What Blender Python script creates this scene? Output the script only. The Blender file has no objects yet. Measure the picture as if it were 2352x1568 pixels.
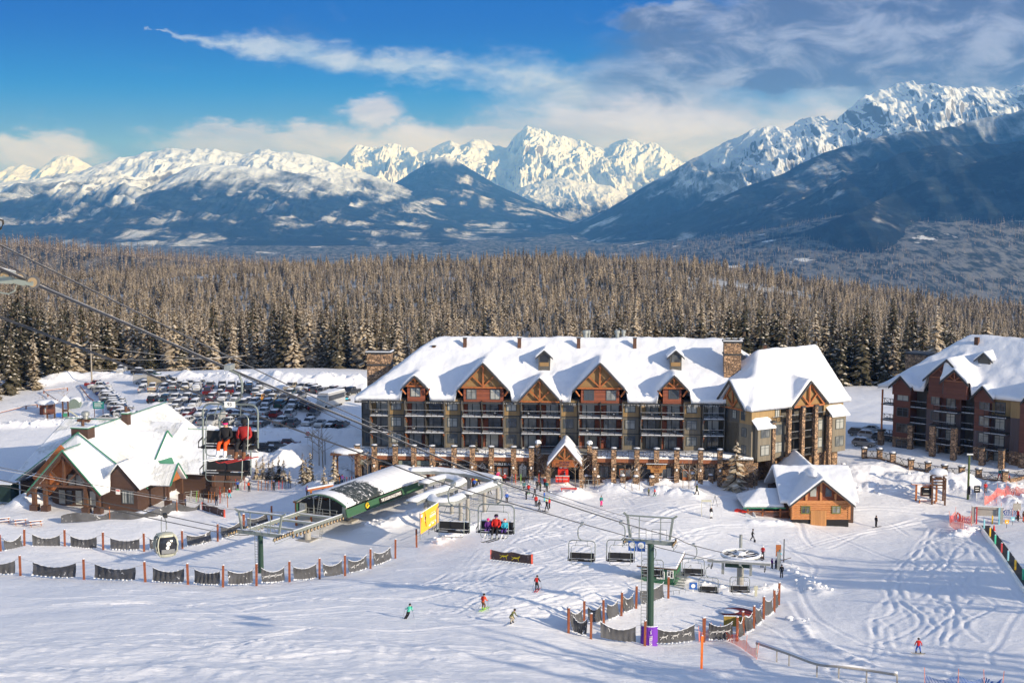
import bpy, bmesh, math, random
import numpy as np
from mathutils import Vector, Matrix
rnd = random.Random(7)
R = math.radians
sc = bpy.context.scene
COL = sc.collection
# ---------------- camera ----------------
F = 3267.0; CX = 1176.0; CY = 784.0; HC = 47.0
TH = math.atan((784 - 430) / F); ST, CT = math.sin(TH), math.cos(TH)
cam = bpy.data.cameras.new('camera'); camo = bpy.data.objects.new('camera', cam); COL.objects.link(camo)
camo.location = (0, 0, HC); camo.rotation_euler = (R(90) - TH, 0, 0)
cam.sensor_width = 36.0; cam.lens = 36.0 * F / 2352.0; cam.clip_start = 1.0; cam.clip_end = 90000.0
sc.camera = camo
# ---------------- light ----------------
SUN_EL = R(17.5); SUN_AZ = R(127.0)      # azimuth clockwise from +Y (the view direction)
sd = Vector((math.sin(SUN_AZ) * math.cos(SUN_EL), math.cos(SUN_AZ) * math.cos(SUN_EL), math.sin(SUN_EL)))
sun = bpy.data.lights.new('sun', 'SUN'); sun.energy = 3.5; sun.angle = R(0.5); sun.color = (1.0, 0.84, 0.62)
suno = bpy.data.objects.new('sun', sun); COL.objects.link(suno)
suno.rotation_euler = sd.to_track_quat('Z', 'Y').to_euler(); suno.location = (100, -80, 120)
sc.view_settings.view_transform = 'Standard'; sc.view_settings.look = 'None'
sc.view_settings.gamma = 1.0; sc.view_settings.exposure = EXPOSURE = 0.74
sc.cycles.max_bounces = 6; sc.cycles.diffuse_bounces = 3; sc.cycles.glossy_bounces = 2
sc.cycles.volume_bounces = 0; sc.cycles.transparent_max_bounces = 8

# ---------------- node helper ----------------
class N:
    def __init__(s, nt): s.nt = nt
    def n(s, t, **k):
        x = s.nt.nodes.new(t)
        for a, b in k.items():
            if a[0] == 'i' and a[1:].isdigit(): s.put(x.inputs[int(a[1:])], b)
            elif a.startswith('I_'): s.put(x.inputs[a[2:].replace('_', ' ')], b)
            else: setattr(x, a, b)
        return x
    def put(s, inp, v):
        if isinstance(v, bpy.types.NodeSocket): s.nt.links.new(v, inp)
        elif isinstance(v, (tuple, list)) and inp.type == 'RGBA' and len(v) == 3: inp.default_value = (*v, 1)
        else: inp.default_value = v
    def math(s, op, a, b=0.0, c=0.0, clamp=False):
        x = s.n('ShaderNodeMath', operation=op, use_clamp=clamp, i0=a, i1=b)
        if op in ('MULTIPLY_ADD', 'SMOOTH_MIN', 'SMOOTH_MAX'): s.put(x.inputs[2], c)
        return x.outputs[0]
    def mix(s, f, a, b, bt='MIX'):
        x = s.n('ShaderNodeMix', data_type='RGBA', blend_type=bt)
        s.put(x.inputs[0], f); s.put(x.inputs[6], a); s.put(x.inputs[7], b)
        return x.outputs[2]
    def rng(s, v, a, b, c=0.0, d=1.0, smooth=True):
        x = s.n('ShaderNodeMapRange', interpolation_type='SMOOTHSTEP' if smooth else 'LINEAR', i0=v, i1=a, i2=b, i3=c, i4=d)
        return x.outputs[0]
    def noise(s, vec, scale, detail=4, rough=0.55, dist=0.0, out=0, dim='3D'):
        x = s.n('ShaderNodeTexNoise', noise_dimensions=dim)
        if vec is not None: s.put(x.inputs['Vector'], vec)
        x.inputs['Scale'].default_value = scale; x.inputs['Detail'].default_value = detail
        x.inputs['Roughness'].default_value = rough; x.inputs['Distortion'].default_value = dist
        return x.outputs[out]
    def mapping(s, vec, loc=(0, 0, 0), rot=(0, 0, 0), sca=(1, 1, 1)):
        x = s.n('ShaderNodeMapping'); s.put(x.inputs[0], vec)
        x.inputs[1].default_value = loc; x.inputs[2].default_value = rot; x.inputs[3].default_value = sca
        return x.outputs[0]
    def bump(s, h, strength, dist):
        x = s.n('ShaderNodeBump'); s.put(x.inputs['Height'], h)
        x.inputs['Strength'].default_value = strength; x.inputs['Distance'].default_value = dist
        return x.outputs[0]
MATS = {}
def newmat(name):
    m = bpy.data.materials.new(name); m.use_nodes = True
    nt = m.node_tree; b = nt.nodes['Principled BSDF']; MATS[name] = m
    return m, N(nt), b
def mat(name, col, rough=0.7, metal=0.0, var=0.12, vs=3.0, spec=0.3, coat=0.0, bumps=0.0):
    m, g, b = newmat(name)
    b.inputs['Roughness'].default_value = rough; b.inputs['Metallic'].default_value = metal
    b.inputs['Specular IOR Level'].default_value = spec; b.inputs['Coat Weight'].default_value = coat
    tc = g.n('ShaderNodeTexCoord').outputs['Object']
    nz = g.noise(tc, vs, 5, 0.6)
    f = g.rng(nz, 0.3, 0.7, 1 - var, 1 + var, False)
    c = g.n('ShaderNodeVectorMath', operation='SCALE'); c.inputs[0].default_value = col
    g.put(c.inputs['Scale'], f); g.put(b.inputs['Base Color'], c.outputs[0])
    if bumps: g.put(b.inputs['Normal'], g.bump(g.noise(tc, vs * 6, 4), bumps, 0.05))
    return m

# ---------------- world ----------------
w = bpy.data.worlds.new('World'); sc.world = w; w.use_nodes = True
g = N(w.node_tree); bg = w.node_tree.nodes['Background']
sky = g.n('ShaderNodeTexSky', sky_type='NISHITA', sun_disc=False, sun_elevation=SUN_EL, sun_rotation=SUN_AZ,
          altitude=1200.0, air_density=1.0, dust_density=0.6, ozone_density=3.2)
hs = g.n('ShaderNodeHueSaturation'); hs.inputs['Saturation'].default_value = .76; hs.inputs['Value'].default_value = 1.0; hs.inputs['Hue'].default_value = .505
g.put(hs.inputs['Color'], sky.outputs[0])
gen = g.n('ShaderNodeTexCoord').outputs['Generated']
sp = g.n('ShaderNodeSeparateXYZ', i0=gen)
X, Y, Z = sp.outputs
az = g.math('ARCTAN2', X, Y)                       # 0 straight ahead, + to the right
el = g.math('ARCSINE', Z)
av = g.n('ShaderNodeCombineXYZ', i0=az, i1=el, i2=0.0).outputs[0]
w1 = g.noise(g.mapping(av, sca=(1, 2.2, 1)), 26.0, 6, .62); w2 = g.noise(g.mapping(av, (7, 3, 0), sca=(1, 1.6, 1)), 10.0, 6, .6)
azc = g.math('ADD', az, g.math('MULTIPLY_ADD', w2, .09, -.045)); elc = g.math('ADD', el, g.math('MULTIPLY_ADD', w1, .034, -.017))
avc = g.n('ShaderNodeCombineXYZ', i0=azc, i1=elc, i2=0.0).outputs[0]
zone = g.math('MULTIPLY', g.rng(g.math('ABSOLUTE', az), 1.1, .45), g.rng(el, .42, .16))
deep = g.mix(g.rng(el, .050, .118), (.04, 1.05, 3.3), (.0, .50, 2.5)); deep = g.mix(g.rng(el, -.01, .075), (1.25, 1.8, 2.7), deep)
skyc = g.mix(g.math('MULTIPLY', zone, 1.0), hs.outputs[0], deep)
def pxa(px, py):
    v = (CY - py) / F; d = Vector(((px - CX) / F, CT + v * ST, -ST + v * CT)).normalized()
    return math.atan2(d.x, d.y), math.asin(d.z)
def blob(cx, cy, wx, wy, rot=0.0, soft=1.0):
    a, e = pxa(cx, cy)
    m_ = g.mapping(avc, (-a, -e, 0)); m_ = g.mapping(m_, (0, 0, 0), (0, 0, rot)); m_ = g.mapping(m_, (0, 0, 0), (0, 0, 0), (F / wx, F / wy, 1))
    l = g.n('ShaderNodeVectorMath', operation='LENGTH', i0=m_).outputs['Value']
    return g.rng(l, 1.0 + soft * .5, max(0.0, 1.0 - soft), 0, 1)
def mx(*a):
    r = a[0]
    for b_ in a[1:]: r = g.math('MAXIMUM', r, b_)
    return r
n1 = g.noise(g.mapping(av, (0.3, .1, 0), (0, 0, 0), (1.0, 2.6, 1)), 9.0, 8, 0.58, 0.6)
n2 = g.noise(g.mapping(av, (5.3, 2.1, 0), (0, 0, 0), (1.0, 2.0, 1)), 22.0, 8, 0.62, 0.5)
def cloud(mask, lo, hi, nz=n1):
    return g.rng(g.math('ADD', g.math('MULTIPLY', nz, 0.62), g.math('MULTIPLY', mask, 0.62)), lo, hi, 0, 1)
def poly(pts, soft=2.1):
    out = None
    for (x0, y0, w0), (x1, y1, w1) in zip(pts[:-1], pts[1:]):
        a0, e0 = pxa(x0, y0); a1, e1 = pxa(x1, y1); dx, dy = a1 - a0, e1 - e0; L2 = dx * dx + dy * dy
        ux = g.math('SUBTRACT', azc, a0); uy = g.math('SUBTRACT', elc, e0)
        t = g.math('DIVIDE', g.math('ADD', g.math('MULTIPLY', ux, dx), g.math('MULTIPLY', uy, dy)), L2, clamp=True)
        qx = g.math('SUBTRACT', ux, g.math('MULTIPLY', t, dx)); qy = g.math('SUBTRACT', uy, g.math('MULTIPLY', t, dy))
        d = g.math('SQRT', g.math('ADD', g.math('MULTIPLY', qx, qx), g.math('MULTIPLY', qy, qy)))
        w_ = g.math('MULTIPLY_ADD', t, (w1 - w0) / F, w0 / F); v = g.math('SUBTRACT', 1.0, g.math('DIVIDE', d, g.math('MULTIPLY', w_, soft)), clamp=True)
        out = v if out is None else g.math('MAXIMUM', out, v)
    return out
streak = poly([(330, 76, 2), (400, 86, 13), (520, 100, 20), (640, 112, 28), (740, 138, 32), (900, 152, 27), (1080, 160, 32), (1220, 176, 44), (1330, 205, 36)])
_unused = (blob(470, 94, 120, 22, R(-6), .8), blob(640, 118, 170, 34, R(-9), .8), blob(880, 150, 250, 38, R(-4), .8), blob(1130, 168, 260, 50, R(-3), .8), blob(265, 68, 75, 12, R(-2), .8), blob(1260, 200, 200, 40, R(-6), .9))
low = mx(blob(1000, 330, 460, 52, 0, .9), blob(600, 330, 280, 48, 0, .9), blob(1500, 300, 420, 85, 0, .95), blob(60, 350, 160, 55, 0, .9), blob(1850, 330, 320, 90, 0, 1.0), blob(860, 262, 100, 40, R(-8), .9))
veil = mx(blob(1500, 230, 420, 110, 0, 1.0), blob(2000, 240, 460, 130, 0, 1.0))
dark = mx(blob(1960, 70, 600, 135, R(-9), .8), blob(2150, 20, 500, 120, 0, .8), blob(2250, 120, 320, 120, R(-4), .8), blob(1560, 35, 190, 38, R(-4), .9), blob(1830, 183, 330, 34, 0, .9), blob(2150, 165, 250, 50, 0, .9))
c_veil = g.math('MULTIPLY', cloud(veil, 0.45, 0.95, n1), 0.75)
c_low = g.math('MULTIPLY', cloud(low, 0.38, 0.82, n2), 0.92)
c_str = g.math('MULTIPLY', g.math('MULTIPLY', cloud(streak, 0.46, 1.02, n2), g.rng(n1, .3, .62, .5, 1.0)), 0.95)
c_drk = g.math('MULTIPLY', cloud(dark, 0.34, 0.70, n1), 0.97)
KC = .47
skyc = g.mix(c_veil, skyc, (4.4 * KC, 5.5 * KC, 8.2 * KC))
skyc = g.mix(c_low, skyc, g.mix(g.rng(n1, .35, .65), (4.9 * KC, 5.3 * KC, 7.8 * KC), (8.2 * KC, 8.4 * KC, 11.3 * KC)))
skyc = g.mix(c_str, skyc, g.mix(g.rng(n2, .3, .65), (3.6 * KC, 5.2 * KC, 8.2 * KC), (6.0 * KC, 7.0 * KC, 9.2 * KC)))
skyc = g.mix(c_drk, skyc, g.mix(g.rng(n2, .38, .68), (.9 * KC, 1.35 * KC, 3.0 * KC), (3.4 * KC, 4.1 * KC, 6.6 * KC)))
g.put(bg.inputs[0], skyc); bg.inputs[1].default_value = 0.13

# ---------------- projecting image points into the place ----------------
def P(px, py, D):
    v = (CY - py) / F
    return Vector(((px - CX) / F * D, D * (CT + v * ST), HC + D * (-ST + v * CT)))
def onz(px, py, z):
    v = (CY - py) / F
    return P(px, py, (HC - z) / (ST - v * CT))
def depth(p): return p.y * CT - (p.z - HC) * ST
def to_px(p):
    D = depth(p); up = p.y * ST + (p.z - HC) * CT
    return CX + F * p.x / D, CY - F * up / D

# ---------------- noise ----------------
def _h(ix, iy, s):
    n = (ix.astype(np.int64) * 374761393 + iy.astype(np.int64) * 668265263 + s * 2147483647) & 0x7fffffff
    n = (n ^ (n >> 13)) * 1274126177 & 0x7fffffff
    return ((n ^ (n >> 16)) & 0xffff) / 65535.0
def vn(x, y, s=0):
    ix, iy = np.floor(x), np.floor(y); fx, fy = x - ix, y - iy
    fx = fx * fx * fx * (fx * (fx * 6 - 15) + 10); fy = fy * fy * fy * (fy * (fy * 6 - 15) + 10)
    a = _h(ix, iy, s) * (1 - fx) + _h(ix + 1, iy, s) * fx
    b = _h(ix, iy + 1, s) * (1 - fx) + _h(ix + 1, iy + 1, s) * fx
    return a * (1 - fy) + b * fy
def fbm(x, y, o=5, s=0, g_=0.5):
    t = 0; a = 1.0; tot = 0
    for i in range(o):
        t = t + a * (vn(x, y, s + i * 17) - .5) * 2; tot += a; a *= g_; x = x * 2.03 + 13.7; y = y * 2.03 + 7.3
    return t / tot
def ridged(x, y, o=5, s=0, g_=0.55):
    t = 0; a = 1.0; tot = 0
    for i in range(o):
        t = t + a * (1 - np.abs(vn(x, y, s + i * 31) * 2 - 1)); tot += a; a *= g_; x = x * 2.07 + 3.1; y = y * 2.07 + 9.2
    return t / tot
def sstep(a, b, x):
    t = np.clip((x - a) / (b - a), 0, 1); return t * t * (3 - 2 * t)

# ---------------- terrain ----------------
_c = [(-700,1108,-.9),(800,1108,-1.3),(1000,1108,-1.4),(1200,1108,-1.4),(1400,1108,-1.4),(1650,1108,-1.5),(1240,1176,-2),(1380,1163,-2.4),(1600,1140,-1.5),
 (1730,1242,-4),(2012,1207,-4.6),(1880,1207,-4.2),(1800,1312,-3.6),(1700,1345,-2.2),(1520,1341,-1.4),(1233,1357,2.3),(935,1423,2.6),(1110,1400,2.8),
 (1176,1430,3.2),(1490,1478,.6),(1330,1450,1.8),(2107,1500,.6),(1700,1500,.8),(0,1568,6.5),(600,1568,6.8),(1176,1568,6.6),(1800,1568,3.4),(2352,1568,2.2),
 (0,1340,0),(300,1332,0),(600,1316,-.8),(950,1255,-2.4),(0,1262,-2.2),(330,1272,-3),(500,1225,-3.2),(240,1275,-3),(250,1190,-2),(60,1180,-2),(420,1165,-3),(600,1120,-3.4),(800,1180,-3),(758,1256,-3.6),(870,1215,-3.4),
 (1000,1200,-2.8),(1176,1280,-1.2),(1000,1330,.4),(300,1420,2.6),(700,1480,4.6),(1400,1260,-1.8),(1400,1340,.8),
 (120,890,3.0),(450,865,4),(830,885,4),(800,970,2),(450,985,2),(100,960,1.5),(0,1010,0),(600,1040,-1.2),(760,1040,-1.6),(0,1090,-2),(700,1110,-3),
 (2060,1045,.6),(2350,1110,-.8),(2100,1152,-3.4),(2350,1150,-3),(2352,1250,-2.4),(2280,1330,-1),(2352,1420,1),(1990,990,1.0),(2000,1080,-1),(1950,1120,-2.4),(2250,1110,-1.6),
 (-300,1300,0),(-300,1100,-2),(-300,1568,7),(2700,1300,-1),(2700,1568,3),(2700,1100,0),(-300,900,4),(2700,950,2),(1200,950,0),(1200,890,0),(1700,890,0)]
_P = np.array([(p.x, p.y, p.z) for p in (onz(*c) for c in _c)])
_P = np.vstack([_P, [(-140, 60, 24), (0, 60, 24), (140, 60, 17), (-140, 20, 36), (0, 20, 36), (140, 20, 28), (-300, 150, 2), (300, 150, 2), (-300, 330, 3), (300, 330, -2)]])
def _U(d2): return np.where(d2 > 1e-9, d2 * np.log(d2 + 1e-12), 0)
_n = len(_P); _xy = _P[:, :2] / 100.0
_K = _U(((_xy[:, None] - _xy[None]) ** 2).sum(-1)) + np.eye(_n) * 0.004
_A = np.zeros((_n + 3, _n + 3)); _A[:_n, :_n] = _K; _A[:_n, _n] = 1; _A[:_n, _n + 1:] = _xy; _A[_n:, :_n] = _A[:_n, _n:].T
_W = np.linalg.solve(_A, np.concatenate([_P[:, 2], np.zeros(3)]))
def tps(x, y):
    x = np.clip(x, -300, 300) / 100.0; y = np.clip(y, 15, 345) / 100.0
    out = _W[_n] + _W[_n + 1] * x + _W[_n + 2] * y
    for i in range(_n): out = out + _W[i] * _U((x - _xy[i, 0]) ** 2 + (y - _xy[i, 1]) ** 2)
    return out
_yk = [0, 330, 360, 420, 520, 700, 900, 1100, 1300, 1500, 1700, 2100, 3000, 5000, 7000, 60000]
_zk = [2, 2, 0, -9, -17, -26, -34, -39, -41, -44, -62, -130, -300, -430, -450, -450]
def far_z(x, y):
    z = np.interp(y, _yk, _zk) + (4 + 9 * np.exp(-((x / np.maximum(y, 1) - .04) / .13) ** 2)) * sstep(800, 1450, y) * (1 - sstep(1600, 2000, y))
    r = sstep(0.10, .38, x / np.maximum(y, 1)) * sstep(500, 1400, y) * (1 - sstep(2500, 6000, y))
    l = sstep(.12, .34, -x / np.maximum(y, 1)) * sstep(500, 1400, y) * (1 - sstep(1800, 3000, y))
    hb = sstep(-45, -20, x) * sstep(350, 400, y) * (1 - sstep(600, 900, y))
    a_ = x / np.maximum(y, 1)
    z = z + sstep(.0, .36, a_) * sstep(4800, 8600, y) * 470
    z = z + np.interp(a_, [-.5, -.36, -.33, -.26, -.146, -.08, -.02], [235, 225, 222, 200, 165, 80, 0]) * np.exp(-((y - 3000) / 520.) ** 2)
    return z - 44 * r - 7 * l - 5 * hb + 5 * fbm(x / 300 + 3, y / 300, 3, 5) * sstep(400, 900, y) * (1 - sstep(2500, 6000, y))
BANKS = []   # (points, width, height)
def bank(pts, w_, h_, flat=0.0): BANKS.append((np.array(pts, float), w_, h_, flat))
def seg_d(x, y, pts):
    best = np.full(x.shape, 1e9); 
    for a, b in zip(pts[:-1], pts[1:]):
        ab = b - a; L = (ab ** 2).sum() + 1e-9
        t = np.clip(((x - a[0]) * ab[0] + (y - a[1]) * ab[1]) / L, 0, 1)
        best = np.minimum(best, (x - a[0] - t * ab[0]) ** 2 + (y - a[1] - t * ab[1]) ** 2)
    return np.sqrt(best)
def GZ0(x, y):
    x = np.asarray(x, float); y = np.asarray(y, float)
    t = sstep(325, 372, y + 8 * np.sin(x / 23))
    return tps(x, y) * (1 - t) + far_z(x, y) * t
def bank_z(x, y):
    z = np.zeros(np.shape(x))
    for pts, w_, h_, fl in BANKS:
        lo = pts.min(0) - 3.2 * w_; hi = pts.max(0) + 3.2 * w_
        m = (x > lo[0]) & (x < hi[0]) & (y > lo[1]) & (y < hi[1])
        if not m.any(): continue
        xs, ys = x[m], y[m]
        d = seg_d(xs, ys, pts) / w_
        r = .72 + .5 * fbm(xs / (w_ * 1.1) + 5, ys / (w_ * 1.1), 3, 3) + .16 * fbm(xs * 1.6 / w_ * 2, ys * 1.6 / w_ * 2, 3, 9)
        z[m] = np.maximum(z[m], h_ * np.exp(-d * d * 1.4) * r)
    return z
def gz(x, y):
    xa, ya = np.array([float(x)]), np.array([float(y)])
    return float((GZ0(xa, ya) + bank_z(xa, ya))[0])
def G(px, py, base=None):
    z = -2.0 if base is None else base
    for _ in range(30):
        p = onz(px, py, z); z2 = float(GZ0([p.x], [p.y])[0])
        if abs(z2 - z) < .005: break
        z += (z2 - z) * .7
    p = onz(px, py, z2); p.z = gz(p.x, p.y) if base is None else p.z
    return p
def bankpx(pp, w_, h_): bank([tuple(G(a, b, 0).xy) for a, b in pp], w_, h_)
bankpx([(90, 882), (160, 870), (260, 866), (330, 866)], 3.2, 1.8)
bankpx([(430, 868), (560, 870), (660, 876), (700, 878)], 3.6, 2.0)
bankpx([(640, 884), (700, 888), (760, 886), (835, 892)], 4.5, 3.4)
bankpx([(330, 905), (480, 903), (640, 908)], 1.6, 1.0)
bankpx([(360, 944), (520, 942), (720, 936)], 1.6, .9)
bankpx([(360, 928), (520, 925), (700, 924)], 1.2, .6)
bankpx([(0, 980), (90, 976), (180, 968), (300, 968)], 1.6, 1.2)
bankpx([(470, 988), (600, 990), (820, 997)], 1.8, 1.1)
bankpx([(160, 925), (240, 940)], 1.5, 1.2)
bankpx([(600, 1075), (640, 1080), (690, 1060)], 5.0, 4.2)
bankpx([(620, 1092), (740, 1090), (800, 1092)], 1.6, 1.3)
bankpx([(560, 1096), (640, 1100)], 1.5, 1.0)
bankpx([(330, 1142), (370, 1140), (410, 1125)], 2.6, 1.9)
bankpx([(60, 1160), (110, 1150)], 2.6, 2.0)
bankpx([(395, 1180), (330, 1186)], 2.0, 1.2)
bankpx([(2050, 1100), (2160, 1112), (2260, 1112), (2352, 1120)], 2.6, 1.6)
bankpx([(1960, 1118), (2060, 1128), (2180, 1120), (2352, 1138)], 1.8, 1.3)
bankpx([(1960, 1085), (2010, 1080)], 5.0, 1.6)
bankpx([(1500, 1128), (1545, 1132), (1590, 1136)], 2.0, 1.2)
bankpx([(1400, 1124), (1460, 1126)], 2.0, 1.3)
bankpx([(1290, 1138), (1330, 1134)], 2.2, 1.0)
bankpx([(1400, 1108), (1500, 1110), (1600, 1112), (1700, 1112)], 1.0, .9)
bankpx([(1230, 1106), (1290, 1112)], 1.4, 1.0)
bankpx([(700, 1120), (760, 1135)], 2.0, 1.3)
bankpx([(1000, 1245), (1110, 1200)], 1.2, .6)
bankpx([(1560, 1340), (1680, 1360), (1780, 1350)], 1.6, .7)
bankpx([(1800, 1300), (1850, 1330), (1880, 1360)], 1.6, .6)
bankpx([(1730, 1200), (1810, 1206)], 1.0, .6)
bankpx([(2190, 1230), (2240, 1215)], 1.4, .9)
bankpx([(0, 1500), (500, 1490), (1000, 1500), (1300, 1520)], 5.0, .5)
bankpx([(0, 1560), (400, 1545), (900, 1565)], 4.4, .5)
bankpx([(1500, 1545), (1700, 1552), (1900, 1568)], 4.5, .6)
bankpx([(850, 1215), (960, 1190)], 3.0, 1.5)
bankpx([(1830, 1420), (1870, 1470), (2000, 1530)], .9, .35)
# ---------------- mesh helpers ----------------
def mesh_obj(name, verts, faces, mats, idx=None, smooth=False, parent=None, link=True):
    me = bpy.data.meshes.new(name); me.from_pydata([tuple(v) for v in verts], [], faces)
    for m in (mats if isinstance(mats, (list, tuple)) else [mats]): me.materials.append(m)
    if idx is not None: me.polygons.foreach_set('material_index', np.array(idx, dtype=np.int32))
    if smooth: me.polygons.foreach_set('use_smooth', np.ones(len(me.polygons), dtype=bool))
    me.update()
    o = bpy.data.objects.new(name, me)
    if link: COL.objects.link(o)
    if parent is not None: o.parent = parent
    return o
def grid_obj(name, X, Y, Zz, mats, smooth=True):
    nv, nu = X.shape
    me = bpy.data.meshes.new(name)
    co = np.stack([X, Y, Zz], -1).reshape(-1, 3).astype(np.float32)
    i = np.arange(nv * nu, dtype=np.int32).reshape(nv, nu)
    f = np.stack([i[:-1, :-1], i[:-1, 1:], i[1:, 1:], i[1:, :-1]], -1).reshape(-1, 4)
    me.vertices.add(len(co)); me.vertices.foreach_set('co', co.ravel())
    me.loops.add(f.size); me.loops.foreach_set('vertex_index', f.ravel())
    me.polygons.add(len(f)); me.polygons.foreach_set('loop_start', np.arange(0, f.size, 4, dtype=np.int32))
    me.polygons.foreach_set('loop_total', np.full(len(f), 4, dtype=np.int32))
    me.polygons.foreach_set('use_smooth', np.full(len(f), smooth, dtype=bool))
    me.update(calc_edges=True); me.materials.append(mats)
    o = bpy.data.objects.new(name, me); COL.objects.link(o)
    return o
def tag(o, label=None, cat=None, group=None, kind=None):
    if label: o['label'] = label
    if cat: o['category'] = cat
    if group: o['group'] = group
    if kind: o['kind'] = kind
    return o
def thing(name, label, cat, loc=(0, 0, 0), rz=0.0, group=None):
    o = bpy.data.objects.new(name, None); COL.objects.link(o)
    o.empty_display_size = .3; o.location = loc; o.rotation_euler = (0, 0, rz)
    return tag(o, label, cat, group)
def kids(o): return [c for c in bpy.data.objects if c.parent is o]
_KC = {}
def copy_tree(o, parent=None):
    if o.name not in _KC: _KC[o.name] = kids(o)
    c = o.copy(); COL.objects.link(c); c.parent = parent
    for ch in _KC[o.name]: copy_tree(ch, c)
    return c

# ---------------- snow and terrain materials ----------------
def snow_mat(name, fine=1.0, tint=(.86, .88, .92), bs=0.35):
    m, g, b = newmat(name)
    pos = g.n('ShaderNodeNewGeometry').outputs['Position']
    n = g.noise(pos, .25 * fine, 6, .6); c = g.mix(g.rng(n, .3, .7), tuple(t * .95 for t in tint), tint)
    g.put(b.inputs['Base Color'], c); b.inputs['Roughness'].default_value = .65; b.inputs['Specular IOR Level'].default_value = .25
    h = g.math('ADD', g.math('MULTIPLY', g.noise(pos, 1.1 * fine, 5, .65), 1.0), g.math('MULTIPLY', g.noise(pos, 6 * fine, 3, .6), .25))
    g.put(b.inputs['Normal'], g.bump(h, bs, .5 / fine))
    return m
SNOW = snow_mat('snow_roof', 1.0, (.75, .78, .84), bs=.22)
SNOWR = snow_mat('snow_rough', 1.6, bs=.45)
def ground_material():
    m, g, b = newmat('snow_ground')
    pos = g.n('ShaderNodeNewGeometry').outputs['Position']
    sp = g.n('ShaderNodeSeparateXYZ', i0=pos); x, y, z = sp.outputs
    n = g.noise(pos, .06, 6, .6)
    snow = g.mix(g.rng(n, .3, .7), (.82, .84, .89), (.88, .89, .92))
    b.inputs['Roughness'].default_value = .6; b.inputs['Specular IOR Level'].default_value = .3
    dirt = g.mix(g.rng(g.noise(pos, .9, 5, .7), .45, .62), (.80, .82, .88), (.60, .56, .52))
    road = g.rng(g.noise(pos, .02, 3), .52, .62)
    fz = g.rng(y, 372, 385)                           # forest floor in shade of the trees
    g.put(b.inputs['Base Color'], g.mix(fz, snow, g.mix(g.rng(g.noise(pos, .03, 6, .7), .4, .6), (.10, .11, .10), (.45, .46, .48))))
    st = g.mapping(pos, rot=(0, 0, R(-22)), sca=(.35, 2.2, 1))
    h = g.math('ADD', g.math('MULTIPLY', g.noise(pos, .9, 6, .66, .4), .8), g.math('MULTIPLY', g.noise(st, 1.2, 5, .6, .5), .8))
    h = g.math('ADD', h, g.math('MULTIPLY', g.noise(pos, 5, 3, .6), .12))
    gx_ = g.math('ADD', x, g.math('MULTIPLY', y, -.28)); wv = g.math('SINE', g.math('ADD', g.math('MULTIPLY', gx_, 2.6), g.math('MULTIPLY', g.noise(pos, .12, 3), 5.0)))
    h = g.math('ADD', h, g.math('MULTIPLY', g.math('MULTIPLY', wv, .035), g.math('MULTIPLY', g.rng(x, 28, 42), g.rng(y, 215, 190))))
    sc_ = g.noise(g.mapping(pos, rot=(0, 0, R(35)), sca=(.5, 3.0, 1)), 2.6, 4, .7, .3); h = g.math('ADD', h, g.math('MULTIPLY', sc_, .35))
    g.put(b.inputs['Normal'], g.bump(h, .6, .26))
    return m
GM = ground_material()
# ---------------- ground ----------------
def axis(*segs):
    out = [segs[0][0]]
    for a, b, s in segs: out += list(np.linspace(a, b, max(2, int(round((b - a) / s)) + 1))[1:])
    return np.array(out)
xs = axis((-900, -300, 20), (-300, -135, 3), (-135, -95, .8), (-95, 95, .26), (95, 135, .8), (135, 300, 3), (300, 900, 20))
ys = axis((-30, 90, 4), (90, 108, .8), (108, 250, .26), (250, 345, .6), (345, 400, 3), (400, 2400, 20))
GX, GY = np.meshgrid(xs, ys); GZv = GZ0(GX, GY); bz = bank_z(GX, GY); GZv = GZv + bz
near = 1 - sstep(330, 345, GY)
GZv += near * .14 * fbm(GX / 5.5, GY / 5.5, 4, 1) + near * .30 * fbm(GX / 16 + 4, GY / 16, 3, 2)
# chopped snow in the foreground and on the banks
ch = (1 - sstep(118, 150, GY)) * (1 - sstep(30, 60, GX)) 
GZv += ch * (.16 * fbm(GX / 6 + 9, GY / 2.0, 4, 44) + .16 * np.maximum(0, fbm(GX / 1.5, GY / .9, 4, 41)) )
GZv += np.clip(bz, 0, 1) * (.20 * np.abs(fbm(GX / 1.1, GY / 1.1, 3, 22)) + .34 * fbm(GX / 2.6 + 9, GY / 2.6, 3, 23))
i0, i1 = np.searchsorted(xs, -95), np.searchsorted(xs, 95); j0, j1 = np.searchsorted(ys, 108), np.searchsorted(ys, 250)
def carve(pts, wd=.24, dep=.055, twin=0):
    """press one ski or snowboard track into the snow along a polyline"""
    pts = np.array(pts); d = np.r_[0, np.cumsum(np.hypot(*np.diff(pts, axis=0).T))]
    s = np.arange(0, d[-1], .13); px_ = np.interp(s, d, pts[:, 0]); py_ = np.interp(s, d, pts[:, 1])
    acc = {}
    for dx in range(-4, 5):
        for dy in range(-4, 5):
            ix = np.round((px_ + 95) / .26).astype(int) + i0 + dx; iy = np.round((py_ - 108) / .26).astype(int) + j0 + dy
            ok = (ix > i0) & (ix < i1 - 1) & (iy > j0) & (iy < j1 - 1)
            ix, iy = ix[ok], iy[ok]; r = np.hypot(xs[ix] - px_[ok], ys[iy] - py_[ok])
            k = iy * len(xs) + ix
            o = np.argsort(r)[::-1]
            acc_r[k[o]] = np.minimum(acc_r[k[o]], r[o])
    m = acc_r < .95; rr = acc_r[m]
    Gf[m] += -dep * np.exp(-(rr / wd) ** 2) + dep * .75 * np.exp(-((rr - .52) / .2) ** 2)
    acc_r[m] = 9
Gf = GZv.ravel(); acc_r = np.full(Gf.shape, 9.0)
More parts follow.
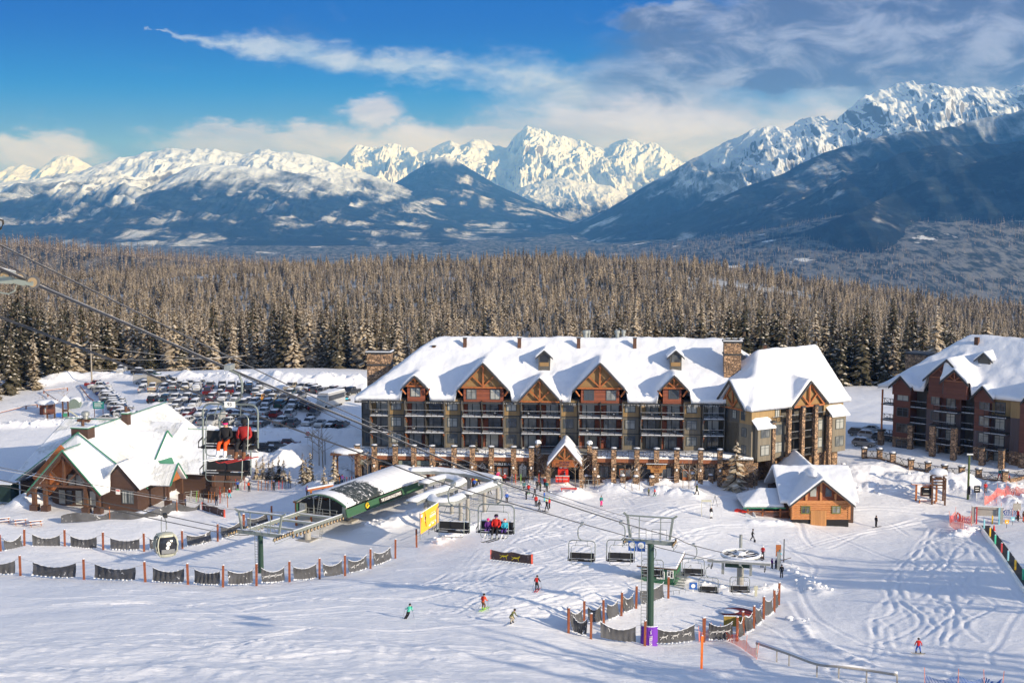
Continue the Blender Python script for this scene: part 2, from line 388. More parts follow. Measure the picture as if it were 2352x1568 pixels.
def smooth_path(pp, n=60):
    pp = np.array(pp, float); t = np.arange(len(pp)); tt = np.linspace(0, len(pp) - 1, n * (len(pp) - 1))
    out = []
    for q in tt:
        i = int(min(q, len(pp) - 2)); f = q - i
        p0, p1, p2, p3 = pp[max(i - 1, 0)], pp[i], pp[i + 1], pp[min(i + 2, len(pp) - 1)]
        out.append(.5 * (2 * p1 + (p2 - p0) * f + (2 * p0 - 5 * p1 + 4 * p2 - p3) * f * f + (3 * p1 - p0 - 3 * p2 + p3) * f ** 3))
    return np.array(out)
def tpx(pp, **k):
    carve(smooth_path([G(a, b, 0).xy for a, b in pp]), **k)
tr = random.Random(3)
# long winding tracks down the right-hand piste
for k in range(22):
    x_ = tr.choice([2205, 2180, 2130, 2090, 2230, 2150]) + tr.uniform(-14, 14); y_ = tr.uniform(1205, 1260) if k < 15 else tr.uniform(1280, 1400); q = [(x_, y_)]; dx = tr.choice([-1, 1]); tgt = tr.uniform(1900, 2330); bend = tr.uniform(8, 90)
    end = tr.uniform(1380, 1580)
    while y_ < end:
        st_ = tr.uniform(16, 70); y_ += st_; x_ += dx * bend * tr.uniform(.1, 1.4) + (tgt - x_) * .12
        if tr.random() < .75: dx = -dx
        if tr.random() < .3: bend = tr.uniform(6, 95)
        x_ = min(2348, max(1850, x_)); q.append((x_, y_))
    tpx(q, dep=tr.uniform(.025, .065), wd=tr.uniform(.16, .28))
    if k % 3 == 0: tpx([(a_ + 6, b_ + 2) for a_, b_ in q], dep=tr.uniform(.02, .05), wd=.18)
for q in [[(1830, 1160), (1850, 1240), (1900, 1260), (1990, 1225), (2110, 1190)], [(1815, 1380), (1850, 1440), (1900, 1490), (2010, 1540), (2130, 1560)], [(1822, 1380), (1857, 1440), (1907, 1488), (2017, 1536), (2137, 1556)],
          [(1790, 1245), (1870, 1300), (1840, 1350), (1880, 1420), (1990, 1480)], [(1860, 1210), (1960, 1250), (2110, 1300), (2200, 1340), (2330, 1370)], [(1720, 1420), (1800, 1460), (1840, 1500), (1930, 1540)],
          [(1900, 1175), (2000, 1165), (2120, 1170)], [(1890, 1182), (2000, 1172), (2120, 1178)], [(1960, 1180), (2040, 1200), (2090, 1230)], [(1830, 1260), (2010, 1215), (2180, 1180)], [(1840, 1262), (2010, 1221), (2180, 1188)]]: tpx(q)
# crossing tracks over the middle of the slope
for i in range(74):
    x_ = tr.uniform(1150, 1560); y_ = tr.uniform(1170, 1330); L = tr.uniform(40, 190); a = tr.uniform(-.15, .95) * (1 if tr.random() < .5 else -1)
    bq = tr.uniform(-18, 18); q = [(x_ + t * L, y_ + t * L * .35 * a + bq * math.sin(math.pi * t)) for t in (0, .33, .66, 1)]
    tpx(q, dep=tr.uniform(.03, .09), wd=.2)
for i in range(46):
    x_ = tr.uniform(880, 1400); y_ = tr.uniform(1300, 1410); L = tr.uniform(60, 260)
    q = [(x_ + t * L, y_ - t * L * tr.uniform(.02, .22) + 8 * math.sin(5 * t)) for t in (0, .33, .66, 1)]
    tpx(q, dep=tr.uniform(.03, .08), wd=.22)
for i in range(26):      # long sweeping tracks in the foreground
    y_ = tr.uniform(1330, 1520); x_ = tr.uniform(-50, 700); L = tr.uniform(300, 900)
    q = [(x_ + t * L, y_ + (math.sin(t * 2 + i) * 10) + t * tr.uniform(-14, 18)) for t in (0, .25, .5, .75, 1)]
    tpx(q, dep=tr.uniform(.04, .09), wd=.3)
for i in range(9):       # half-round arcs where people wait
    x_ = 1045 + i * 13 + tr.uniform(-4, 4); q = [(x_ + 50, 1262 + i), (x_ + 18, 1300), (x_ + 8 - i, 1335), (x_ + 30, 1370)]
    tpx(q, dep=.02 + .004 * (i % 5))
for i in range(30):      # plaza footprints and runs
    x_ = tr.uniform(450, 1700); y_ = tr.uniform(1125, 1200); L = tr.uniform(30, 120)
    q = [(x_ + t * L, y_ + t * tr.uniform(-8, 14)) for t in (0, .5, 1)]
    if G(*q[0], 0).y < 248: tpx(q, dep=.05, wd=.22)
GZv = Gf.reshape(GZv.shape)
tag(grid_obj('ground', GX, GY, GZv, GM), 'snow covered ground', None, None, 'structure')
# ---------------- valley and mountains ----------------
vx = np.linspace(-16000, 16000, 321); vy = np.r_[np.linspace(2350, 6000, 120), np.linspace(6100, 42000, 200)]
VX, VY = np.meshgrid(vx, vy); VZ = far_z(VX, VY) + 16 * fbm(VX / 900, VY / 900, 4, 6) - 1.5
m, g, b = newmat('valley_forest')
pos = g.n('ShaderNodeNewGeometry').outputs['Position']; y = g.n('ShaderNodeSeparateXYZ', i0=pos).outputs[1]
st = g.mapping(pos, sca=(1, .45, 1))
n = g.noise(st, .004, 8, .68); n3 = g.noise(g.mapping(pos, sca=(1, .3, 1)), .02, 5, .7)
c = g.mix(g.rng(n3, .42, .6), (.035, .045, .05), (.20, .21, .22)); c = g.mix(g.rng(n, .62, .66), c, (.8, .82, .86))
g.put(b.inputs['Base Color'], c); b.inputs['Roughness'].default_value = .9; b.inputs['Specular IOR Level'].default_value = 0
tag(grid_obj('valley', VX, VY, VZ, m), 'forested valley floor', None, None, 'structure')
def mtn_mat(name, z0, z1, forest, snowpatch=.62, rock=(.16, .17, .19), rk=.62):
    m, g, b = newmat(name)
    ge = g.n('ShaderNodeNewGeometry'); pos = ge.outputs['Position']; nz = g.n('ShaderNodeSeparateXYZ', i0=ge.outputs['Normal']).outputs[2]
    z = g.n('ShaderNodeSeparateXYZ', i0=pos).outputs[2]
    n = g.noise(pos, .0011, 9, .66); n2 = g.noise(g.mapping(pos, sca=(1, 1, 3)), .005, 7, .7)
    gl = g.noise(g.mapping(pos, rot=(0, 0, R(-14)), sca=(1, .16, .3)), .0042, 6, .62, .4)
    hgt = g.math('ADD', z, g.math('MULTIPLY', g.math('SUBTRACT', n, .5), (z1 - z0) * 1.6)); hgt = g.math('ADD', hgt, g.math('MULTIPLY', g.math('SUBTRACT', gl, .5), (z1 - z0) * 2.6))
    t = g.rng(hgt, z0, z1)
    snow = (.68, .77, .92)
    high = g.mix(g.rng(g.math('ADD', nz, g.math('MULTIPLY', n2, .35)), rk + .20, rk + .02), snow, rock)
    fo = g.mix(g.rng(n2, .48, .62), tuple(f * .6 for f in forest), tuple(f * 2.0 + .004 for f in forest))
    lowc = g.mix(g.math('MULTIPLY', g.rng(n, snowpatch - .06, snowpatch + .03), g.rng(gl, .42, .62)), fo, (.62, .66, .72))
    tt = g.math('MULTIPLY', t, g.rng(n2, .25, .45, .35, 1.0))
    g.put(b.inputs['Base Color'], g.mix(tt, lowc, high)); b.inputs['Roughness'].default_value = .9; b.inputs['Specular IOR Level'].default_value = .1
    h = g.math('ADD', g.noise(pos, .012, 6, .7), g.math('MULTIPLY', n2, 1.5))
    g.put(b.inputs['Normal'], g.bump(h, .5, 34))
    return m
def ridge(name, D, pts, run, amp, seed, mt, zb=-455.0, sx=.0022, jag=.09, prof=1.25, nu=460, nv=120, back=.8, label='mountain ridge'):
    pts = np.array(pts, float)
    px = np.linspace(pts[0, 0], pts[-1, 0], nu); py = np.interp(px, pts[:, 0], pts[:, 1])
    k = np.hanning(9); k /= k.sum(); py = np.convolve(np.pad(py, 4, mode='edge'), k, 'valid')
    v = (CY - py) / F; Xc = (px - CX) / F * D; Yc = D * (CT + v * ST) + 500 * fbm(px / 160., px * 0 + seed, 3, seed); 
    De = Yc / (CT + v * ST); Xc = (px - CX) / F * De; Zc = HC + De * (-ST + v * CT)
    t = np.r_[np.linspace(0, 1, nv), np.linspace(1, 1 + back, 24)[1:]]
    T, _ = np.meshgrid(t, px, indexing='ij')
    Xg = np.repeat(Xc[None], len(t), 0); Yg = Yc[None] - run * (1 - T)
    s = np.where(T <= 1, T, 1 - (T - 1) / back * .9)
    pr = np.clip(s, 0, 1) ** prof * .8 + .2 * np.clip(s, 0, 1)
    H = np.maximum(Zc - zb, 30.0)[None]
    env = np.sin(np.clip(s, 0, 1) * math.pi * .93) ** .8
    wx = Xg + 500 * fbm(Xg / 2200, Yg / 2200, 3, seed + 2)
    rg = ridged(wx * sx, Yg * sx * .32, 6, seed) - .55
    rg2 = ridged(wx * sx * 3.3, Yg * sx * 1.1, 5, seed + 7) - .55
    Zg = zb + H * pr + H * env * (amp * rg + amp * .22 * rg2) + H * jag * .16 * fbm(Xg / 260, Yg / 260, 5, seed + 4) * np.clip(s, 0, 1)
    return tag(grid_obj(name, Xg, Yg, Zg, mt), label, None, None, 'structure')
dk = (.010, .018, .026)  # blue of haze and cloud shade put into the forest base colour
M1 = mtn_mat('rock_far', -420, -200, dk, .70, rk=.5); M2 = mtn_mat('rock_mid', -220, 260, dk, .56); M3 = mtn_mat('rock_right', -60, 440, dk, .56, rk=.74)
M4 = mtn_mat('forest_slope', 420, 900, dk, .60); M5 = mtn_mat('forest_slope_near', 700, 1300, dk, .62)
ridge('mountain_range', 34000, [(-500, 440), (-200, 400), (0, 415), (20, 385), (50, 378), (95, 392), (130, 360), (160, 358), (205, 380), (300, 430), (420, 470)], 4000, .35, 11, M1)
ridge('mountain_range', 29000, [(700, 420), (780, 378), (800, 357), (818, 336), (850, 336), (905, 331), (960, 346), (1000, 339), (1035, 331), (1060, 336), (1085, 325), (1110, 326), (1130, 338), (1165, 345), (1180, 318), (1200, 303), (1215, 294), (1235, 300), (1262, 310), (1300, 320), (1350, 334), (1385, 345), (1410, 330), (1435, 319), (1465, 327), (1495, 328), (1530, 350), (1560, 372), (1600, 372), (1640, 345), (1700, 335), (1800, 370), (2000, 430)], 7000, .50, 23, M1, nu=900, nv=180, sx=.0019)
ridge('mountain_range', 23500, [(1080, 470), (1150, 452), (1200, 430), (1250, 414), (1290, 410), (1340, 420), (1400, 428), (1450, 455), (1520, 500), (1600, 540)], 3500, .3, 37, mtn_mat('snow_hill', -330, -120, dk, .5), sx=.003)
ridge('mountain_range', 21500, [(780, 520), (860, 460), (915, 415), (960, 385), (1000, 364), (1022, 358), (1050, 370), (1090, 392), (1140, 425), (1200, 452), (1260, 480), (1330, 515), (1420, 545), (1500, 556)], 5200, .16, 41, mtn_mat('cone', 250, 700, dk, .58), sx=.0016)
ridge('mountain_range', 19500, [(-600, 440), (-200, 430), (0, 424), (80, 412), (160, 402), (230, 380), (300, 362), (345, 352), (400, 346), (440, 341), (480, 340), (520, 344), (560, 350), (610, 346), (660, 352), (710, 356), (745, 366), (790, 384), (860, 405), (920, 430), (985, 452), (1050, 485), (1110, 515), (1200, 540), (1330, 552)], 7500, .42, 53, M2, nu=900, nv=200, sx=.0017)
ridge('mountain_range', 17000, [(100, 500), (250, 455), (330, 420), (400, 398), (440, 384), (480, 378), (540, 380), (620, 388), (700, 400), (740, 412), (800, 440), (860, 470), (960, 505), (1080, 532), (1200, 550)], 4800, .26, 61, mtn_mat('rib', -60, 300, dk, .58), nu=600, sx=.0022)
ridge('mountain_range', 15500, [(1300, 545), (1380, 490), (1440, 455), (1500, 420), (1560, 386), (1610, 362), (1650, 340), (1690, 318), (1730, 300), (1762, 290), (1800, 292), (1835, 282), (1870, 272), (1900, 270), (1916, 278), (1930, 262), (1950, 240), (1975, 232), (2000, 224), (2030, 214), (2050, 205), (2075, 194), (2100, 197), (2125, 200), (2150, 208), (2185, 213), (2200, 211), (2250, 211), (2300, 208), (2330, 200), (2352, 194), (2450, 230), (2700, 260)], 6500, .42, 71, M3, nu=900, nv=200, sx=.0021)
ridge('mountain_range', 11500, [(1480, 552), (1560, 505), (1640, 462), (1720, 425), (1800, 398), (1870, 362), (1930, 338), (2000, 318), (2080, 304), (2120, 300), (2200, 288), (2260, 270), (2352, 258), (2700, 230)], 3800, .20, 83, M4, nu=600, sx=.0022)
ridge('mountain_range', 9200, [(1620, 556), (1750, 500), (1850, 455), (1950, 405), (2050, 362), (2130, 342), (2200, 334), (2300, 328), (2352, 322), (2700, 300)], 2600, .16, 97, M5, nu=500, sx=.003)
ridge('mountain_range', 7600, [(1700, 562), (1850, 530), (1980, 480), (2100, 420), (2200, 385), (2352, 345), (2700, 290)], 1500, .12, 103, M5, nu=400, sx=.0035)
# ---------------- haze ----------------
m = bpy.data.materials.new('haze'); m.use_nodes = True; m.node_tree.nodes.clear(); g = N(m.node_tree)
o_ = g.n('ShaderNodeOutputMaterial'); pv = g.n('ShaderNodeVolumePrincipled')
pv.inputs['Color'].default_value = (.10, .36, 1.0, 1); pv.inputs['Absorption Color'].default_value = (1, 1, 1, 1); pv.inputs['Density'].default_value = HAZE = 4.4e-5; pv.inputs['Anisotropy'].default_value = .0
g.put(o_.inputs['Volume'], pv.outputs[0])
x0, x1, y0, y1, z0, z1 = -20000, 20000, -200, 43000, -620, 1420
hv = mesh_obj('haze', [(x0, y0, z0), (x1, y0, z0), (x1, y1, z0), (x0, y1, z0), (x0, y0, z1), (x1, y0, z1), (x1, y1, z1), (x0, y1, z1)],
         [(0, 3, 2, 1), (4, 5, 6, 7), (0, 1, 5, 4), (1, 2, 6, 5), (2, 3, 7, 6), (3, 0, 4, 7)], m)
tag(hv, 'thin blue haze', None, None, 'stuff')
# ---------------- trees ----------------
def needle_mat(name, c1, c2, sno):
    m, g, b = newmat(name)
    ge = g.n('ShaderNodeNewGeometry'); pos = ge.outputs['Position']
    oi = g.n('ShaderNodeObjectInfo').outputs['Random']
    c = g.mix(oi, c1, c2); n = g.noise(pos, .6, 4, .7)
    c = g.mix(g.rng(n, .3, .7), c, tuple(x * 1.5 for x in c2))
    n2 = g.noise(pos, .9, 3, .65); c = g.mix(g.math('MULTIPLY', g.rng(g.math('ADD', n2, g.math('MULTIPLY', oi, .22)), .53, .70), sno), c, (.62, .52, .39))
    g.put(b.inputs['Base Color'], c); b.inputs['Roughness'].default_value = .85; b.inputs['Specular IOR Level'].default_value = .15
    return m
NEED = needle_mat('needles', (.024, .026, .016), (.070, .052, .030), .8)
NEEDD = needle_mat('needles_shaded', (.016, .022, .016), (.040, .038, .024), .12)  # needles darkened to carry the shade at the wood's near edge
BARK = mat('bark', (.10, .075, .055), .9, var=.3, vs=4)
TSNOW = mat('tree_snow', (.80, .73, .62), .7, var=.1)
def conifer(seed, h, r, layers, per, snowy, lod=False, need=NEED):
    q = random.Random(seed); V = []; Fc = []; I = []
    def face(vs, mi):
        n = len(V); V.extend(vs); Fc.append(tuple(range(n, n + len(vs)))); I.append(mi)
    for L in range(layers):
        t = (L + q.uniform(-.3, .3)) / layers; t = max(0, min(.985, t)); z = h * (.06 + .93 * t)
        rr = r * ((1 - t) ** .82) * q.uniform(.78, 1.12) + .12
        for k in range(max(3, int(per * (1 - t * .55)))):
            a = q.uniform(0, 6.283); l = rr * q.uniform(.6, 1.15); wd = l * q.uniform(.20, .34) + .06; dr = l * q.uniform(.22, .55); zz = z + q.uniform(-.5, .5) * h / layers
            ca, sa = math.cos(a), math.sin(a)
            def pt(d, s, dz): return (ca * d - sa * s, sa * d + ca * s, zz + dz)
            face([pt(0, 0, .12 * l), pt(l * .55, -wd, -dr * .62), pt(l, 0, -dr), pt(l * .55, wd, -dr * .62)], 0)
            if not lod: face([pt(l * .1, 0, 0), pt(l * .5, -wd * .5, -dr * .95), pt(l * .85, 0, -dr * 1.2), pt(l * .5, wd * .5, -dr * .95)], 0)
            if q.random() < snowy:
                u0 = q.uniform(.15, .5); up = .05 + .02 * l
                face([pt(l * u0, 0, -dr * u0 * .9 + up), pt(l * (u0 + .22), -wd * .62, -dr * (u0 + .25) + up * .2), pt(l * min(1.02, u0 + .5), 0, -dr * min(1, u0 + .45) + up), pt(l * (u0 + .22), wd * .62, -dr * (u0 + .25) + up)], 1)
    tv = []; tf = []; ns = 5
    for z_, rr in ((0, .02 * h), (h * .5, .012 * h), (h * .97, .02)):
        for k in range(ns): tv.append((math.cos(k * 6.283 / ns) * rr, math.sin(k * 6.283 / ns) * rr, z_))
    for a_ in (0, ns):
        for k in range(ns): tf.append((a_ + k, a_ + (k + 1) % ns, a_ + ns + (k + 1) % ns, a_ + ns + k))
    return V, Fc, I, tv, tf
def conifer_meshes(nm, seed, *a, need=NEED, **k):
    V, Fc, I, tv, tf = conifer(seed, *a, **k)
    cr = mesh_obj('crown', V, Fc, [need, TSNOW], I, link=False).data
    tk = mesh_obj('trunk', tv, tf, [BARK], link=False).data
    Va = V + tv; Fa = Fc + [tuple(i + len(V) for i in f) for f in tf]; Ia = I + [2] * len(tf)
    return cr, tk, mesh_obj(nm, Va, Fa, [need, TSNOW, BARK], Ia, link=False)
protoc = bpy.data.collections.new('tree_kinds')
TV = []
for i, (h, r, la, pe, sn) in enumerate([(18, 3.0, 20, 10, 1.0), (21, 2.6, 24, 10, .8), (14, 2.9, 16, 11, 1.0), (23, 3.6, 26, 12, .45), (18, 2.0, 22, 9, .9)]):
    cr, tk, full = conifer_meshes('tree_kind_%d' % i, 50 + i, h, r, la, pe, sn)
    TV.append((cr, tk)); protoc.objects.link(full)
TVD = [conifer_meshes('dk%d' % i, 150 + i, h, r, la, pe, sn, need=NEEDD)[:2] for i, (h, r, la, pe, sn) in enumerate([(19, 2.9, 24, 11, .40), (21, 2.6, 26, 11, .28), (17, 2.8, 20, 11, .5), (22, 3.3, 26, 12, .22), (18, 2.2, 22, 10, .35)])]
LODC = bpy.data.collections.new('far_tree_kinds')
for i, (h, r, la, pe, sn) in enumerate([(20, 3.0, 9, 7, .7), (22, 3.2, 9, 7, .5), (18, 2.8, 8, 7, .95)]):
    LODC.objects.link(conifer_meshes('far_tree_%d' % i, 90 + i, h, r, la, pe, sn, lod=True)[2])
def scatter(name, pts, rots, scales, kinds, coll, label, wide=1.0):
    me = bpy.data.meshes.new(name); n = len(pts)
    me.vertices.add(n); me.vertices.foreach_set('co', np.asarray(pts, np.float32).ravel())
    for an, ty, val in (('rz', 'FLOAT', rots), ('sc', 'FLOAT', scales), ('kd', 'INT', kinds)):
        at = me.attributes.new(an, ty, 'POINT'); at.data.foreach_set('value', np.asarray(val, np.float32 if ty == 'FLOAT' else np.int32))
    o = bpy.data.objects.new(name, me); COL.objects.link(o)
    ng = bpy.data.node_groups.new(name, 'GeometryNodeTree')
    ng.interface.new_socket('Geometry', in_out='INPUT', socket_type='NodeSocketGeometry'); ng.interface.new_socket('Geometry', in_out='OUTPUT', socket_type='NodeSocketGeometry')
    nn = ng.nodes; gi = nn.new('NodeGroupInput'); go = nn.new('NodeGroupOutput'); ip = nn.new('GeometryNodeInstanceOnPoints'); ci = nn.new('GeometryNodeCollectionInfo')
    ci.inputs['Collection'].default_value = coll; ci.inputs['Separate Children'].default_value = True; ci.inputs['Reset Children'].default_value = True
    def attr(nm, ty): a = nn.new('GeometryNodeInputNamedAttribute'); a.data_type = ty; a.inputs['Name'].default_value = nm; return a.outputs[0]
    cx = nn.new('ShaderNodeCombineXYZ'); l = ng.links
    l.new(attr('rz', 'FLOAT'), cx.inputs[2]); l.new(gi.outputs[0], ip.inputs['Points']); l.new(ci.outputs[0], ip.inputs['Instance'])
    ip.inputs['Pick Instance'].default_value = True; l.new(attr('kd', 'INT'), ip.inputs['Instance Index'])
    l.new(cx.outputs[0], ip.inputs['Rotation']); cs = nn.new('ShaderNodeCombineXYZ'); vm = nn.new('ShaderNodeMath'); vm.operation = 'MULTIPLY'; vm.inputs[1].default_value = wide; sa_ = attr('sc', 'FLOAT'); l.new(sa_, vm.inputs[0]); l.new(vm.outputs[0], cs.inputs[0]); l.new(vm.outputs[0], cs.inputs[1]); l.new(sa_, cs.inputs[2]); l.new(cs.outputs[0], ip.inputs['Scale']); l.new(ip.outputs[0], go.inputs[0])
    mo = o.modifiers.new('scatter', 'NODES'); mo.node_group = ng
    tag(o, label, None, None, 'stuff')
    return o
tr = np.random.RandomState(5)
def front_edge(x):      # where the wood begins behind the car park and the hotels (world y at world x)
    return np.interp(x, [-400, -125, -112, -98, -60, -30, 0, 60, 75, 120, 400], [235, 240, 262, 352, 352, 347, 338, 334, 330, 320, 300])
pts = []
for (ya, yb, s) in ((225, 420, 5.6), (420, 800, 6.2), (800, 1240, 6.8), (1240, 1700, 7.4)):
    gy, gx = np.meshgrid(np.arange(ya, yb, s), np.arange(-.5 * yb, .5 * yb, s), indexing='ij')
    gx = (gx + tr.uniform(-.48, .48, gx.shape) * s).ravel(); gy = (gy + tr.uniform(-.48, .48, gy.shape) * s).ravel()
    k = (np.abs(gx) < gy * .42 + 12) & (gy > front_edge(gx)); pts.append(np.stack([gx[k], gy[k]], 1))
pts = np.vstack(pts)
# a few openings and thickets
dens = fbm(pts[:, 0] / 60, pts[:, 1] / 60, 3, 77); pts = pts[dens > -.42]
z = GZ0(pts[:, 0], pts[:, 1]) - .3
tall = (tr.uniform(0, 1, len(pts)) > .78) | (pts[:, 1] < 430)
scl = np.where(tall, tr.uniform(.52, .86, len(pts)), tr.uniform(.24, .46, len(pts))) * np.where(pts[:, 1] < 430, 1.14, 1.0) * (1 + .22 * fbm(pts[:, 0] / 70, pts[:, 1] / 70, 2, 12)) 
scl *= np.where(pts[:, 1] > 1380, 1.12, 1.0)
kd = tr.randint(0, 5, len(pts)); rz = tr.uniform(0, 6.28, len(pts))
top = z + 19 * scl; Dd = pts[:, 1] * CT - (top - HC) * ST
tpx_ = CX + F * pts[:, 0] / Dd; tpy = CY - F * (pts[:, 1] * ST + (top - HC) * CT) / Dd
vis = (tpx_ > -30) & (tpx_ < 2390) & ~((tpx_ > 850) & (tpx_ < 1880) & (tpy > 770)) & ~((tpx_ > 2060) & (tpy > 830))
size = np.where(vis, 19 * scl / Dd, 0)
order = np.argsort(-size); near_i = order[:290]; rest = order[290:]
for c, i in enumerate(near_i):
    i = int(i); px_ = tpx_[i]
    side = 'at the far left beside the playground' if px_ < 110 else 'along the wood edge behind the car park' if px_ < 860 else 'showing above the hotel roof' if px_ < 1900 else 'between and behind the two hotels'
    t = thing('spruce_tree', 'snow dusted spruce ' + side, 'tree', (pts[i, 0], pts[i, 1], z[i]), rz[i], 'spruces ' + side)
    s_ = scl[i]; dark_ = px_ < 860 and pts[i, 1] < 380
    t.scale = (s_ * 1.2, s_ * 1.2, s_)
    dkr = TVD if (pts[i, 1] < 400 and rnd.random() < .8) else TV
    for nm, me in (('crown', dkr[kd[i]][0]), ('trunk', dkr[kd[i]][1])):
        o = bpy.data.objects.new(nm, me); COL.objects.link(o); o.parent = t
scatter('forest', np.c_[pts[rest], z[rest]], rz[rest], scl[rest], kd[rest], protoc, 'snowy spruce forest covering the slopes behind the village', 1.42)
# valley woods, 4 to 10 km away
fp = []
for (ya, yb, s) in ((1750, 3400, 15), (3200, 5200, 30), (5200, 7600, 36), (7600, 10500, 52)):
    gy, gx = np.meshgrid(np.arange(ya, yb, s), np.arange(-.40 * yb, .40 * yb, s), indexing='ij')
    gx = (gx + tr.uniform(-.5, .5, gx.shape) * s).ravel(); gy = (gy + tr.uniform(-.5, .5, gy.shape) * s).ravel()
    k = (np.abs(gx) < gy * .39) & (fbm(gx / 420, gy / 900, 4, 88) > -.30); fp.append(np.stack([gx[k], gy[k]], 1))
fp = np.vstack(fp)
fz = far_z(fp[:, 0], fp[:, 1]) + 16 * fbm(fp[:, 0] / 900, fp[:, 1] / 900, 4, 6) * (fp[:, 1] > 2350) - 3
scatter('valley_woods', np.c_[fp, fz], tr.uniform(0, 6.28, len(fp)), tr.uniform(.9, 1.7, len(fp)), tr.randint(0, 3, len(fp)), LODC, 'distant frosted woods on the valley floor')
print('trees', len(near_i), len(rest), len(fp))
# ---------------- shape builder ----------------
class MB:
    def __init__(s): s.v = []; s.f = []; s.i = []; s.m = []
    def mi(s, m):
        if m not in s.m: s.m.append(m)
        return s.m.index(m)
    def add(s, vs, fs, m):
        n = len(s.v); s.v += [tuple(v) for v in vs]; k = s.mi(m)
        for f in fs: s.f.append(tuple(i + n for i in f)); s.i.append(k)
        return s
    def box(s, x0, x1, y0, y1, z0, z1, m):
        if x1 < x0: x0, x1 = x1, x0
        if y1 < y0: y0, y1 = y1, y0
        if z1 < z0: z0, z1 = z1, z0
        return s.add([(x0, y0, z0), (x1, y0, z0), (x1, y1, z0), (x0, y1, z0), (x0, y0, z1), (x1, y0, z1), (x1, y1, z1), (x0, y1, z1)],
                     [(0, 3, 2, 1), (4, 5, 6, 7), (0, 1, 5, 4), (1, 2, 6, 5), (2, 3, 7, 6), (3, 0, 4, 7)], m)
    def beam(s, p, q, a, b, m, up=(0, 0, 1)):
        p, q = Vector(p), Vector(q); d = (q - p).normalized(); u = Vector(up)
        if abs(d.dot(u)) > .98: u = Vector((0, 1, 0))
        x = d.cross(u).normalized() * a / 2; y = x.cross(d).normalized() * b / 2
        return s.add([p - x - y, p + x - y, p + x + y, p - x + y, q - x - y, q + x - y, q + x + y, q - x + y],
                     [(0, 3, 2, 1), (4, 5, 6, 7), (0, 1, 5, 4), (1, 2, 6, 5), (2, 3, 7, 6), (3, 0, 4, 7)], m)
    def tube(s, p, q, r, m, n=8, r2=None):
        p, q = Vector(p), Vector(q); d = (q - p).normalized(); u = Vector((0, 0, 1)) if abs(d.z) < .95 else Vector((1, 0, 0))
        x = d.cross(u).normalized(); y = x.cross(d); r2 = r if r2 is None else r2; vs = []
        for c, rr in ((p, r), (q, r2)):
            for k in range(n): a = 6.28319 * k / n; vs.append(c + (x * math.cos(a) + y * math.sin(a)) * rr)
        fs = [(k, (k + 1) % n, n + (k + 1) % n, n + k) for k in range(n)] + [tuple(range(n))[::-1], tuple(range(n, 2 * n))]
        return s.add(vs, fs, m)
    def path(s, pts, r, m, n=6):
        pts = [Vector(p) for p in pts]; vs = []; L = len(pts)
        for i, p in enumerate(pts):
            d = (pts[min(i + 1, L - 1)] - pts[max(i - 1, 0)]).normalized(); u = Vector((0, 0, 1)) if abs(d.z) < .9 else Vector((1, 0, 0))
            x = d.cross(u).normalized(); y = x.cross(d)
            for k in range(n): a = 6.28319 * k / n; vs.append(p + (x * math.cos(a) + y * math.sin(a)) * r)
        fs = [(i * n + k, i * n + (k + 1) % n, (i + 1) * n + (k + 1) % n, (i + 1) * n + k) for i in range(L - 1) for k in range(n)]
        return s.add(vs, fs + [tuple(range(n))[::-1], tuple(range((L - 1) * n, L * n))], m)
    def prism(s, poly, y0, y1, m):      # polygon in x,z pushed along y
        n = len(poly); vs = [(a, y0, b) for a, b in poly] + [(a, y1, b) for a, b in poly]
        return s.add(vs, [tuple(range(n)), tuple(range(n, 2 * n))[::-1]] + [(k, n + k, n + (k + 1) % n, (k + 1) % n) for k in range(n)], m)
    def prismx(s, poly, x0, x1, m):
        n = len(poly); vs = [(x0, a, b) for a, b in poly] + [(x1, a, b) for a, b in poly]
        return s.add(vs, [tuple(range(n))[::-1], tuple(range(n, 2 * n))] + [(k, (k + 1) % n, n + (k + 1) % n, n + k) for k in range(n)], m)
    def lathe(s, prof, c, m, n=12):
        vs = []; 
        for r, z in prof:
            for k in range(n): a = 6.28319 * k / n; vs.append((c[0] + r * math.cos(a), c[1] + r * math.sin(a), c[2] + z))
        L = len(prof); fs = [(i * n + k, i * n + (k + 1) % n, (i + 1) * n + (k + 1) % n, (i + 1) * n + k) for i in range(L - 1) for k in range(n)]
        return s.add(vs, fs + [tuple(range(n))[::-1], tuple(range((L - 1) * n, L * n))], m)
    def blob(s, c, rx, ry, rz, m, seed=0, n=10):
        vs = []; q = random.Random(seed)
        for i in range(1, 6):
            t = math.pi * i / 6
            for k in range(n): a = 6.28319 * k / n; w_ = 1 + q.uniform(-.12, .12); vs.append((c[0] + rx * w_ * math.sin(t) * math.cos(a), c[1] + ry * w_ * math.sin(t) * math.sin(a), c[2] + rz * math.cos(t)))
        fs = [(i * n + k, (i + 1) * n + k, (i + 1) * n + (k + 1) % n, i * n + (k + 1) % n) for i in range(4) for k in range(n)]
        return s.add(vs, fs + [tuple(range(n)), tuple(range(4 * n, 5 * n))[::-1]], m)
    def build(s, name, parent=None, smooth=False, label=None, link=True):
        o = mesh_obj(name, s.v, s.f, s.m, s.i, smooth, parent, link)
        if label: o['label'] = label
        return o
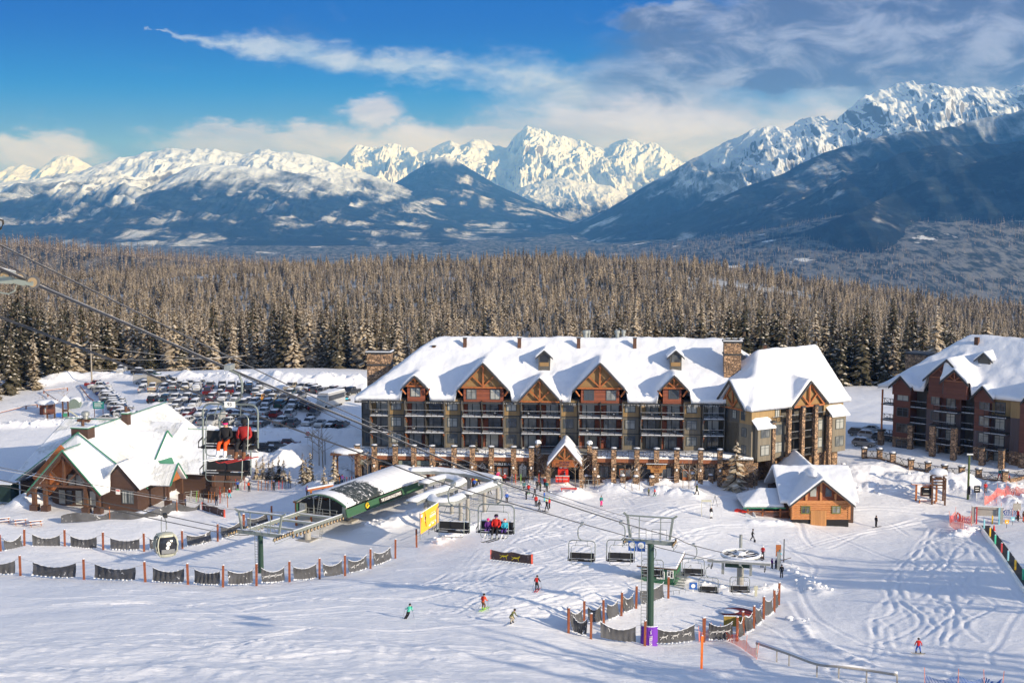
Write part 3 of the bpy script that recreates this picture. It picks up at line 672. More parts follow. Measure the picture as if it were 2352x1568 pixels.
def text(name, s, size, m, parent, loc, rot=(90, 0, 0), ext=.02, align='CENTER', fit=None, bold=0.0, xs=1.0):
    cu = bpy.data.curves.new(name, 'FONT'); cu.body = s; cu.size = size; cu.extrude = ext; cu.align_x = align; cu.align_y = 'CENTER'; cu.offset = bold; cu.resolution_u = 2
    to = bpy.data.objects.new(name, cu); COL.objects.link(to); bpy.context.view_layer.update()
    me = bpy.data.meshes.new_from_object(to.evaluated_get(bpy.context.evaluated_depsgraph_get())); me.name = name
    bpy.data.objects.remove(to); me.materials.clear(); me.materials.append(m)
    o = bpy.data.objects.new(name, me); COL.objects.link(o); o.parent = parent; o.location = loc; o.rotation_euler = tuple(R(a) for a in rot); o.scale = (xs, 1, 1)
    return o
# ---------------- building materials ----------------
def stone_mat(name, base, sc_=1.6):
    m, g, b = newmat(name); tc = g.n('ShaderNodeTexCoord').outputs['Object']
    mp = g.mapping(tc, sca=(1, 1, 1.7))
    v = g.n('ShaderNodeTexVoronoi', feature='F1', I_Scale=sc_); g.put(v.inputs['Vector'], mp); v2 = g.n('ShaderNodeTexVoronoi', feature='DISTANCE_TO_EDGE', I_Scale=sc_); g.put(v2.inputs['Vector'], mp)
    cr = g.n('ShaderNodeSeparateColor', i0=v.outputs['Color']).outputs[0]
    c = g.mix(cr, tuple(x * .55 for x in base), tuple(min(1, x * 1.7) for x in base)); c = g.mix(g.rng(v2.outputs[0], .02, .07), (.05, .04, .035), c)
    g.put(b.inputs['Base Color'], c); b.inputs['Roughness'].default_value = .85
    g.put(b.inputs['Normal'], g.bump(g.rng(v2.outputs[0], 0, .15), .9, .12)); return m
def board_mat(name, col, freq=4.0, axis=2, dark=.6, var=.2, bmp=.5, rough=.7):
    m, g, b = newmat(name); tc = g.n('ShaderNodeTexCoord').outputs['Object']
    s_ = g.n('ShaderNodeSeparateXYZ', i0=tc).outputs; t = s_[axis] if axis < 3 else g.math('ADD', s_[0], s_[1])
    u = g.math('FRACT', g.math('MULTIPLY', t, freq)); gap = g.rng(u, .0, .10)
    cell = g.math('FLOOR', g.math('MULTIPLY', t, freq)); wn = g.n('ShaderNodeTexWhiteNoise', noise_dimensions='1D', i1=cell).outputs[0]
    n = g.noise(g.mapping(tc, sca=(1, 1, 4) if axis == 2 else (4, 4, 1)), 2.2, 5, .65)
    f = g.math('MULTIPLY', g.rng(wn, 0, 1, 1 - var, 1 + var, False), g.rng(n, .25, .75, 1 - var, 1 + var, False)); f = g.math('MULTIPLY', f, g.rng(gap, 0, 1, dark, 1, False))
    c = g.n('ShaderNodeVectorMath', operation='SCALE'); c.inputs[0].default_value = col; g.put(c.inputs['Scale'], f); g.put(b.inputs['Base Color'], c.outputs[0])
    b.inputs['Roughness'].default_value = rough; g.put(b.inputs['Normal'], g.bump(gap, bmp, .04)); return m
def glass_mat(name, col=(.05, .06, .075), warm=False):
    m, g, b = newmat(name); tc = g.n('ShaderNodeTexCoord').outputs['Object']; oi = g.n('ShaderNodeObjectInfo').outputs['Random']
    n = g.noise(g.mapping(tc, sca=(1, 1, .5)), .9, 2); lt = g.math('ADD', g.math('MULTIPLY', oi, .8), g.math('MULTIPLY', n, .5))
    g.put(b.inputs['Base Color'], g.mix(g.rng(lt, .42, .85), col, (.36, .37, .35))); b.inputs['Roughness'].default_value = .12; b.inputs['Specular IOR Level'].default_value = .7
    return m
STONE = stone_mat('stone', (.30, .19, .115), 1.7); STONES = stone_mat('stone_shop', (.27, .17, .105), 2.2)
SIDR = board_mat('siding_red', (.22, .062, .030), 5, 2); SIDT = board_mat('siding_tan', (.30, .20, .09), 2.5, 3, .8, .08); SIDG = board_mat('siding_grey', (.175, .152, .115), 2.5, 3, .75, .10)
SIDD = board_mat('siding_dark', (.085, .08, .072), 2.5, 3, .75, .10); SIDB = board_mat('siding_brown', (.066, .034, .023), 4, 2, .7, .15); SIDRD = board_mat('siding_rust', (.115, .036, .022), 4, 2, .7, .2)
TIMB = mat('timber_orange', (.34, .115, .038), .6, var=.25, vs=2.5); TIMD = mat('timber_dark', (.10, .05, .03), .7, var=.25)
TRIM = mat('trim_charcoal', (.045, .047, .05), .6); TRIMB = mat('trim_slate', (.07, .085, .095), .6); TANW = mat('panel_tan', (.27, .17, .075), .8, var=.08)
RAIL = mat('railing_black', (.02, .021, .024), .5, .3); GLS = glass_mat('glass'); GLD = glass_mat('glass_dark', (.02, .022, .026))
CONC = mat('concrete', (.32, .31, .29), .85, var=.15); FASC = mat('fascia_rust', (.26, .10, .05), .7, var=.2); WHT = mat('white_paint', (.8, .8, .78), .5, var=.05)
GRNR = mat('green_metal', (.055, .24, .14), .35, .2, var=.08); DGRN = mat('green_fascia', (.048, .125, .068), .45, .1, var=.08); GALV = mat('galvanised', (.36, .38, .37), .45, .55, var=.15)
def metalroof():
    m, g, b = newmat('metal_roof_frosted'); tc = g.n('ShaderNodeTexCoord').outputs['Object']; ge = g.n('ShaderNodeNewGeometry')
    vt = g.n('ShaderNodeVectorTransform', vector_type='NORMAL', convert_from='WORLD', convert_to='OBJECT', i0=ge.outputs['Normal']).outputs[0]
    nx, ny, nz = g.n('ShaderNodeSeparateXYZ', i0=vt).outputs; x, y, z = g.n('ShaderNodeSeparateXYZ', i0=tc).outputs
    sel = g.math('GREATER_THAN', g.math('ABSOLUTE', ny), g.math('ABSOLUTE', nx)); t = g.math('ADD', g.math('MULTIPLY', x, sel), g.math('MULTIPLY', y, g.math('SUBTRACT', 1.0, sel)))
    u = g.math('ABSOLUTE', g.math('SUBTRACT', g.math('FRACT', g.math('MULTIPLY', t, 1.6)), .5)); seam = g.rng(u, .42, .48)
    n = g.noise(tc, .22, 4, .6, .5); n2 = g.noise(tc, 1.4, 5, .7)
    sn = g.rng(g.math('ADD', n, g.math('MULTIPLY', n2, .35)), .52, .66)
    base = g.mix(g.rng(n2, .3, .7), (.62, .63, .62), (.76, .77, .76)); base = g.mix(seam, base, (.46, .49, .47))
    g.put(b.inputs['Base Color'], g.mix(sn, base, (.85, .87, .9))); b.inputs['Roughness'].default_value = .55
    h = g.math('ADD', g.math('MULTIPLY', seam, .35), g.math('MULTIPLY', sn, g.math('ADD', .6, n2))); g.put(b.inputs['Normal'], g.bump(h, .6, .15)); return m
MROOF = metalroof()
# ---------------- roof surfaces ----------------
def hipf(x0, x1, y0, y1, ze, zr, hx0=None, hx1=None, axis='x'):
    """hip or gable roof, ridge along x (or y) halfway; hx0, hx1 = run of the hipped ends (None = gable end)"""
    def f(X, Y):
        A, B = (X, Y) if axis == 'x' else (Y, X)
        a0, a1, b0, b1 = (x0, x1, y0, y1) if axis == 'x' else (y0, y1, x0, x1)
        t = np.minimum((B - b0), (b1 - B)) / ((b1 - b0) / 2)
        if hx0: t = np.minimum(t, (A - a0) / hx0)
        if hx1: t = np.minimum(t, (a1 - A) / hx1)
        z = ze + (zr - ze) * t
        return np.where((X >= x0 - 1e-6) & (X <= x1 + 1e-6) & (Y >= y0 - 1e-6) & (Y <= y1 + 1e-6), z, -1e3)
    return f
def blur(Z, M, k):
    for _ in range(k):
        for ax in (0, 1):
            w_ = M.astype(float); zz = Z * w_
            num = zz * 2 + np.roll(zz, 1, ax) + np.roll(zz, -1, ax); den = w_ * 2 + np.roll(w_, 1, ax) + np.roll(w_, -1, ax)
            Z = np.where(M, num / np.maximum(den, 1e-6), Z)
    return Z
def roof_surface(name, parent, fns, x0, x1, y0, y1, m, step=.3, thick=.45, k=4, noise=.12, seed=1, label=None, dark=None, shape=None):
    xs_ = np.arange(x0 - step * 2, x1 + step * 2.5, step); ys_ = np.arange(y0 - step * 2, y1 + step * 2.5, step)
    X, Y = np.meshgrid(xs_, ys_); Z = np.full(X.shape, -1e3)
    for f in fns: Z = np.maximum(Z, f(X, Y))
    M = Z > -500
    if shape is not None: M &= shape(X, Y)
    Z0 = Z.copy(); Z = blur(Z, M, k)
    # distance to the edge, for a rounded lip
    e = M.astype(float)
    for _ in range(2): e = np.where(M, (e + np.roll(e, 1, 0) + np.roll(e, -1, 0) + np.roll(e, 1, 1) + np.roll(e, -1, 1)) / 5, 0)
    lip = np.clip((1 - e) * 1.2, 0, 1)
    Zt = Z + thick * (1 - .55 * lip) + noise * 1.7 * fbm(X / 2.9, Y / 2.0, 4, seed) + noise * .35 * fbm(X / .7, Y / .7, 2, seed + 3)
    Zb = Z0 - .02
    idx = -np.ones(X.shape, int); n = int(M.sum()); idx[M] = np.arange(n)
    V = np.r_[np.stack([X[M], Y[M], Zt[M]], 1), np.stack([X[M], Y[M], np.minimum(Zb[M], Zt[M] - .05)], 1)]
    q = M[:-1, :-1] & M[1:, :-1] & M[:-1, 1:] & M[1:, 1:]
    # keep only quads whose corners belong together (no walls of snow across a gable face)
    jump = np.maximum.reduce([Zt[:-1, :-1], Zt[1:, :-1], Zt[:-1, 1:], Zt[1:, 1:]]) - np.minimum.reduce([Zt[:-1, :-1], Zt[1:, :-1], Zt[:-1, 1:], Zt[1:, 1:]])
    a, b_, c, d = idx[:-1, :-1][q], idx[:-1, 1:][q], idx[1:, 1:][q], idx[1:, :-1][q]
    Fc = np.stack([a, b_, c, d], 1).tolist() + np.stack([a + n, d + n, c + n, b_ + n], 1).tolist()
    qi = np.pad(q, 1); 
    def side(cond, p, r): 
        return np.stack([p[cond], r[cond], r[cond] + n, p[cond] + n], 1).tolist()
    I = idx
    Fc += side(q & ~qi[:-2, 1:-1], I[:-1, 1:], I[:-1, :-1]); Fc += side(q & ~qi[2:, 1:-1], I[1:, :-1], I[1:, 1:])
    Fc += side(q & ~qi[1:-1, :-2], I[:-1, :-1], I[1:, :-1]); Fc += side(q & ~qi[1:-1, 2:], I[1:, 1:], I[:-1, 1:])
    o = mesh_obj(name, V, Fc, [m], None, True, parent)
    if label: o['label'] = label
    return o
def window(parent, x, z, w_, h_, y=0.0, rot=0.0, nx=2, nz=1.4, frame=TRIMB, glass=GLS, name='window', loc=None, lit=None):
    """framed window whose face looks towards local -y; x, z = lower left corner"""
    b = MB(); t = .11
    b.box(0, w_, -.07, .02, 0, t, frame).box(0, w_, -.07, .02, h_ - t, h_, frame).box(0, t, -.07, .02, t, h_ - t, frame).box(w_ - t, w_, -.07, .02, t, h_ - t, frame)
    for i in range(1, nx): b.box(w_ * i / nx - .04, w_ * i / nx + .04, -.06, .02, t, h_ - t, frame)
    if nz: b.box(t, w_ - t, -.05, .015, h_ * .70 - .03, h_ * .70 + .03, frame)
    o = b.build(name, parent); o.location = (x, y, z)
    if rot: o.rotation_euler = (0, 0, rot)
    p = MB().box(t * .6, w_ - t * .6, -.02, .01, t * .6, h_ - t * .6, glass).build('pane', o)
    return o
def gable_tri(b, x0, x1, zb, xa, za, y, m, th=.2):
    b.prism([(x0, zb), (x1, zb), (xa, za)], y, y + th, m)
def truss(parent, x0, x1, zb, xa, za, y, m=None, r=.28, web=True, name='truss'):
    m = m or TIMB; b = MB(); th = (y - r * .5)
    b.beam((x0, th, zb), (x1, th, zb), r, r, m); b.beam((x0, th, zb), (xa, th, za), r, r, m); b.beam((x1, th, zb), (xa, th, za), r, r, m)
    if web:
        b.beam((xa, th - .03, zb), (xa, th - .03, za - .1), r, r, m)
        for s, xx in ((-1, x0), (1, x1)): b.beam((xa, th - .015, zb + .15), ((xa + xx) / 2, th - .015, (zb + za) / 2), r * .8, r * .8, m)
    return b.build(name, parent)
def fascia(b, x0, xa, x1, zb, za, y0, y1, m, t=.28, ov=.0):
    """raking boards of a gable roof, from y0 to y1, thickness t"""
    for xx in (x0, x1):
        b.prism([(xx, zb), (xa, za), (xa, za - t * 1.3), (xx, zb - t * 1.3)] if xx < xa else [(xa, za), (xx, zb), (xx, zb - t * 1.3), (xa, za - t * 1.3)], y0, y1, m)
def railing(parent, x0, x1, y, z, h=1.0, rot=0, loc=None, name='railing', xs=None, snow=True, m=None):
    m = m or RAIL; b = MB(); L = x1 - x0
    b.box(x0, x1, y - .03, y + .03, z + h - .07, z + h, m).box(x0, x1, y - .03, y + .03, z + .08, z + .14, m)
    n = max(2, int(L / .22)); c = (x0 + x1) / 2
    for i in range(n + 1):
        xx = x0 + L * i / n
        if abs(xx - c) < .55: continue
        b.box(xx - .015, xx + .015, y - .012, y + .012, z + .14, z + h - .07, m)
    for xx in (c - .55, c + .55, x0 + .03, x1 - .03): b.box(xx - .035, xx + .035, y - .035, y + .035, z, z + h, m)
    b.beam((c - .52, y, z + .16), (c + .52, y, z + h - .1), .05, .05, m).beam((c - .52, y + .005, z + h - .1), (c + .52, y + .005, z + .16), .05, .05, m)
    if snow: b.box(x0, x1, y - .025, y + .025, z + h + .002, z + h + .025, SNOW)
    return b.build(name, parent)
class Frame:
    """a building's own axes: origin, turned by rz about z"""
    def __init__(s, x, y, rz): s.o = Vector((x, y, 0)); s.rz = rz; s.u = Vector((math.cos(rz), math.sin(rz), 0)); s.w = Vector((-math.sin(rz), math.cos(rz), 0))
    def uz(s, px, py, w_):
        """where the sight line through an image point meets the building's vertical plane y = w_"""
        c = Vector((0, 0, HC)); d = P(px, py, 1.0) - c
        t = ((s.o + s.w * w_) - c).dot(s.w) / d.dot(s.w); p = c + d * t
        return (p - s.o).dot(s.u), p.z
    def world(s, u, w_, z=0): return s.o + s.u * u + s.w * w_ + Vector((0, 0, z))
# ---------------- main hotel ----------------
pc = P(1250, 1030, 241); HF = Frame(pc.x, pc.y, R(-4))
hotel = thing('hotel', 'long lodge hotel with snow covered roof and red gabled bays', 'hotel', (HF.o.x, HF.o.y, 0), HF.rz)
Zs = [3.0, 5.78, 8.6, 11.4]           # terrace floor, second, third floor, wall top
def hu(X, w_=0.0, z3=True):            # columns read off the facade
    px = ((1400 if z3 else 2100) + X / 2.4125) / 1.741
    return HF.uz(px, 980, w_)[0]
uL, uR = hu(112), hu(1945, 0, False)
REAR = 22.0
# bays: kind, left, right, siding, divider
bays = [('wall', hu(112), hu(205), SIDD, SIDD), ('balc', hu(205), hu(382), SIDG, SIDT), ('wall', hu(382), hu(540), SIDG, SIDT), ('balc', hu(540), hu(735), SIDR, SIDR), ('balc', hu(735), hu(918), SIDG, SIDT),
        ('wall', hu(918), hu(1085), SIDG, SIDT), ('balc', hu(1085), hu(1275), SIDR, SIDR), ('balc', hu(1275), hu(1485), SIDR, SIDR), ('wall', hu(1485), hu(1655), SIDG, SIDT),
        ('balc', hu(1655), hu(150, 0, False), SIDR, SIDR), ('balc', hu(150, 0, False), hu(345, 0, False), SIDR, SIDR), ('wall', hu(345, 0, False), hu(518, 0, False), SIDG, SIDT), ('balc', hu(518, 0, False), hu(726, 0, False), SIDR, SIDR),
        ('balc', hu(726, 0, False), hu(938, 0, False), SIDR, SIDR), ('wall', hu(938, 0, False), hu(1115, 0, False), SIDG, SIDT), ('balc', hu(1115, 0, False), hu(1312, 0, False), SIDG, SIDT), ('balc', hu(1312, 0, False), hu(1528, 0, False), SIDR, SIDR),
        ('wall', hu(1528, 0, False), hu(1712, 0, False), SIDG, SIDT), ('balc', hu(1712, 0, False), hu(1915, 0, False), SIDG, SIDG)]
wl = MB(); brs = MB(); slabs = []
rb = random.Random(12)
for bi, (kd_, a, c, m0, m1) in enumerate(bays):
    for fl in range(3):
        z0, z1 = Zs[fl], Zs[fl + 1]; mm = m1 if fl == 2 else m0; y0 = 0.0 if kd_ == 'wall' else 1.1
        wl.box(a, c, y0, y0 + .3, z0, z1, mm)
        if kd_ == 'wall':
            wl.box(a, c, -.035, -.002, z1 - .16, z1, TRIM)
            wc = (a + c) / 2 - (.0 if bi else -.2); w_ = 1.75 if bi else .95
            window(hotel, wc - w_ / 2 - .25 * (bi > 0), z0 + .75, w_, 1.6, -.005)
            if bi: wl.tube((c - .28, -.1, z0), (c - .28, -.1, z1), .06, TRIM, 6)
        else:
            d = MB(); dw = 2.0; dx = (a + c) / 2 - dw / 2 + rb.choice([-.25, .2])
            d.box(dx - .1, dx, 1.0, 1.09, z0 + .05, z0 + 2.35, TRIM).box(dx + dw, dx + dw + .1, 1.0, 1.09, z0 + .05, z0 + 2.35, TRIM).box(dx - .1, dx + dw + .1, 1.0, 1.09, z0 + 2.35, z0 + 2.5, TRIM).box(dx + .62, dx + .78, 1.0, 1.09, z0 + .05, z0 + 2.35, TRIM)
            do = d.build('balcony_door', hotel)
            MB().box(dx, dx + .62, 1.02, 1.07, z0 + .1, z0 + 2.35, GLS).box(dx + .78, dx + dw, 1.02, 1.07, z0 + .1, z0 + 2.35, GLS).build('pane', do)
            if fl:
                s_ = MB().box(a + .02, c - .02, -1.55, 1.09, z0 - .22, z0, TRIM).box(a + .1, c - .1, -1.5, .95, z0 + .003, z0 + .05 + rb.random() * .1, SNOW)
                s_.box(a + .02, c - .02, -1.575, -1.553, z0 - .03, z0 + .01, SNOW)
                so = s_.build('balcony', hotel); railing(so, a + .06, c - .06, -1.48, z0, 1.0)
                for xx, sg in ((a + .12, -1), (c - .12, 1)):
                    if rb.random() < .8 and (bays[min(bi + sg, len(bays) - 1)][0] == "wall"): brs.beam((xx, .05, z0 - 1.25), (xx, -1.4, z0 - .3), .18, .22, TIMB).beam((xx, -.06, z0 - 1.35), (xx, -.06, z0 - .3), .2, .14, TIMB)
                if rb.random() < .6:
                    cx_ = (a + c) / 2 + rb.uniform(-.7, .7); ch_ = MB().box(cx_ - .28, cx_ + .28, -.6, -.1, z0 + .38, z0 + .44, RAIL).box(cx_ - .28, cx_ + .28, -.12, -.08, z0 + .4, z0 + .95, RAIL)
                    for ax in (-.25, .22):
                        for ay in (-.58, -.12): ch_.box(cx_ + ax, cx_ + ax + .04, ay, ay + .04, z0 + .06, z0 + .4, RAIL)
                    ch_.blob((cx_, -.35, z0 + .48), .26, .24, .09, SNOW, bi + fl).build('balcony_chair', so)
            # side walls of the recess
            for xx in (a, c):
                wl.box(xx - .09, xx + .09, -1.40 if fl else -.9, 1.09, z0, z1 - .23, SIDD if fl < 2 else SIDD)
wl.box(uL, uR, 1.41, REAR, 3.0, 11.38, SIDD); wl.box(uL, uL + .3, 0.0, 1.4, 3.0, 11.38, SIDD)
wl.build('wall', hotel); brs.build('balcony_bracket', hotel, label='orange timber brackets under the balconies')
# gables: apex px, py, feet, wall columns, windows, style
gfn = []; gz_eave = 11.3
def gable(ap, fl_, fr, wallx, ymain=-1.9, nwin=1, style='red'):
    ua, za = HF.uz(ap[0], ap[1], ymain); ul, zl = HF.uz(fl_[0], fl_[1], ymain); ur, zr = HF.uz(fr[0], fr[1], ymain)
    za -= .25; hw = (ur - ul) / 2; uc = (ul + ur) / 2; ua = uc; zf = (zl + zr) / 2 - .1
    yb = ymain + (za - 11.1) / (9.6 / 12.0) + 1.2
    gfn.append((uc, hw, zf, za, ymain - .1, yb + 4))
    b = MB(); fascia(b, uc - hw, uc, uc + hw, zf + .02, za + .02, ymain - .12, ymain + .12, TRIM, .26); b.build('fascia', hotel)
    if wallx:
        a, c = wallx; w_ = MB(); zt = lambda x: zf + (za - zf) * (1 - abs(x - uc) / hw) - .35
        yw = -.7
        if style == 'low': zwl = 11.4; w_.prism([(uc - hw + .5, zf - .05), (uc + hw - .5, zf - .05), (uc, za - .4)], yw, yw + .2, TANW)
        else:
            w_.prism([(a, 11.0), (c, 11.0), (c, zt(c)), (a, zt(a))], yw, 6.0, SIDR)
            zz = zf + .5
            w_.prism([(uc - hw * .86, zz), (uc + hw * .86, zz), (uc, za - .35)], yw - .12, yw - .02, TANW)
            wz = 1.75 if nwin == 2 else 1.55
            if nwin == 2:
                for xx in (a + .5, c - .5 - 1.7): window(hotel, xx, zf - wz + .15, 1.7, wz, yw - .01)
            else: window(hotel, uc - .85, zf - wz + .15, 1.7, wz, yw - .01)
            for xx, sg in ((a, 1), (c, -1)):
                bb = MB(); bb.beam((xx - sg * .25, yw - .3, zf - .9), (xx - sg * .9, yw - .9, zf + .1), .22, .22, TIMB); bb.build('eave_bracket', hotel)
        w_.build('gable_wall', hotel)
        y_t = yw - .16; zb_ = zf + (.5 if style != 'low' else .05)
        k = (za - .3 - zb_) / (za - zf) ; truss(hotel, uc - hw * k, uc + hw * k, zb_, uc, za - .35, y_t - .15, r=.26)
G1 = gable((950, 859), (919, 893), (985, 893), (hu(560), hu(730)), nwin=1)
gable((1107, 829), (1048, 896), (1170, 897), (hu(1100), hu(1480)), nwin=2)
gable((1239, 864), (1188, 923), (1291, 923), (hu(1655), hu(345, 0, False)), style='low')
gable((1377, 829), (1314, 898), (1442, 899), (hu(538, 0, False), hu(905, 0, False)), nwin=2)
gable((1547.5, 858), (1512, 897), (1585, 899), (hu(1325, 0, False), hu(1500, 0, False)), nwin=1)
dorm = []
for ap, fy in (((1250, 800), 822), ((1552.5, 800), 822)):
    yd = 4.5; ua, za = HF.uz(ap[0], ap[1], yd); _, zf = HF.uz(ap[0], fy, yd); _, zb_ = HF.uz(ap[0], 842, yd)
    dorm.append((ua, 1.5, zf, za - .3, yd - .35, yd + 5)); b = MB()
    b.prism([(ua - 1.0, zb_ - 1.2), (ua + 1.0, zb_ - 1.2), (ua + 1.0, zf + .3), (ua, za - .5), (ua - 1.0, zf + .3)], yd, yd + 4, SIDD); b.box(ua - .8, ua + .8, yd - .05, yd - .003, zb_ + .1, zb_ + .75, TANW)
    fascia(b, ua - 1.5, ua, ua + 1.5, zf, za - .28, yd - .4, yd - .2, TRIM, .2); o = b.build('dormer', hotel); roof_surface('dormer_roof', hotel, [hipf(ua - 1.5, ua + 1.5, yd - .3, yd + 5, zf, za - .3, axis='y')], ua - 1.5, ua + 1.5, yd - .3, yd + 5, SNOW, step=.18, thick=.4, k=2, noise=.06, seed=3); MB().box(ua - .7, ua + .7, yd - .06, yd - .01, zb_ + .8, zf + .55, GLD).build('window', o)
# wing at the right end
A1 = P(1727, 938, 232); A2 = P(1938, 916, 242.6); wa = math.atan2(A2.y - A1.y, A2.x - A1.x); WF = Frame(A1.x, A1.y, wa); WL = (A2 - A1).xy.length
def to_h(fn, fr):                      # use the wing's roof function in the hotel's axes
    def f(X, Y):
        wx = HF.o.x + HF.u.x * X + HF.w.x * Y - fr.o.x; wy = HF.o.y + HF.u.y * X + HF.w.y * Y - fr.o.y
        return fn(wx * fr.u.x + wy * fr.u.y, wx * fr.w.x + wy * fr.w.y)
    return f
rel = wa - HF.rz
wing_o = HF.world  # origin
lx = (WF.o - HF.o).dot(HF.u); ly = (WF.o - HF.o).dot(HF.w)
wing = None
def wbox(b, x0, x1, y0, y1, z0, z1, m): return b.box(x0, x1, y0, y1, z0, z1, m)
wgab = []
def wgable(b_ap, b_l, b_r, y):
    ua, za = WF.uz(*b_ap, y); ul, zl = WF.uz(*b_l, y); ur, zr = WF.uz(*b_r, y); return (ul + ur) / 2, (ur - ul) / 2, (zl + zr) / 2 - .1, za - .3
fns = [hipf(uL - 1.0, uR + 13, -1.2, REAR + 2, 11.0, 20.6, 13.0, 13.0)]
for uc, hw, zf, za, y0, y1 in gfn: fns.append(hipf(uc - hw, uc + hw, y0, y1, zf, za, axis='y'))
wg1 = wgable((1859, 870), (1820, 932), (1901, 920), -1.0)
wfn = [hipf(-1.0, WL + 1.0, -1.0, 16.5, 10.8, 19.3, 9.0), hipf(wg1[0] - wg1[1], wg1[0] + wg1[1], -1.25, 9, wg1[2], wg1[3], axis='y'), hipf(-1.3, 9, .2, 8.2, 10.8, 15.4, axis='x')]
# gable that looks to the left out of the wing (facing local -x)
roof_surface('roof', hotel, fns, uL - 1, uR + 13, -3, REAR + 2, SNOW, step=.33, thick=.55, k=4, noise=.16, seed=4, label='thick snow covered roof', shape=lambda X, Y: (X < uR + .9) | (Y > 5.5 + (X - uR)))
ev = MB(); ev.box(uL - 1.0, uR, -1.15, -.95, 10.72, 11.0, TRIM)
segs = sorted([(g_[0] - g_[1] * .8, g_[0] + g_[1] * .8) for g_ in gfn]); xx = uL - .9
for a, c in segs + [(uR, uR)]:
    x = xx
    while x < a - .1:
        if rb.random() < .5:
            l = rb.uniform(.2, .75) * (1 if x > 0 else .5); ev.add([(x, -1.2, 10.9), (x + .05, -1.2, 10.9), (x + .02, -1.16, 10.9), (x + .025, -1.19, 10.9 - l)], [(0, 1, 3), (1, 2, 3), (2, 0, 3)], WHT)
        x += .16
    xx = c
ev.build('eave', hotel)
# wing body, parts placed in the wing's axes
wroot = bpy.data.objects.new('east_wing', None); COL.objects.link(wroot); wroot.parent = hotel; wroot.location = (lx, ly, 0); wroot.rotation_euler = (0, 0, rel)
roof_surface('wing_roof', wroot, wfn, -1.3, WL + 1, -1.3, 16.5, SNOW, step=.3, thick=.6, k=4, noise=.16, seed=6)
b = MB()
zw = [-.6, 2.6, 5.6, 8.4, 10.8]
b.box(0, WL, 3.1, 15, 2.6, 10.7, SIDD); b.box(0, 6.2, .0, 3.0, 8.4, 10.8, SIDT); b.box(0, .1, .1, 14.9, 2.6, 8.4, SIDG)
b.box(.35, 3.6, .012, 3.0, 2.6, 8.38, SIDG); b.box(-.02, .34, .0, 3.0, 2.6, 8.38, SIDG)
b.box(.6, 3.7, -.9, -.01, 2.4, 7.9, SIDG)        # left bay
b.box(4.2, 7.2, .0, 3.0, 2.4, 8.38, SIDG); b.box(13.4, 16.0, .0, 3.0, 2.4, 8.4, SIDG); b.box(17.1, 20.2, -.9, 3.0, 2.4, 8.6, SIDG); b.box(16.0, WL, .1, 3.0, 8.6, 10.8, SIDT)
b.prism([(wg1[0] - wg1[1] + .5, 10.7), (wg1[0] + wg1[1] - .5, 10.7), (wg1[0], wg1[3] - .4)], -.4, 3, TANW)
for z_ in (2.6, 5.6, 8.4): b.box(7.4, 13.4, -.6, 3.0, z_ - .2, z_, TRIM)
b.box(.2, WL - .2, 3.0, 15, -2.8, 2.6, STONE)
for xx in (.7, 4.4, 15.0, 18.5): b.box(xx, xx + 1.2, .4, 1.6, -2.8, 2.4, STONE)
b.prismx([(.7, 10.8), (7.7, 10.8), (4.2, 14.9)], -.35, 0.05, SIDT)
b.build('wing_wall', wroot)
for xx, z0 in ((3.85, -2.8), (7.3, -2.8), (10.3, -2.8), (13.2, -2.8), (16.4, -2.8)):
    MB().box(xx - .32, xx + .32, -1.2, -.5, z0, 10.6 if xx > 5 and xx < 14 else 8.6, STONE).box(xx - .42, xx + .42, -1.3, -.4, (10.6 if 5 < xx < 14 else 8.6), (10.85 if 5 < xx < 14 else 8.9), TRIM).build('pillar', wroot)
for xx, yy, fls in ((1.2, -.92, (0, 1)), (4.8, -.02, (0, 1)), (13.8, -.02, (0, 1)), (17.8, -.92, (0, 1)), (5.0, -.02, (2,)), (14.4, -.02, (2,))):
    for f_ in fls: window(wroot, xx, 3.3 + 2.95 * f_, 1.9 if f_ < 2 else 1.0, 1.75, yy)
for z_ in (2.6, 5.6, 8.4):
    for xx in (7.65, 10.65): railing(wroot, xx, xx + 2.3, -.5, z_, 1.0)
railing(wroot, 4.3, 7.0, -.3, 8.4, 1.0); railing(wroot, 13.6, 16.0, -.3, 8.4, 1.0)
for xx, ww in ((.5, 3.3), (17.0, 3.4)):
    b = MB(); z0 = 8.0 if xx < 5 else 8.7; b.add([(xx - .5, -1.5, z0), (xx + ww + .2, -1.5, z0), (xx + ww + .2, .4, z0 + 1.5), (xx - .5, .4, z0 + 1.5), (xx - .5, -1.5, z0 - .2), (xx + ww + .2, -1.5, z0 - .2), (xx + ww - .6, .4, z0 + 1.9), (xx + .4, .4, z0 + 1.9)], [(0, 1, 7 - 1, 7), (0, 4, 5, 1), (1, 2, 6), (0, 7, 3), (4, 0, 3), (5, 2, 1)], SNOW)
    b.build('bay_roof', wroot)
truss(wroot, wg1[0] - wg1[1] + .55, wg1[0] + wg1[1] - .55, 10.75, wg1[0], wg1[3] - .35, -.62, r=.28)
b = MB(); fascia(b, wg1[0] - wg1[1], wg1[0], wg1[0] + wg1[1], wg1[2], wg1[3], -1.35, -1.1, TRIM, .26)
b.prismx([(.1, 10.75), (4.2, 15.45), (4.2, 15.0), (.1, 10.3)], -1.5, -1.25, TRIM); b.prismx([(8.3, 10.75), (4.2, 15.45), (4.2, 15.0), (8.3, 10.3)], -1.5, -1.25, TRIM); b.build('fascia', wroot)
b = MB(); y_ = -.55
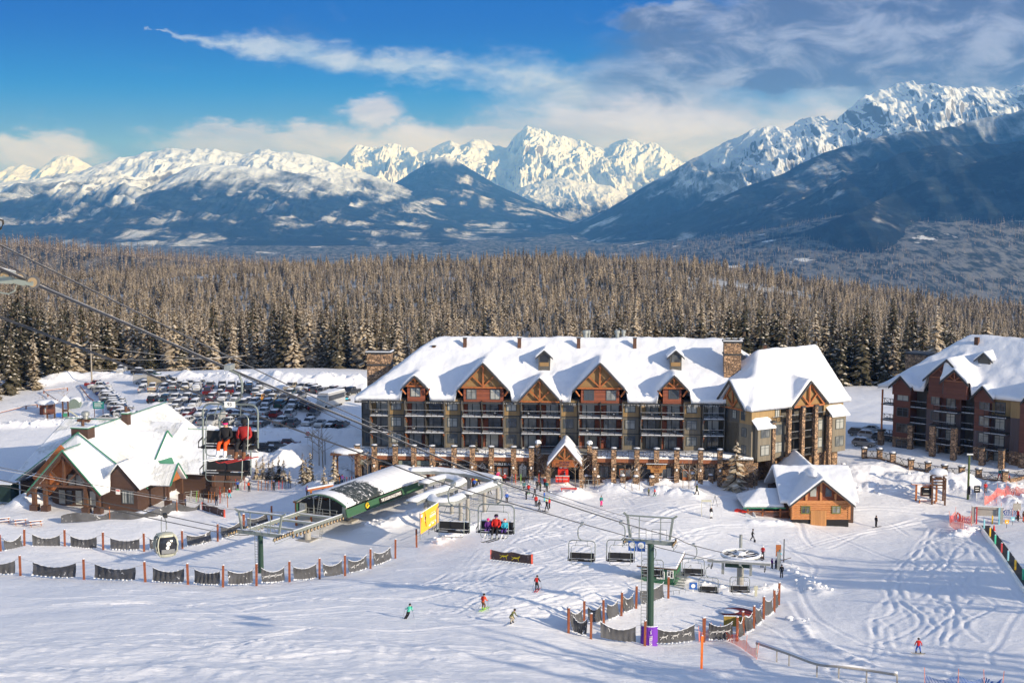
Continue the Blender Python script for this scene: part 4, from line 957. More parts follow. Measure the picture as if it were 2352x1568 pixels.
for (p, q) in (((y_, 1.0, 10.7), (y_, 7.4, 10.7)), ((y_, 1.0, 10.7), (y_, 4.2, 14.7)), ((y_, 7.4, 10.7), (y_, 4.2, 14.7)), ((y_, 4.2, 10.7), (y_, 4.2, 14.6)), ((y_, 4.2, 10.9), (y_, 2.6, 12.7)), ((y_, 4.2, 10.9), (y_, 5.8, 12.7))): b.beam(p, q, .24, .24, TIMB)
b.build('truss', wroot)
for yy, zz in ((1.2, 3.3), (1.2, 6.2), (3.6, 8.9), (5.8, 8.9), (1.4, 8.9)):
    o = window(wroot, -.02, zz, 1.0 if zz > 8 else 1.2, 1.5, yy + 1.2, rot=R(-90))
# chimneys
def stack(u0, u1, w0, w1, z0, z1, name='chimney', dishes=0):
    b = MB(); b.box(u0, u1, w0, w1, z0, z1, STONE).box(u0 - .15, u1 + .15, w0 - .15, w1 + .15, z1 - 2.1, z1 - 1.85, TRIM).box(u0 - .2, u1 + .2, w0 - .2, w0 + .05, z1, z1 + .3, TRIM).box(u0 - .2, u1 + .2, w1 - .05, w1 + .2, z1, z1 + .3, TRIM).box(u0 - .2, u0 + .05, w0 + .051, w1 - .051, z1, z1 + .3, TRIM).box(u1 - .05, u1 + .2, w0 + .051, w1 - .051, z1, z1 + .3, TRIM)
    b.box(u0 - .22, u1 + .22, w0 - .22, w0 + .1, z1 + .302, z1 + .42, SNOW).box(u1 - .1, u1 + .22, w0 + .101, w1, z1 + .302, z1 + .42, SNOW); o = b.build(name, hotel)
    for i in range(dishes): MB().lathe([(.05, 0), (.35, .08), (.5, .2)], (u0 + .7 + i * 1.1, w0 + .8, z1 + .5), WHT, 10).build('satellite_dish', o)
    return o
ua, _ = HF.uz(1663, 830, 3.4); ub, _ = HF.uz(1706, 830, 3.4); _, zt = HF.uz(1685, 787, 3.4); stack(ua, ub - .3, 3.2, 5.8, 11.5, zt, dishes=3)
ua, _ = HF.uz(843, 850, 9); ub, _ = HF.uz(902, 850, 9); _, zt = HF.uz(860, 812, 9); stack(ua, ub - .4, 9.0, 12.0, 0, zt)
for ppx, ppy in ((997, 800), (1068, 783), (1193, 783), (1329, 783), (1458, 783), (1757, 798)):
    w_ = 9.0; u_, z_ = HF.uz(ppx, ppy + 4, w_); MB().box(u_ - .3, u_ + .3, w_ - .3, w_ + .3, z_ - 1.2, z_ + .75, TIMD).box(u_ - .38, u_ + .38, w_ - .38, w_ + .38, z_ + .75, z_ + .87, TRIM).build('roof_vent', hotel)
for ppx, rr in ((1345, .55), (1353, .3), (1418, .5), (1432, .4)):
    u_, z_ = HF.uz(ppx, 768, 12.5); MB().lathe([(rr * .7, -2), (rr * .7, .2), (rr, .25), (rr, .7), (.1, .8)], (u_, 12.5, z_), GALV).build('roof_fan', hotel)
# arcade of shops in front with a terrace on top
AW = -7.0
pil = [(1400 + X / 2.4125) / 1.741 for X in (70, 235, 437, 615, 793, 1003, 1180, 1362, 1577, 1750)] + [(2100 + X / 2.4125) / 1.741 for X in (672, 855, 1078, 1268, 1463, 1692, 1880)]
pu = [HF.uz(p, 1060, AW)[0] for p in pil]
b = MB()
b.box(pu[0] - .4, pu[9] + .3, AW + .9, 1.35, -2.5, 2.75, STONES); b.box(pu[9] + .31, pu[10] - .31, AW + 3.4, 1.35, -2.5, 2.75, STONES); b.box(pu[10] - .3, pu[-1] + 5.5, AW + .9, 1.35, -2.5, 2.75, STONES)
b.box(pu[0] - .4, pu[9] + .3, AW + .35, 1.4, 2.751, 2.95, CONC); b.box(pu[10] - .3, pu[-1] + 5.5, AW + .35, 1.4, 2.751, 2.95, CONC); b.box(pu[9] + .301, pu[10] - .301, AW + 3.2, 1.4, 2.751, 2.95, CONC)
for i in range(16):
    if i == 9: continue
    b.box(pu[i] + .42, pu[i + 1] - .42, AW + .25, AW + .85, 2.1, 2.745, FASC); b.box(pu[i] + .42, pu[i + 1] - .42, AW + .18, AW + .345, 2.751, 2.97, WHT)
b.build('arcade_wall', hotel)
sn = MB()
for i, (a, c) in enumerate([(pu[0] - .3, pu[9]), (pu[10], pu[-1] + 5.4)]):
    n = int((c - a) / .5)
    for k in range(n): sn.blob((a + (k + .5) * .5, AW + .45, 2.97), .42, .3, .12 + .16 * rb.random() ** 3, SNOW, k + i * 100, 7)
    sn.box(a, c, AW + .4, 1.0, 2.952, 3.05, SNOW)
sn.build('terrace_snow', hotel, True)
for i, u_ in enumerate(pu + [pu[9] + .0, pu[10]]):
    yy = AW - .4 if i < 17 else AW + 3.1
    if i >= 17: u_ += (.9 if i == 17 else -.9)
    p = MB().box(u_ - .4, u_ + .4, yy, yy + .8, -2.6, 4.35, STONE).box(u_ - .5, u_ + .5, yy - .1, yy + .9, 4.35, 4.58, TRIM)
    p.blob((u_, yy + .4, 4.58), .52, .52, .15 if i not in (17, 18) else .6, SNOW, i).build('pillar', hotel)
    if i < 17: MB().box(u_ - .14, u_ + .14, yy - .14, yy - .01, .95, 1.35, WHT).box(u_ - .18, u_ + .18, yy - .18, yy + 0.0, 1.35, 1.42, RAIL).build('wall_lamp', hotel)
for i in range(16):
    if i == 9: railing(hotel, pu[9] + 1.3, pu[10] - 1.3, AW + 3.6, 2.97, 1.1); continue
    railing(hotel, pu[i] + .42, pu[i + 1] - .42, AW + .3, 2.97, 1.1)
SIGNG = mat('sign_green', (.22, .27, .25), .6, var=.05); SIGND = mat('sign_black', (.015, .015, .016), .5); YEL = mat('sign_yellow', (.75, .5, .04), .5, var=.03); WOODD = mat('door_orange', (.36, .12, .04), .55, var=.2); INK = mat('ink_dark', (.03, .04, .04), .6)
def shop(i, kind, sign=None):
    a, c = pu[i] + .55, pu[i + 1] - .55; y_ = AW + .88; mid = (a + c) / 2; w_ = min(c - a, 3.0)
    b = MB()
    if kind == 'win':
        b.box(mid - w_ / 2 + .2, mid + w_ / 2 - .2, y_ - .06, y_ - .002, -.6, 1.35, TRIM); o = b.build('shop_window', hotel)
        MB().box(mid - w_ / 2 + .35, mid - .05, y_ - .09, y_ - .063, -.5, 1.2, GLD).box(mid + .05, mid + w_ / 2 - .35, y_ - .09, y_ - .063, -.5, 1.2, GLD).build('pane', o)
    else:
        b.box(mid - w_ / 2, mid + w_ / 2, y_ - .05, y_ - .002, -.9, 1.6, SIGND)
        for xx in (mid - .95, mid): b.box(xx, xx + .1, y_ - .12, y_ - .053, -.8, .95, WOODD).box(xx + .82, xx + .92, y_ - .12, y_ - .053, -.8, .95, WOODD).box(xx + .1, xx + .82, y_ - .12, y_ - .053, .8, .95, WOODD).box(xx + .1, xx + .82, y_ - .12, y_ - .053, -.8, -.3, WOODD)
        o = b.build('shop_door', hotel); MB().box(mid - .85, mid - .13, y_ - .09, y_ - .06, -.29, .79, GLD).box(mid + .1, mid + .82, y_ - .09, y_ - .06, -.29, .79, GLD).build('pane', o)
    return mid, y_
for i, k in enumerate(['win', 'door', 'win', 'door', 'door', 'win', 'win', 'door', 'win', None, 'win', 'door', 'win', 'win', 'door', 'win']):
    if k is None: continue
    mid, y_ = shop(i, k)
    if i in (0, 2, 3):
        o = MB().box(mid - 1.1, mid + 1.1, y_ - .2, y_ - .1, 1.15, 1.85, SIGNG).build('shop_sign', hotel); text('lettering', ['', '', 'REPAIR\n& RETAIL', 'RENTAL'][i] or 'LOCKERS', .26, INK, o, (mid, y_ - .22, 1.5), ext=.01)
    if i == 3: o = MB().box(mid - 1.1, mid + 1.1, y_ - .2, y_ - .1, .72, 1.12, SIGND).build('shop_sign', hotel); text('lettering', 'RENTAL CENTRE', .30, WHT, o, (mid, y_ - .22, .92), ext=.01, bold=.006)
    if i == 4: text('shop_sign', 'Selkirk', .55, WHT, hotel, (mid, y_ - .12, 1.35))
    if i == 5: o = MB().box(mid - 1.2, mid + 1.2, y_ - .2, y_ - .1, .85, 1.65, SIGND).build('shop_sign', hotel); text('lettering', 'TUNING & DEMO CENTRE', .2, WHT, o, (mid, y_ - .22, 1.3), ext=.01)
    if i in (6, 8):
        b = MB(); zc = 1.15
        b.beam((mid - .55, y_ - .14, zc - .2), (mid, y_ - .14, zc + .5), .06, .05, WHT).beam((mid, y_ - .14, zc + .5), (mid + .55, y_ - .14, zc - .2), .06, .05, WHT).beam((mid - .55, y_ - .14, zc - .2), (mid, y_ - .14, zc - .45), .06, .05, WHT).beam((mid, y_ - .14, zc - .45), (mid + .55, y_ - .14, zc - .2), .06, .05, WHT).beam((mid - .3, y_ - .14, zc - .05), (mid + .05, y_ - .14, zc + .2), .06, .05, WHT).beam((mid, y_ - .14, zc - .2), (mid + .35, y_ - .14, zc + .02), .06, .05, WHT)
        b.build('shop_emblem', hotel)
    if i == 7: text('shop_sign', 'DOUBLE BLACK', .52, mat('letters_grey', (.30, .33, .38), .5), hotel, (mid, y_ - .6, 1.55), ext=.05, bold=.01)
# wooden plaque of the grill
PLQ = mat('plaque_wood', (.34, .16, .05), .7, var=.3, vs=5); PLI = mat('plaque_ink', (.16, .05, .02), .7)
mid = pu[13]; zc = 1.35; y_ = AW - .55
o = MB().prism([(mid - 1.6, zc + .55), (mid + 1.6, zc + .55), (mid + 1.45, zc + .2), (mid + 1.6, zc - .05), (mid + 1.0, zc - .15), (mid + .95, zc - .7), (mid - .95, zc - .7), (mid - 1.0, zc - .15), (mid - 1.6, zc - .05), (mid - 1.45, zc + .2)], y_, y_ + .1, PLQ).box(mid - 1.7, mid + 1.7, y_ - .5, y_ - .42, zc + .75, zc + .82, RAIL).box(mid - 1.7, mid + 1.7, y_ - .52, y_ - .40, zc + .822, zc + .9, SNOW).build('shop_sign', hotel, label='carved wooden grill sign')
text('lettering', 'PEAKS', .52, PLI, o, (mid, y_ - .01, zc + .25), ext=.02, bold=.01); text('lettering', 'Grill', .5, PLI, o, (mid, y_ - .01, zc - .38), ext=.02)
# entrance porch in the middle
pw = AW - 2.2; ua, za = HF.uz(1301.6, 1017, pw); ul, zl = HF.uz(1256, 1071, pw); ur, _ = HF.uz(1338, 1071, pw); uc = (ul + ur) / 2; hw = (ur - ul) / 2; za -= .35
roof_surface('porch_roof', hotel, [hipf(uc - hw, uc + hw, pw, AW + 5.5, zl, za, axis='y')], uc - hw, uc + hw, pw, AW + 5.5, SNOW, step=.22, thick=.6, k=2, noise=.1, seed=8)
b = MB(); fascia(b, uc - hw, uc, uc + hw, zl, za, pw - .05, pw + .15, TIMD, .22); b.prism([(uc - hw * .72, zl + 1.1), (uc + hw * .72, zl + 1.1), (uc, za - .4)], pw + .5, pw + .6, TANW)
b.box(uc - 2.1, uc + 2.1, pw + .3, pw + .42, zl - .1, zl + 1.0, TIMB); b.build('porch_gable', hotel); truss(hotel, uc - hw * .75, uc + hw * .75, zl + 1.0, uc, za - .45, pw + .3, r=.2)
text('lettering', 'GLACIER\nLODGE', .42, mat('letters_purple', (.12, .05, .10), .6), hotel, (uc, pw + .26, zl + .46), ext=.02)
for xx in (uc - 2.7, uc + 2.7): MB().box(xx - .38, xx + .38, pw + .3, pw + 1.0, -2.4, 1.4, STONE).box(xx - .15, xx + .15, pw + .5, pw + .8, 1.4, zl + .9, TIMB).build('porch_pillar', hotel)
MB().box(uc - 2.3, uc + 2.3, AW + 3.0, AW + 3.38, -2.4, 2.7, SIGND).build('entrance', hotel)
RED = mat('banner_red', (.62, .035, .022), .5, var=.04)
# booth by the entrance
bt = HF.world(uc - .3, pw + 1.2); bz_ = gz(bt.x, bt.y)
booth = thing('booth', 'red sales booth with white round mark and counter in front of the hotel entrance', 'booth', (bt.x, bt.y, bz_), HF.rz)
MB().box(-.85, .85, .1, .25, 0, 2.9, RED).build('back_panel', booth); MB().box(-1.15, 1.05, -1.3, -.7, 0, .95, RED).box(-1.2, 1.1, -1.35, -.65, .95, 1.0, WHT).build('counter', booth)
MB().tube((-.35, .02, 2.3), (-.35, .09, 2.3), .28, WHT, 16).box(.1, .7, .05, .095, 2.38, 2.48, WHT).box(.1, .6, .05, .095, 2.22, 2.32, WHT).box(.1, .65, .05, .095, 2.06, 2.16, WHT).build('emblem', booth)
text('lettering', 'ACCESSORIES', .3, WHT, booth, (-.1, -1.32, .5), ext=.01)
# covered shelter at the left end of the arcade
def shelter():
    c = P(797, 1075, 236); rt = thing('shelter', 'open timber shelter under a thick snow cap beside the left end of the hotel', 'shelter', (c.x, c.y, gz(c.x, c.y)), R(-4)); zt = P(797, 1036, 236).z - rt.location.z
    for xx in (-1.9, 1.9):
        for yy in (-1.5, 1.5): MB().box(xx - .14, xx + .14, yy - .14, yy + .14, -1, zt - .3, TIMD).build('post', rt)
    b = MB().box(-2.4, 2.4, -2, 2, zt - .3, zt, TIMD)
    for xx in (-1.9, 1.9): b.beam((xx, -1.5, zt - 1.2), (xx * .5, -1.5, zt - .3), .14, .14, TIMD)
    b.build('roof', rt); MB().blob((0, 0, zt + .1), 2.6, 2.2, .55, SNOW, 3, 14).build('snow_cap', rt, True)
shelter()
# ---------------- second hotel ----------------
L2 = P(2021, 1025, 256); h2a = R(-42.2); H2 = Frame(L2.x, L2.y, h2a)
hot2 = thing('hotel', 'shaded brown and rust lodge hotel with tall stone pillars at the right edge', 'hotel', (H2.o.x, H2.o.y, 0), h2a)
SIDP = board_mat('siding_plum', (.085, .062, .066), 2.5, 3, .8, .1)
ZE = 11.3; Z2 = [0.0, 2.9, 5.75, 8.55, 11.3]
def x2(X, w_=0.0, Y=1000): return H2.uz((3400 + X / 2.412) / 1.741, (1300 + Y / 2.412) / 1.741, w_)[0]
b = MB(); LEN = 44
b.box(3.0, LEN, 2.0, 22, -2.5, ZE, SIDD)
def bay(a, c, y0, mats_):
    for i, m_ in enumerate(mats_): b.box(a, c, y0, 2.0, Z2[i] - (2.5 if i == 0 else 0), Z2[i + 1], m_)
e = [x2(X) for X in (425, 585, 745, 870, 1060, 1205, 1345, 1545, 1650)]
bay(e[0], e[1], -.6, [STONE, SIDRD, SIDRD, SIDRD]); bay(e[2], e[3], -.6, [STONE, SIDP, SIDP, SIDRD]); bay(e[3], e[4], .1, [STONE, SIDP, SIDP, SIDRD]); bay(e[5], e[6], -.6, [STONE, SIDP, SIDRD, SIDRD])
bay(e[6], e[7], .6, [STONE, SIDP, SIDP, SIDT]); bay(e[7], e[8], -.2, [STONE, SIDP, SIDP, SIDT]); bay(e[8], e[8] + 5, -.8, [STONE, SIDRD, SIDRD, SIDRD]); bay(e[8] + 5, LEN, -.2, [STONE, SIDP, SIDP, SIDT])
b.build('wall', hot2)
def pl(px_): return px_
g2 = []
def gab2(ap, fl_, fr, y, wallx=None, base=9.0, m=SIDRD, deep=12, tr_=False):
    cv = lambda q: ((3400 + q[0] / 2.412) / 1.741, (1300 + q[1] / 2.412) / 1.741)
    ua, za = H2.uz(*cv(ap), y); ul, zl = H2.uz(*cv(fl_), y); ur, zr = H2.uz(*cv(fr), y); zf = (zl + zr) / 2; za -= .2; uc_ = (ul + ur) / 2; hw_ = (ur - ul) / 2
    g2.append(hipf(uc_ - hw_, uc_ + hw_, y - .1, y + deep, zf, za, axis='y')); bb = MB()
    fascia(bb, uc_ - hw_, uc_, uc_ + hw_, zf + .02, za + .02, y - .15, y + .1, TRIM, .3); bb.build('fascia', hot2)
    bb = MB(); bb.prism([(uc_ - hw_ * .8, base), (uc_ + hw_ * .8, base), (uc_ + hw_ * .8, zf + (za - zf) * .2 - .3), (uc_, za - .35), (uc_ - hw_ * .8, zf + (za - zf) * .2 - .3)], y + .55, y + 1.6, m); bb.build('gable_wall', hot2)
    if tr_: truss(hot2, uc_ - hw_ * .75, uc_ + hw_ * .75, zf + (za - zf) * .15, uc_, za - .45, y + .45, m=TIMD if not tr_ == 2 else FASC, r=.2)
    return uc_, hw_, zf, za
gab2((485, 475), (370, 592), (592, 612), -1.5, base=10.5); q2 = gab2((885, 312), (700, 520), (1150, 570), -1.4, base=10.8, tr_=2); q3 = gab2((960, 412), (858, 545), (1140, 580), -2.6, base=11.0, deep=8, tr_=2); gab2((1265, 570), (1160, 688), (1382, 722), -1.5, base=10.8); gab2((1800, 500), (1640, 740), (2000, 800), -1.7, base=10.8)
u_, z_ = H2.uz((3400 + 1295 / 2.412) / 1.741, (1300 + 252 / 2.412) / 1.741, 5.0); roof_surface('dormer_roof', hot2, [hipf(u_ - 1.7, u_ + 1.7, 4.6, 10, z_ - 1.7, z_ - .2, axis='y')], u_ - 1.7, u_ + 1.7, 4.6, 10, SNOW, step=.18, thick=.4, k=2, noise=.06, seed=3)
bb = MB(); bb.prism([(u_ - 1.1, z_ - 4), (u_ + 1.1, z_ - 4), (u_ + 1.1, z_ - 1.5), (u_, z_ - .4), (u_ - 1.1, z_ - 1.5)], 5.0, 8, SIDD); fascia(bb, u_ - 1.7, u_, u_ + 1.7, z_ - 1.7, z_ - .2, 4.5, 4.7, TRIM, .2); bb.build('dormer', hot2)
roof_surface('roof', hot2, [hipf(-.3, LEN + 2, -1.2, 23.5, 11.3, 20.6, 12.0, None)] + g2, -.3, LEN + 2, -3, 23.5, SNOW, step=.35, thick=.6, k=4, noise=.18, seed=14, label='snow covered roof')
for z0, fl_ in zip(Z2, range(4)):
    window(hot2, e[0] + .7, z0 + .9, 2.2, 1.6, -.62, glass=GLD); window(hot2, e[2] + .8, z0 + .9, 1.6, 1.6, -.62, glass=GLD if fl_ % 2 else GLS); window(hot2, e[5] + .9, z0 + .9, 1.8, 1.7, -.62, glass=GLS if fl_ == 1 else GLD)
    window(hot2, e[6] + .6, z0 + .3, 1.8, 2.0, .58, glass=GLD, name='balcony_door'); window(hot2, e[3] + .9, z0 + .3, 1.7, 2.0, .08, glass=GLD, name='balcony_door')
    if fl_ == 3: window(hot2, e[3] + .9, 11.6, 1.8, 2.2, -1.5, glass=GLD)
    if fl_:
        for a, c, yf in ((e[1], e[2], -.6), (e[3] - .4, e[4] + .3, -2.3), (e[4] + .3, e[5], -.6), (e[6] - .3, e[7] - .1, -2.0), (.2, e[0] - .1, -.4)):
            o = MB().box(a, c, yf, 1.95, z0 - .2, z0, TRIM).box(a + .05, c - .05, yf + .05, yf + .4, z0 + .002, z0 + .09, SNOW).build('balcony', hot2); railing(o, a + .08, c - .08, yf + .08, z0, 1.05)
for xx, y_, top in ((e[3] - .2, -2.5, 6.0), (e[4] + .1, -2.5, 6.0), (e[6] - .2, -2.2, 3.2), (e[7] - .4, -2.2, 3.2), (.4, -.5, 3.6), (e[1] + .3, -.6, 5.3)):
    MB().box(xx - .45, xx + .45, y_ - .4, y_ + .5, -2.5, top, STONE).box(xx - .55, xx + .55, y_ - .5, y_ + .6, top, top + .25, TRIM).build('pillar', hot2)
MB().box(.3, .55, -.5, -.25, 3.85, 11.1, TIMB).build('post', hot2)
u_, z_ = H2.uz(2112, 812, 14); MB().box(u_ - 1.8, u_ + 2.5, 12, 16, 10, z_, STONE).box(u_ - 2, u_ + 2.7, 11.8, 16.2, z_, z_ + .3, TRIM).build('chimney', hot2)
u_, z_ = H2.uz(2244, 786, 9); MB().box(u_ - .35, u_ + .35, 8.6, 9.3, z_ - 1.2, z_ + .9, TIMD).build('roof_vent', hot2)
# low terrace wall with pillars and railing before the second hotel
tw = thing('terrace_fence', 'low terrace edge of stone pillars and black railing in front of the right hotel', 'fence', (0, 0, 0))
tp = [(1985, 1030), (2020, 1034), (2050, 1047), (2092, 1056), (2131, 1062), (2169, 1070), (2208, 1080), (2247, 1086), (2307, 1096), (2360, 1106)]; prev = None
for i, (px_, py_) in enumerate(tp):
    p = G(px_, py_ + 21); p.z += 1.7
    c = MB().box(p.x - .42, p.x + .42, p.y - .42, p.y + .42, p.z - 3.5, p.z - .25, STONE).box(p.x - .52, p.x + .52, p.y - .52, p.y + .52, p.z - .25, p.z - .05, TRIM).blob((p.x, p.y, p.z), .5, .5, .22, SNOW, i).build('pillar', tw)
    if prev is not None:
        b = MB(); a = prev + Vector((0, 0, -.5)); q = p + Vector((0, 0, -.5)); b.beam(a, q, .06, .08, RAIL).beam(a - Vector((0, 0, .9)), q - Vector((0, 0, .9)), .06, .06, RAIL).beam(a + Vector((0, 0, .07)), q + Vector((0, 0, .07)), .1, .05, SNOW)
        n = 22
        for k in range(1, n): t = k / n; s_ = a.lerp(q, t); b.beam(s_, s_ - Vector((0, 0, .9)), .025, .025, RAIL)
        b.beam(a.lerp(q, .38), a.lerp(q, .62) - Vector((0, 0, .9)), .06, .06, RAIL).beam(a.lerp(q, .62), a.lerp(q, .38) - Vector((0, 0, .9)), .06, .06, RAIL); b.build('railing', tw)
        MB().beam(a - Vector((0, 0, 1.9)), q - Vector((0, 0, 1.9)), .5, 1.6, STONE).build('low_wall', tw)
    prev = p
# ---------------- ski lodge on the left ----------------
LF = Frame(-68, 212, R(-11))
lod = thing('ski_lodge', 'brown ski lodge with steep frosted metal roofs, green trim and glazed front gable', 'lodge', (-68, 212, 0), R(-11))
lf = [hipf(-12, 10.8, 6.0, 38, .6, 8.9, axis='y'), hipf(-14, 8, 7.5, 46.5, .2, 7.4, axis='x'), hipf(0, 17, 17, 37, .9, 6.3, axis='x'), hipf(-6.1, 6.1, 0, 7.5, .6, 7.2, axis='y'), hipf(2, 7.6, 14.9, 26.2, 2.5, 7.0, axis='x'), hipf(6, 14.2, 6.7, 12.9, 1.0, 3.9, axis='x'), hipf(3.6, 10.8, 3.4, 9.5, 1.1, 5.0, axis='y')]
xl = lambda X, Y: ~((X < -12) & (Y < 8)) 
roof_surface('roof', lod, lf, -14, 17, 0, 46.5, MROOF, step=.2, thick=.22, k=1, noise=.05, seed=31, shape=xl, label='frosted ribbed metal roof with snow patches')
b = MB(); b.box(-11, 9.7, 7.0, 36, -3.5, .8, SIDB); b.prism([(-9.5, .5), (9.8, .5), (-.6, 8.5)], 6.9, 7.2, SIDB); b.box(-13, -11.02, 10, 40, -3.5, .3, SIDB); b.box(9.72, 16, 18.5, 35, -3.5, 1.0, SIDB)
b.prism([(4.2, 1.0), (10.2, 1.0), (10.2, 1.3), (7.2, 4.6), (4.2, 1.3)], 3.8, 6.9, SIDB); b.box(4.3, 10.1, 3.9, 6.9, -3.5, 1.0, SIDB); b.prismx([(18.0, .9), (34, .9), (27, 5.6)], 15.4, 15.7, SIDB)
b.prismx([(16, 2.8), (25, 2.8), (20.5, 6.3)], 6.2, 6.4, SIDB); b.build('wall', lod)
# glazed gable in the porch
b = MB(); b.prism([(-4.8, -3.0), (4.8, -3.0), (4.8, 1.6), (0, 6.4), (-4.8, 1.6)], 5.2, 5.4, SIDB); b.build('front_wall', lod)
for r0, r1, xs_ in ((-2.0, .2, (-3.6, -2.4, -.8, .4, 1.6)), (.6, 2.7, (-1.9, -.7, .4, 1.5)), (3.1, 4.6, (-.6, .5))):
    for xx in xs_: MB().box(xx, xx + 1.0, 5.1, 5.19, r0, r1, GLS).build('window', lod)
truss(lod, -4.7, 4.7, 1.9, 0, 6.6, .5, m=TIMD, r=.34)
b = MB(); fascia(b, -6.1, 0, 6.1, .62, 7.25, -.12, .08, SIDB, .42); b.build('fascia', lod)
def gtrim(x0, xa, x1, zb, za, y, t=.12):
    b = MB(); b.beam((x0, y, zb), (xa, y, za), t * 1.6, t, GRNR); b.beam((xa, y, za), (x1, y, zb), t * 1.6, t, GRNR); b.build('roof_trim', lod)
gtrim(-6.15, 0, 6.15, .80, 7.5, -.1); gtrim(-12, -.6, 10.9, .8, 9.15, 5.95)
b = MB(); b.beam((7.65, 14.8, 2.7), (7.65, 20.5, 7.3), .2, .15, GRNR).beam((7.65, 20.5, 7.3), (7.65, 26.3, 2.7), .2, .15, GRNR).build('roof_trim', lod); MB().beam((14.25, 6.7, 1.2), (14.25, 9.8, 4.2), .2, .15, GRNR).beam((14.25, 9.8, 4.2), (14.25, 12.9, 1.2), .2, .15, GRNR).build('roof_trim', lod)
b = MB(); b.beam((-.6, 6.0, 9.18), (-.6, 38, 9.18), .25, .08, GRNR).beam((-14, 27, 7.68), (-3, 27, 7.68), .25, .08, GRNR).beam((4.5, 27, 6.58), (17, 27, 6.58), .25, .08, GRNR).beam((0, 0, 7.5), (0, 6.5, 7.5), .2, .08, GRNR); b.build('roof_trim', lod)
MB().add([(1.6, 6.3, 7.0), (6.9, 6.3, 2.2), (6.9, 7.4, 2.2), (1.6, 7.4, 7.0)], [(0, 1, 2, 3)], GRNR).build('roof_flashing', lod); MB().add([(7.75, 15.6, 3.4), (7.75, 25.2, 3.4), (9.4, 24.9, 2.2), (9.4, 15.9, 2.2)], [(3, 2, 1, 0)], GRNR).build('roof_trim', lod)
# dormer front (faces right)
b = MB(); b.prismx([(15.6, 3.0), (25.4, 3.0), (20.5, 6.5)], 6.7, 6.85, TIMB); 
for p, q in (((7.0, 15.8, 3.2), (7.0, 25.2, 3.2)), ((7.0, 20.5, 3.2), (7.0, 20.5, 6.4)), ((7.0, 20.5, 3.3), (7.0, 18.2, 4.9)), ((7.0, 20.5, 3.3), (7.0, 22.8, 4.9))): b.beam(p, q, .22, .22, TIMD)
o = b.build('dormer_front', lod); MB().prismx([(18.6, 3.5), (20.2, 3.5), (20.2, 5.6)], 6.86, 6.9, GLS).prismx([(20.8, 3.5), (22.4, 3.5), (20.8, 5.6)], 6.86, 6.9, GLS).build('window', o)
b = MB(); b.prismx([(7.4, 1.3), (12.2, 1.3), (9.8, 3.7)], 13.3, 13.5, TIMB).build('porch_gable', lod)
for u_, w_, zt, s_ in ((-5.2, .6, 1.2, .3), (-3.3, .5, 2.6, .28), (3.4, .5, 2.6, .28), (5.3, .7, 1.2, .3), (13.6, 7.2, 1.2, .18), (13.6, 12.3, 1.2, .18), (16.6, 18, 1.3, .2), (16.6, 24, 1.3, .2)):
    MB().box(u_ - s_, u_ + s_, w_ - s_, w_ + s_, -3.5, zt, TIMD).box(u_ - s_ - .28, u_ + s_ + .28, w_ - s_ - .28, w_ + s_ + .28, -3.5, -1.2, SIDB).build('post', lod)
b = MB(); b.beam((-5.6, .35, 1.1), (-.25, .35, 6.9), .3, .16, TIMB); b.beam((-5.0, 2.5, 1.3), (-.25, 2.5, 6.5), .5, 3.8, TIMB); b.build('soffit', lod)
for u0, u1, w0, w1, z0, z1 in ((-1.9, .9, 6.4, 8.7, 6.2, 9.7), (-.2, .9, 20, 21.2, 7.4, 9.9)):
    MB().box(u0, u1, w0, w1, z0, z1, SIDB).box(u0 - .1, u1 + .1, w0 - .1, w1 + .1, z1, z1 + .14, GRNR).box(u0, u1, w0, w1, z1 + .142, z1 + .25, SNOW).tube(((u0 + u1) / 2, (w0 + w1) / 2, z1 + .2), ((u0 + u1) / 2, (w0 + w1) / 2, z1 + 1.2), .26, TIMD, 8).build('chimney', lod)
u_, z_ = LF.uz(197, 968, 27); MB().box(u_ - 1.1, u_ + 1.1, 26, 28, 5.5, z_ + .5, TIMD).lathe([(.45, 0), (.45, .5), (.7, .6), (.7, 1.1), (.5, 1.3), (.1, 1.35)], (u_, 27, z_ + .5), GALV).build('roof_fan', lod)
for xx in (8.8, 10.6): window(lod, 7.6 if xx < 9 else 8.6, -1.2, .9, 2.0, 3.87, name='window')
MB().box(6.6, 7.3, 3.8, 3.87, .2, 1.0, WHT).box(6.65, 7.25, 3.78, 3.798, .7, .9, RED).build('notice', lod)
# ---------------- log cabin ----------------
CF = Frame(*P(1885.7, 1160, 216.2).xy, 0); cz = -4.2
cab = thing('log_cabin', 'small orange log cabin with snow laden roof and vertical board door', 'cabin', (CF.o.x, CF.o.y, cz), 0)
def log_mat():
    m, g, b = newmat('logs'); tc = g.n('ShaderNodeTexCoord').outputs['Object']; z = g.n('ShaderNodeSeparateXYZ', i0=tc).outputs[2]
    n = g.noise(g.mapping(tc, sca=(1, 1, 6)), 1.4, 5, .6); c = g.mix(g.rng(n, .3, .7), (.38, .15, .05), (.56, .25, .09)); g.put(b.inputs['Base Color'], c); b.inputs['Roughness'].default_value = .6; return m
LOGM = log_mat(); PLK = board_mat('door_boards', (.42, .20, .07), 3.6, 0, .35, .15); PAN = mat('panel_red_brown', (.20, .06, .028), .6, var=.2)
hw = 4.28; b = MB(); b.box(-hw, hw, .1, 9, -2.0, .95, SIGND); lz = 1.1; i = 0
while lz < 3.6:
    b.tube((-hw - .25, 0.12, lz), (hw + .25, .12, lz), .165, LOGM, 8); b.tube((-hw, -.1, lz + .14), (-hw, 9, lz + .14), .165, LOGM, 8); b.tube((hw, -.1, lz + .14), (hw, 9, lz + .14), .165, LOGM, 8); lz += .3
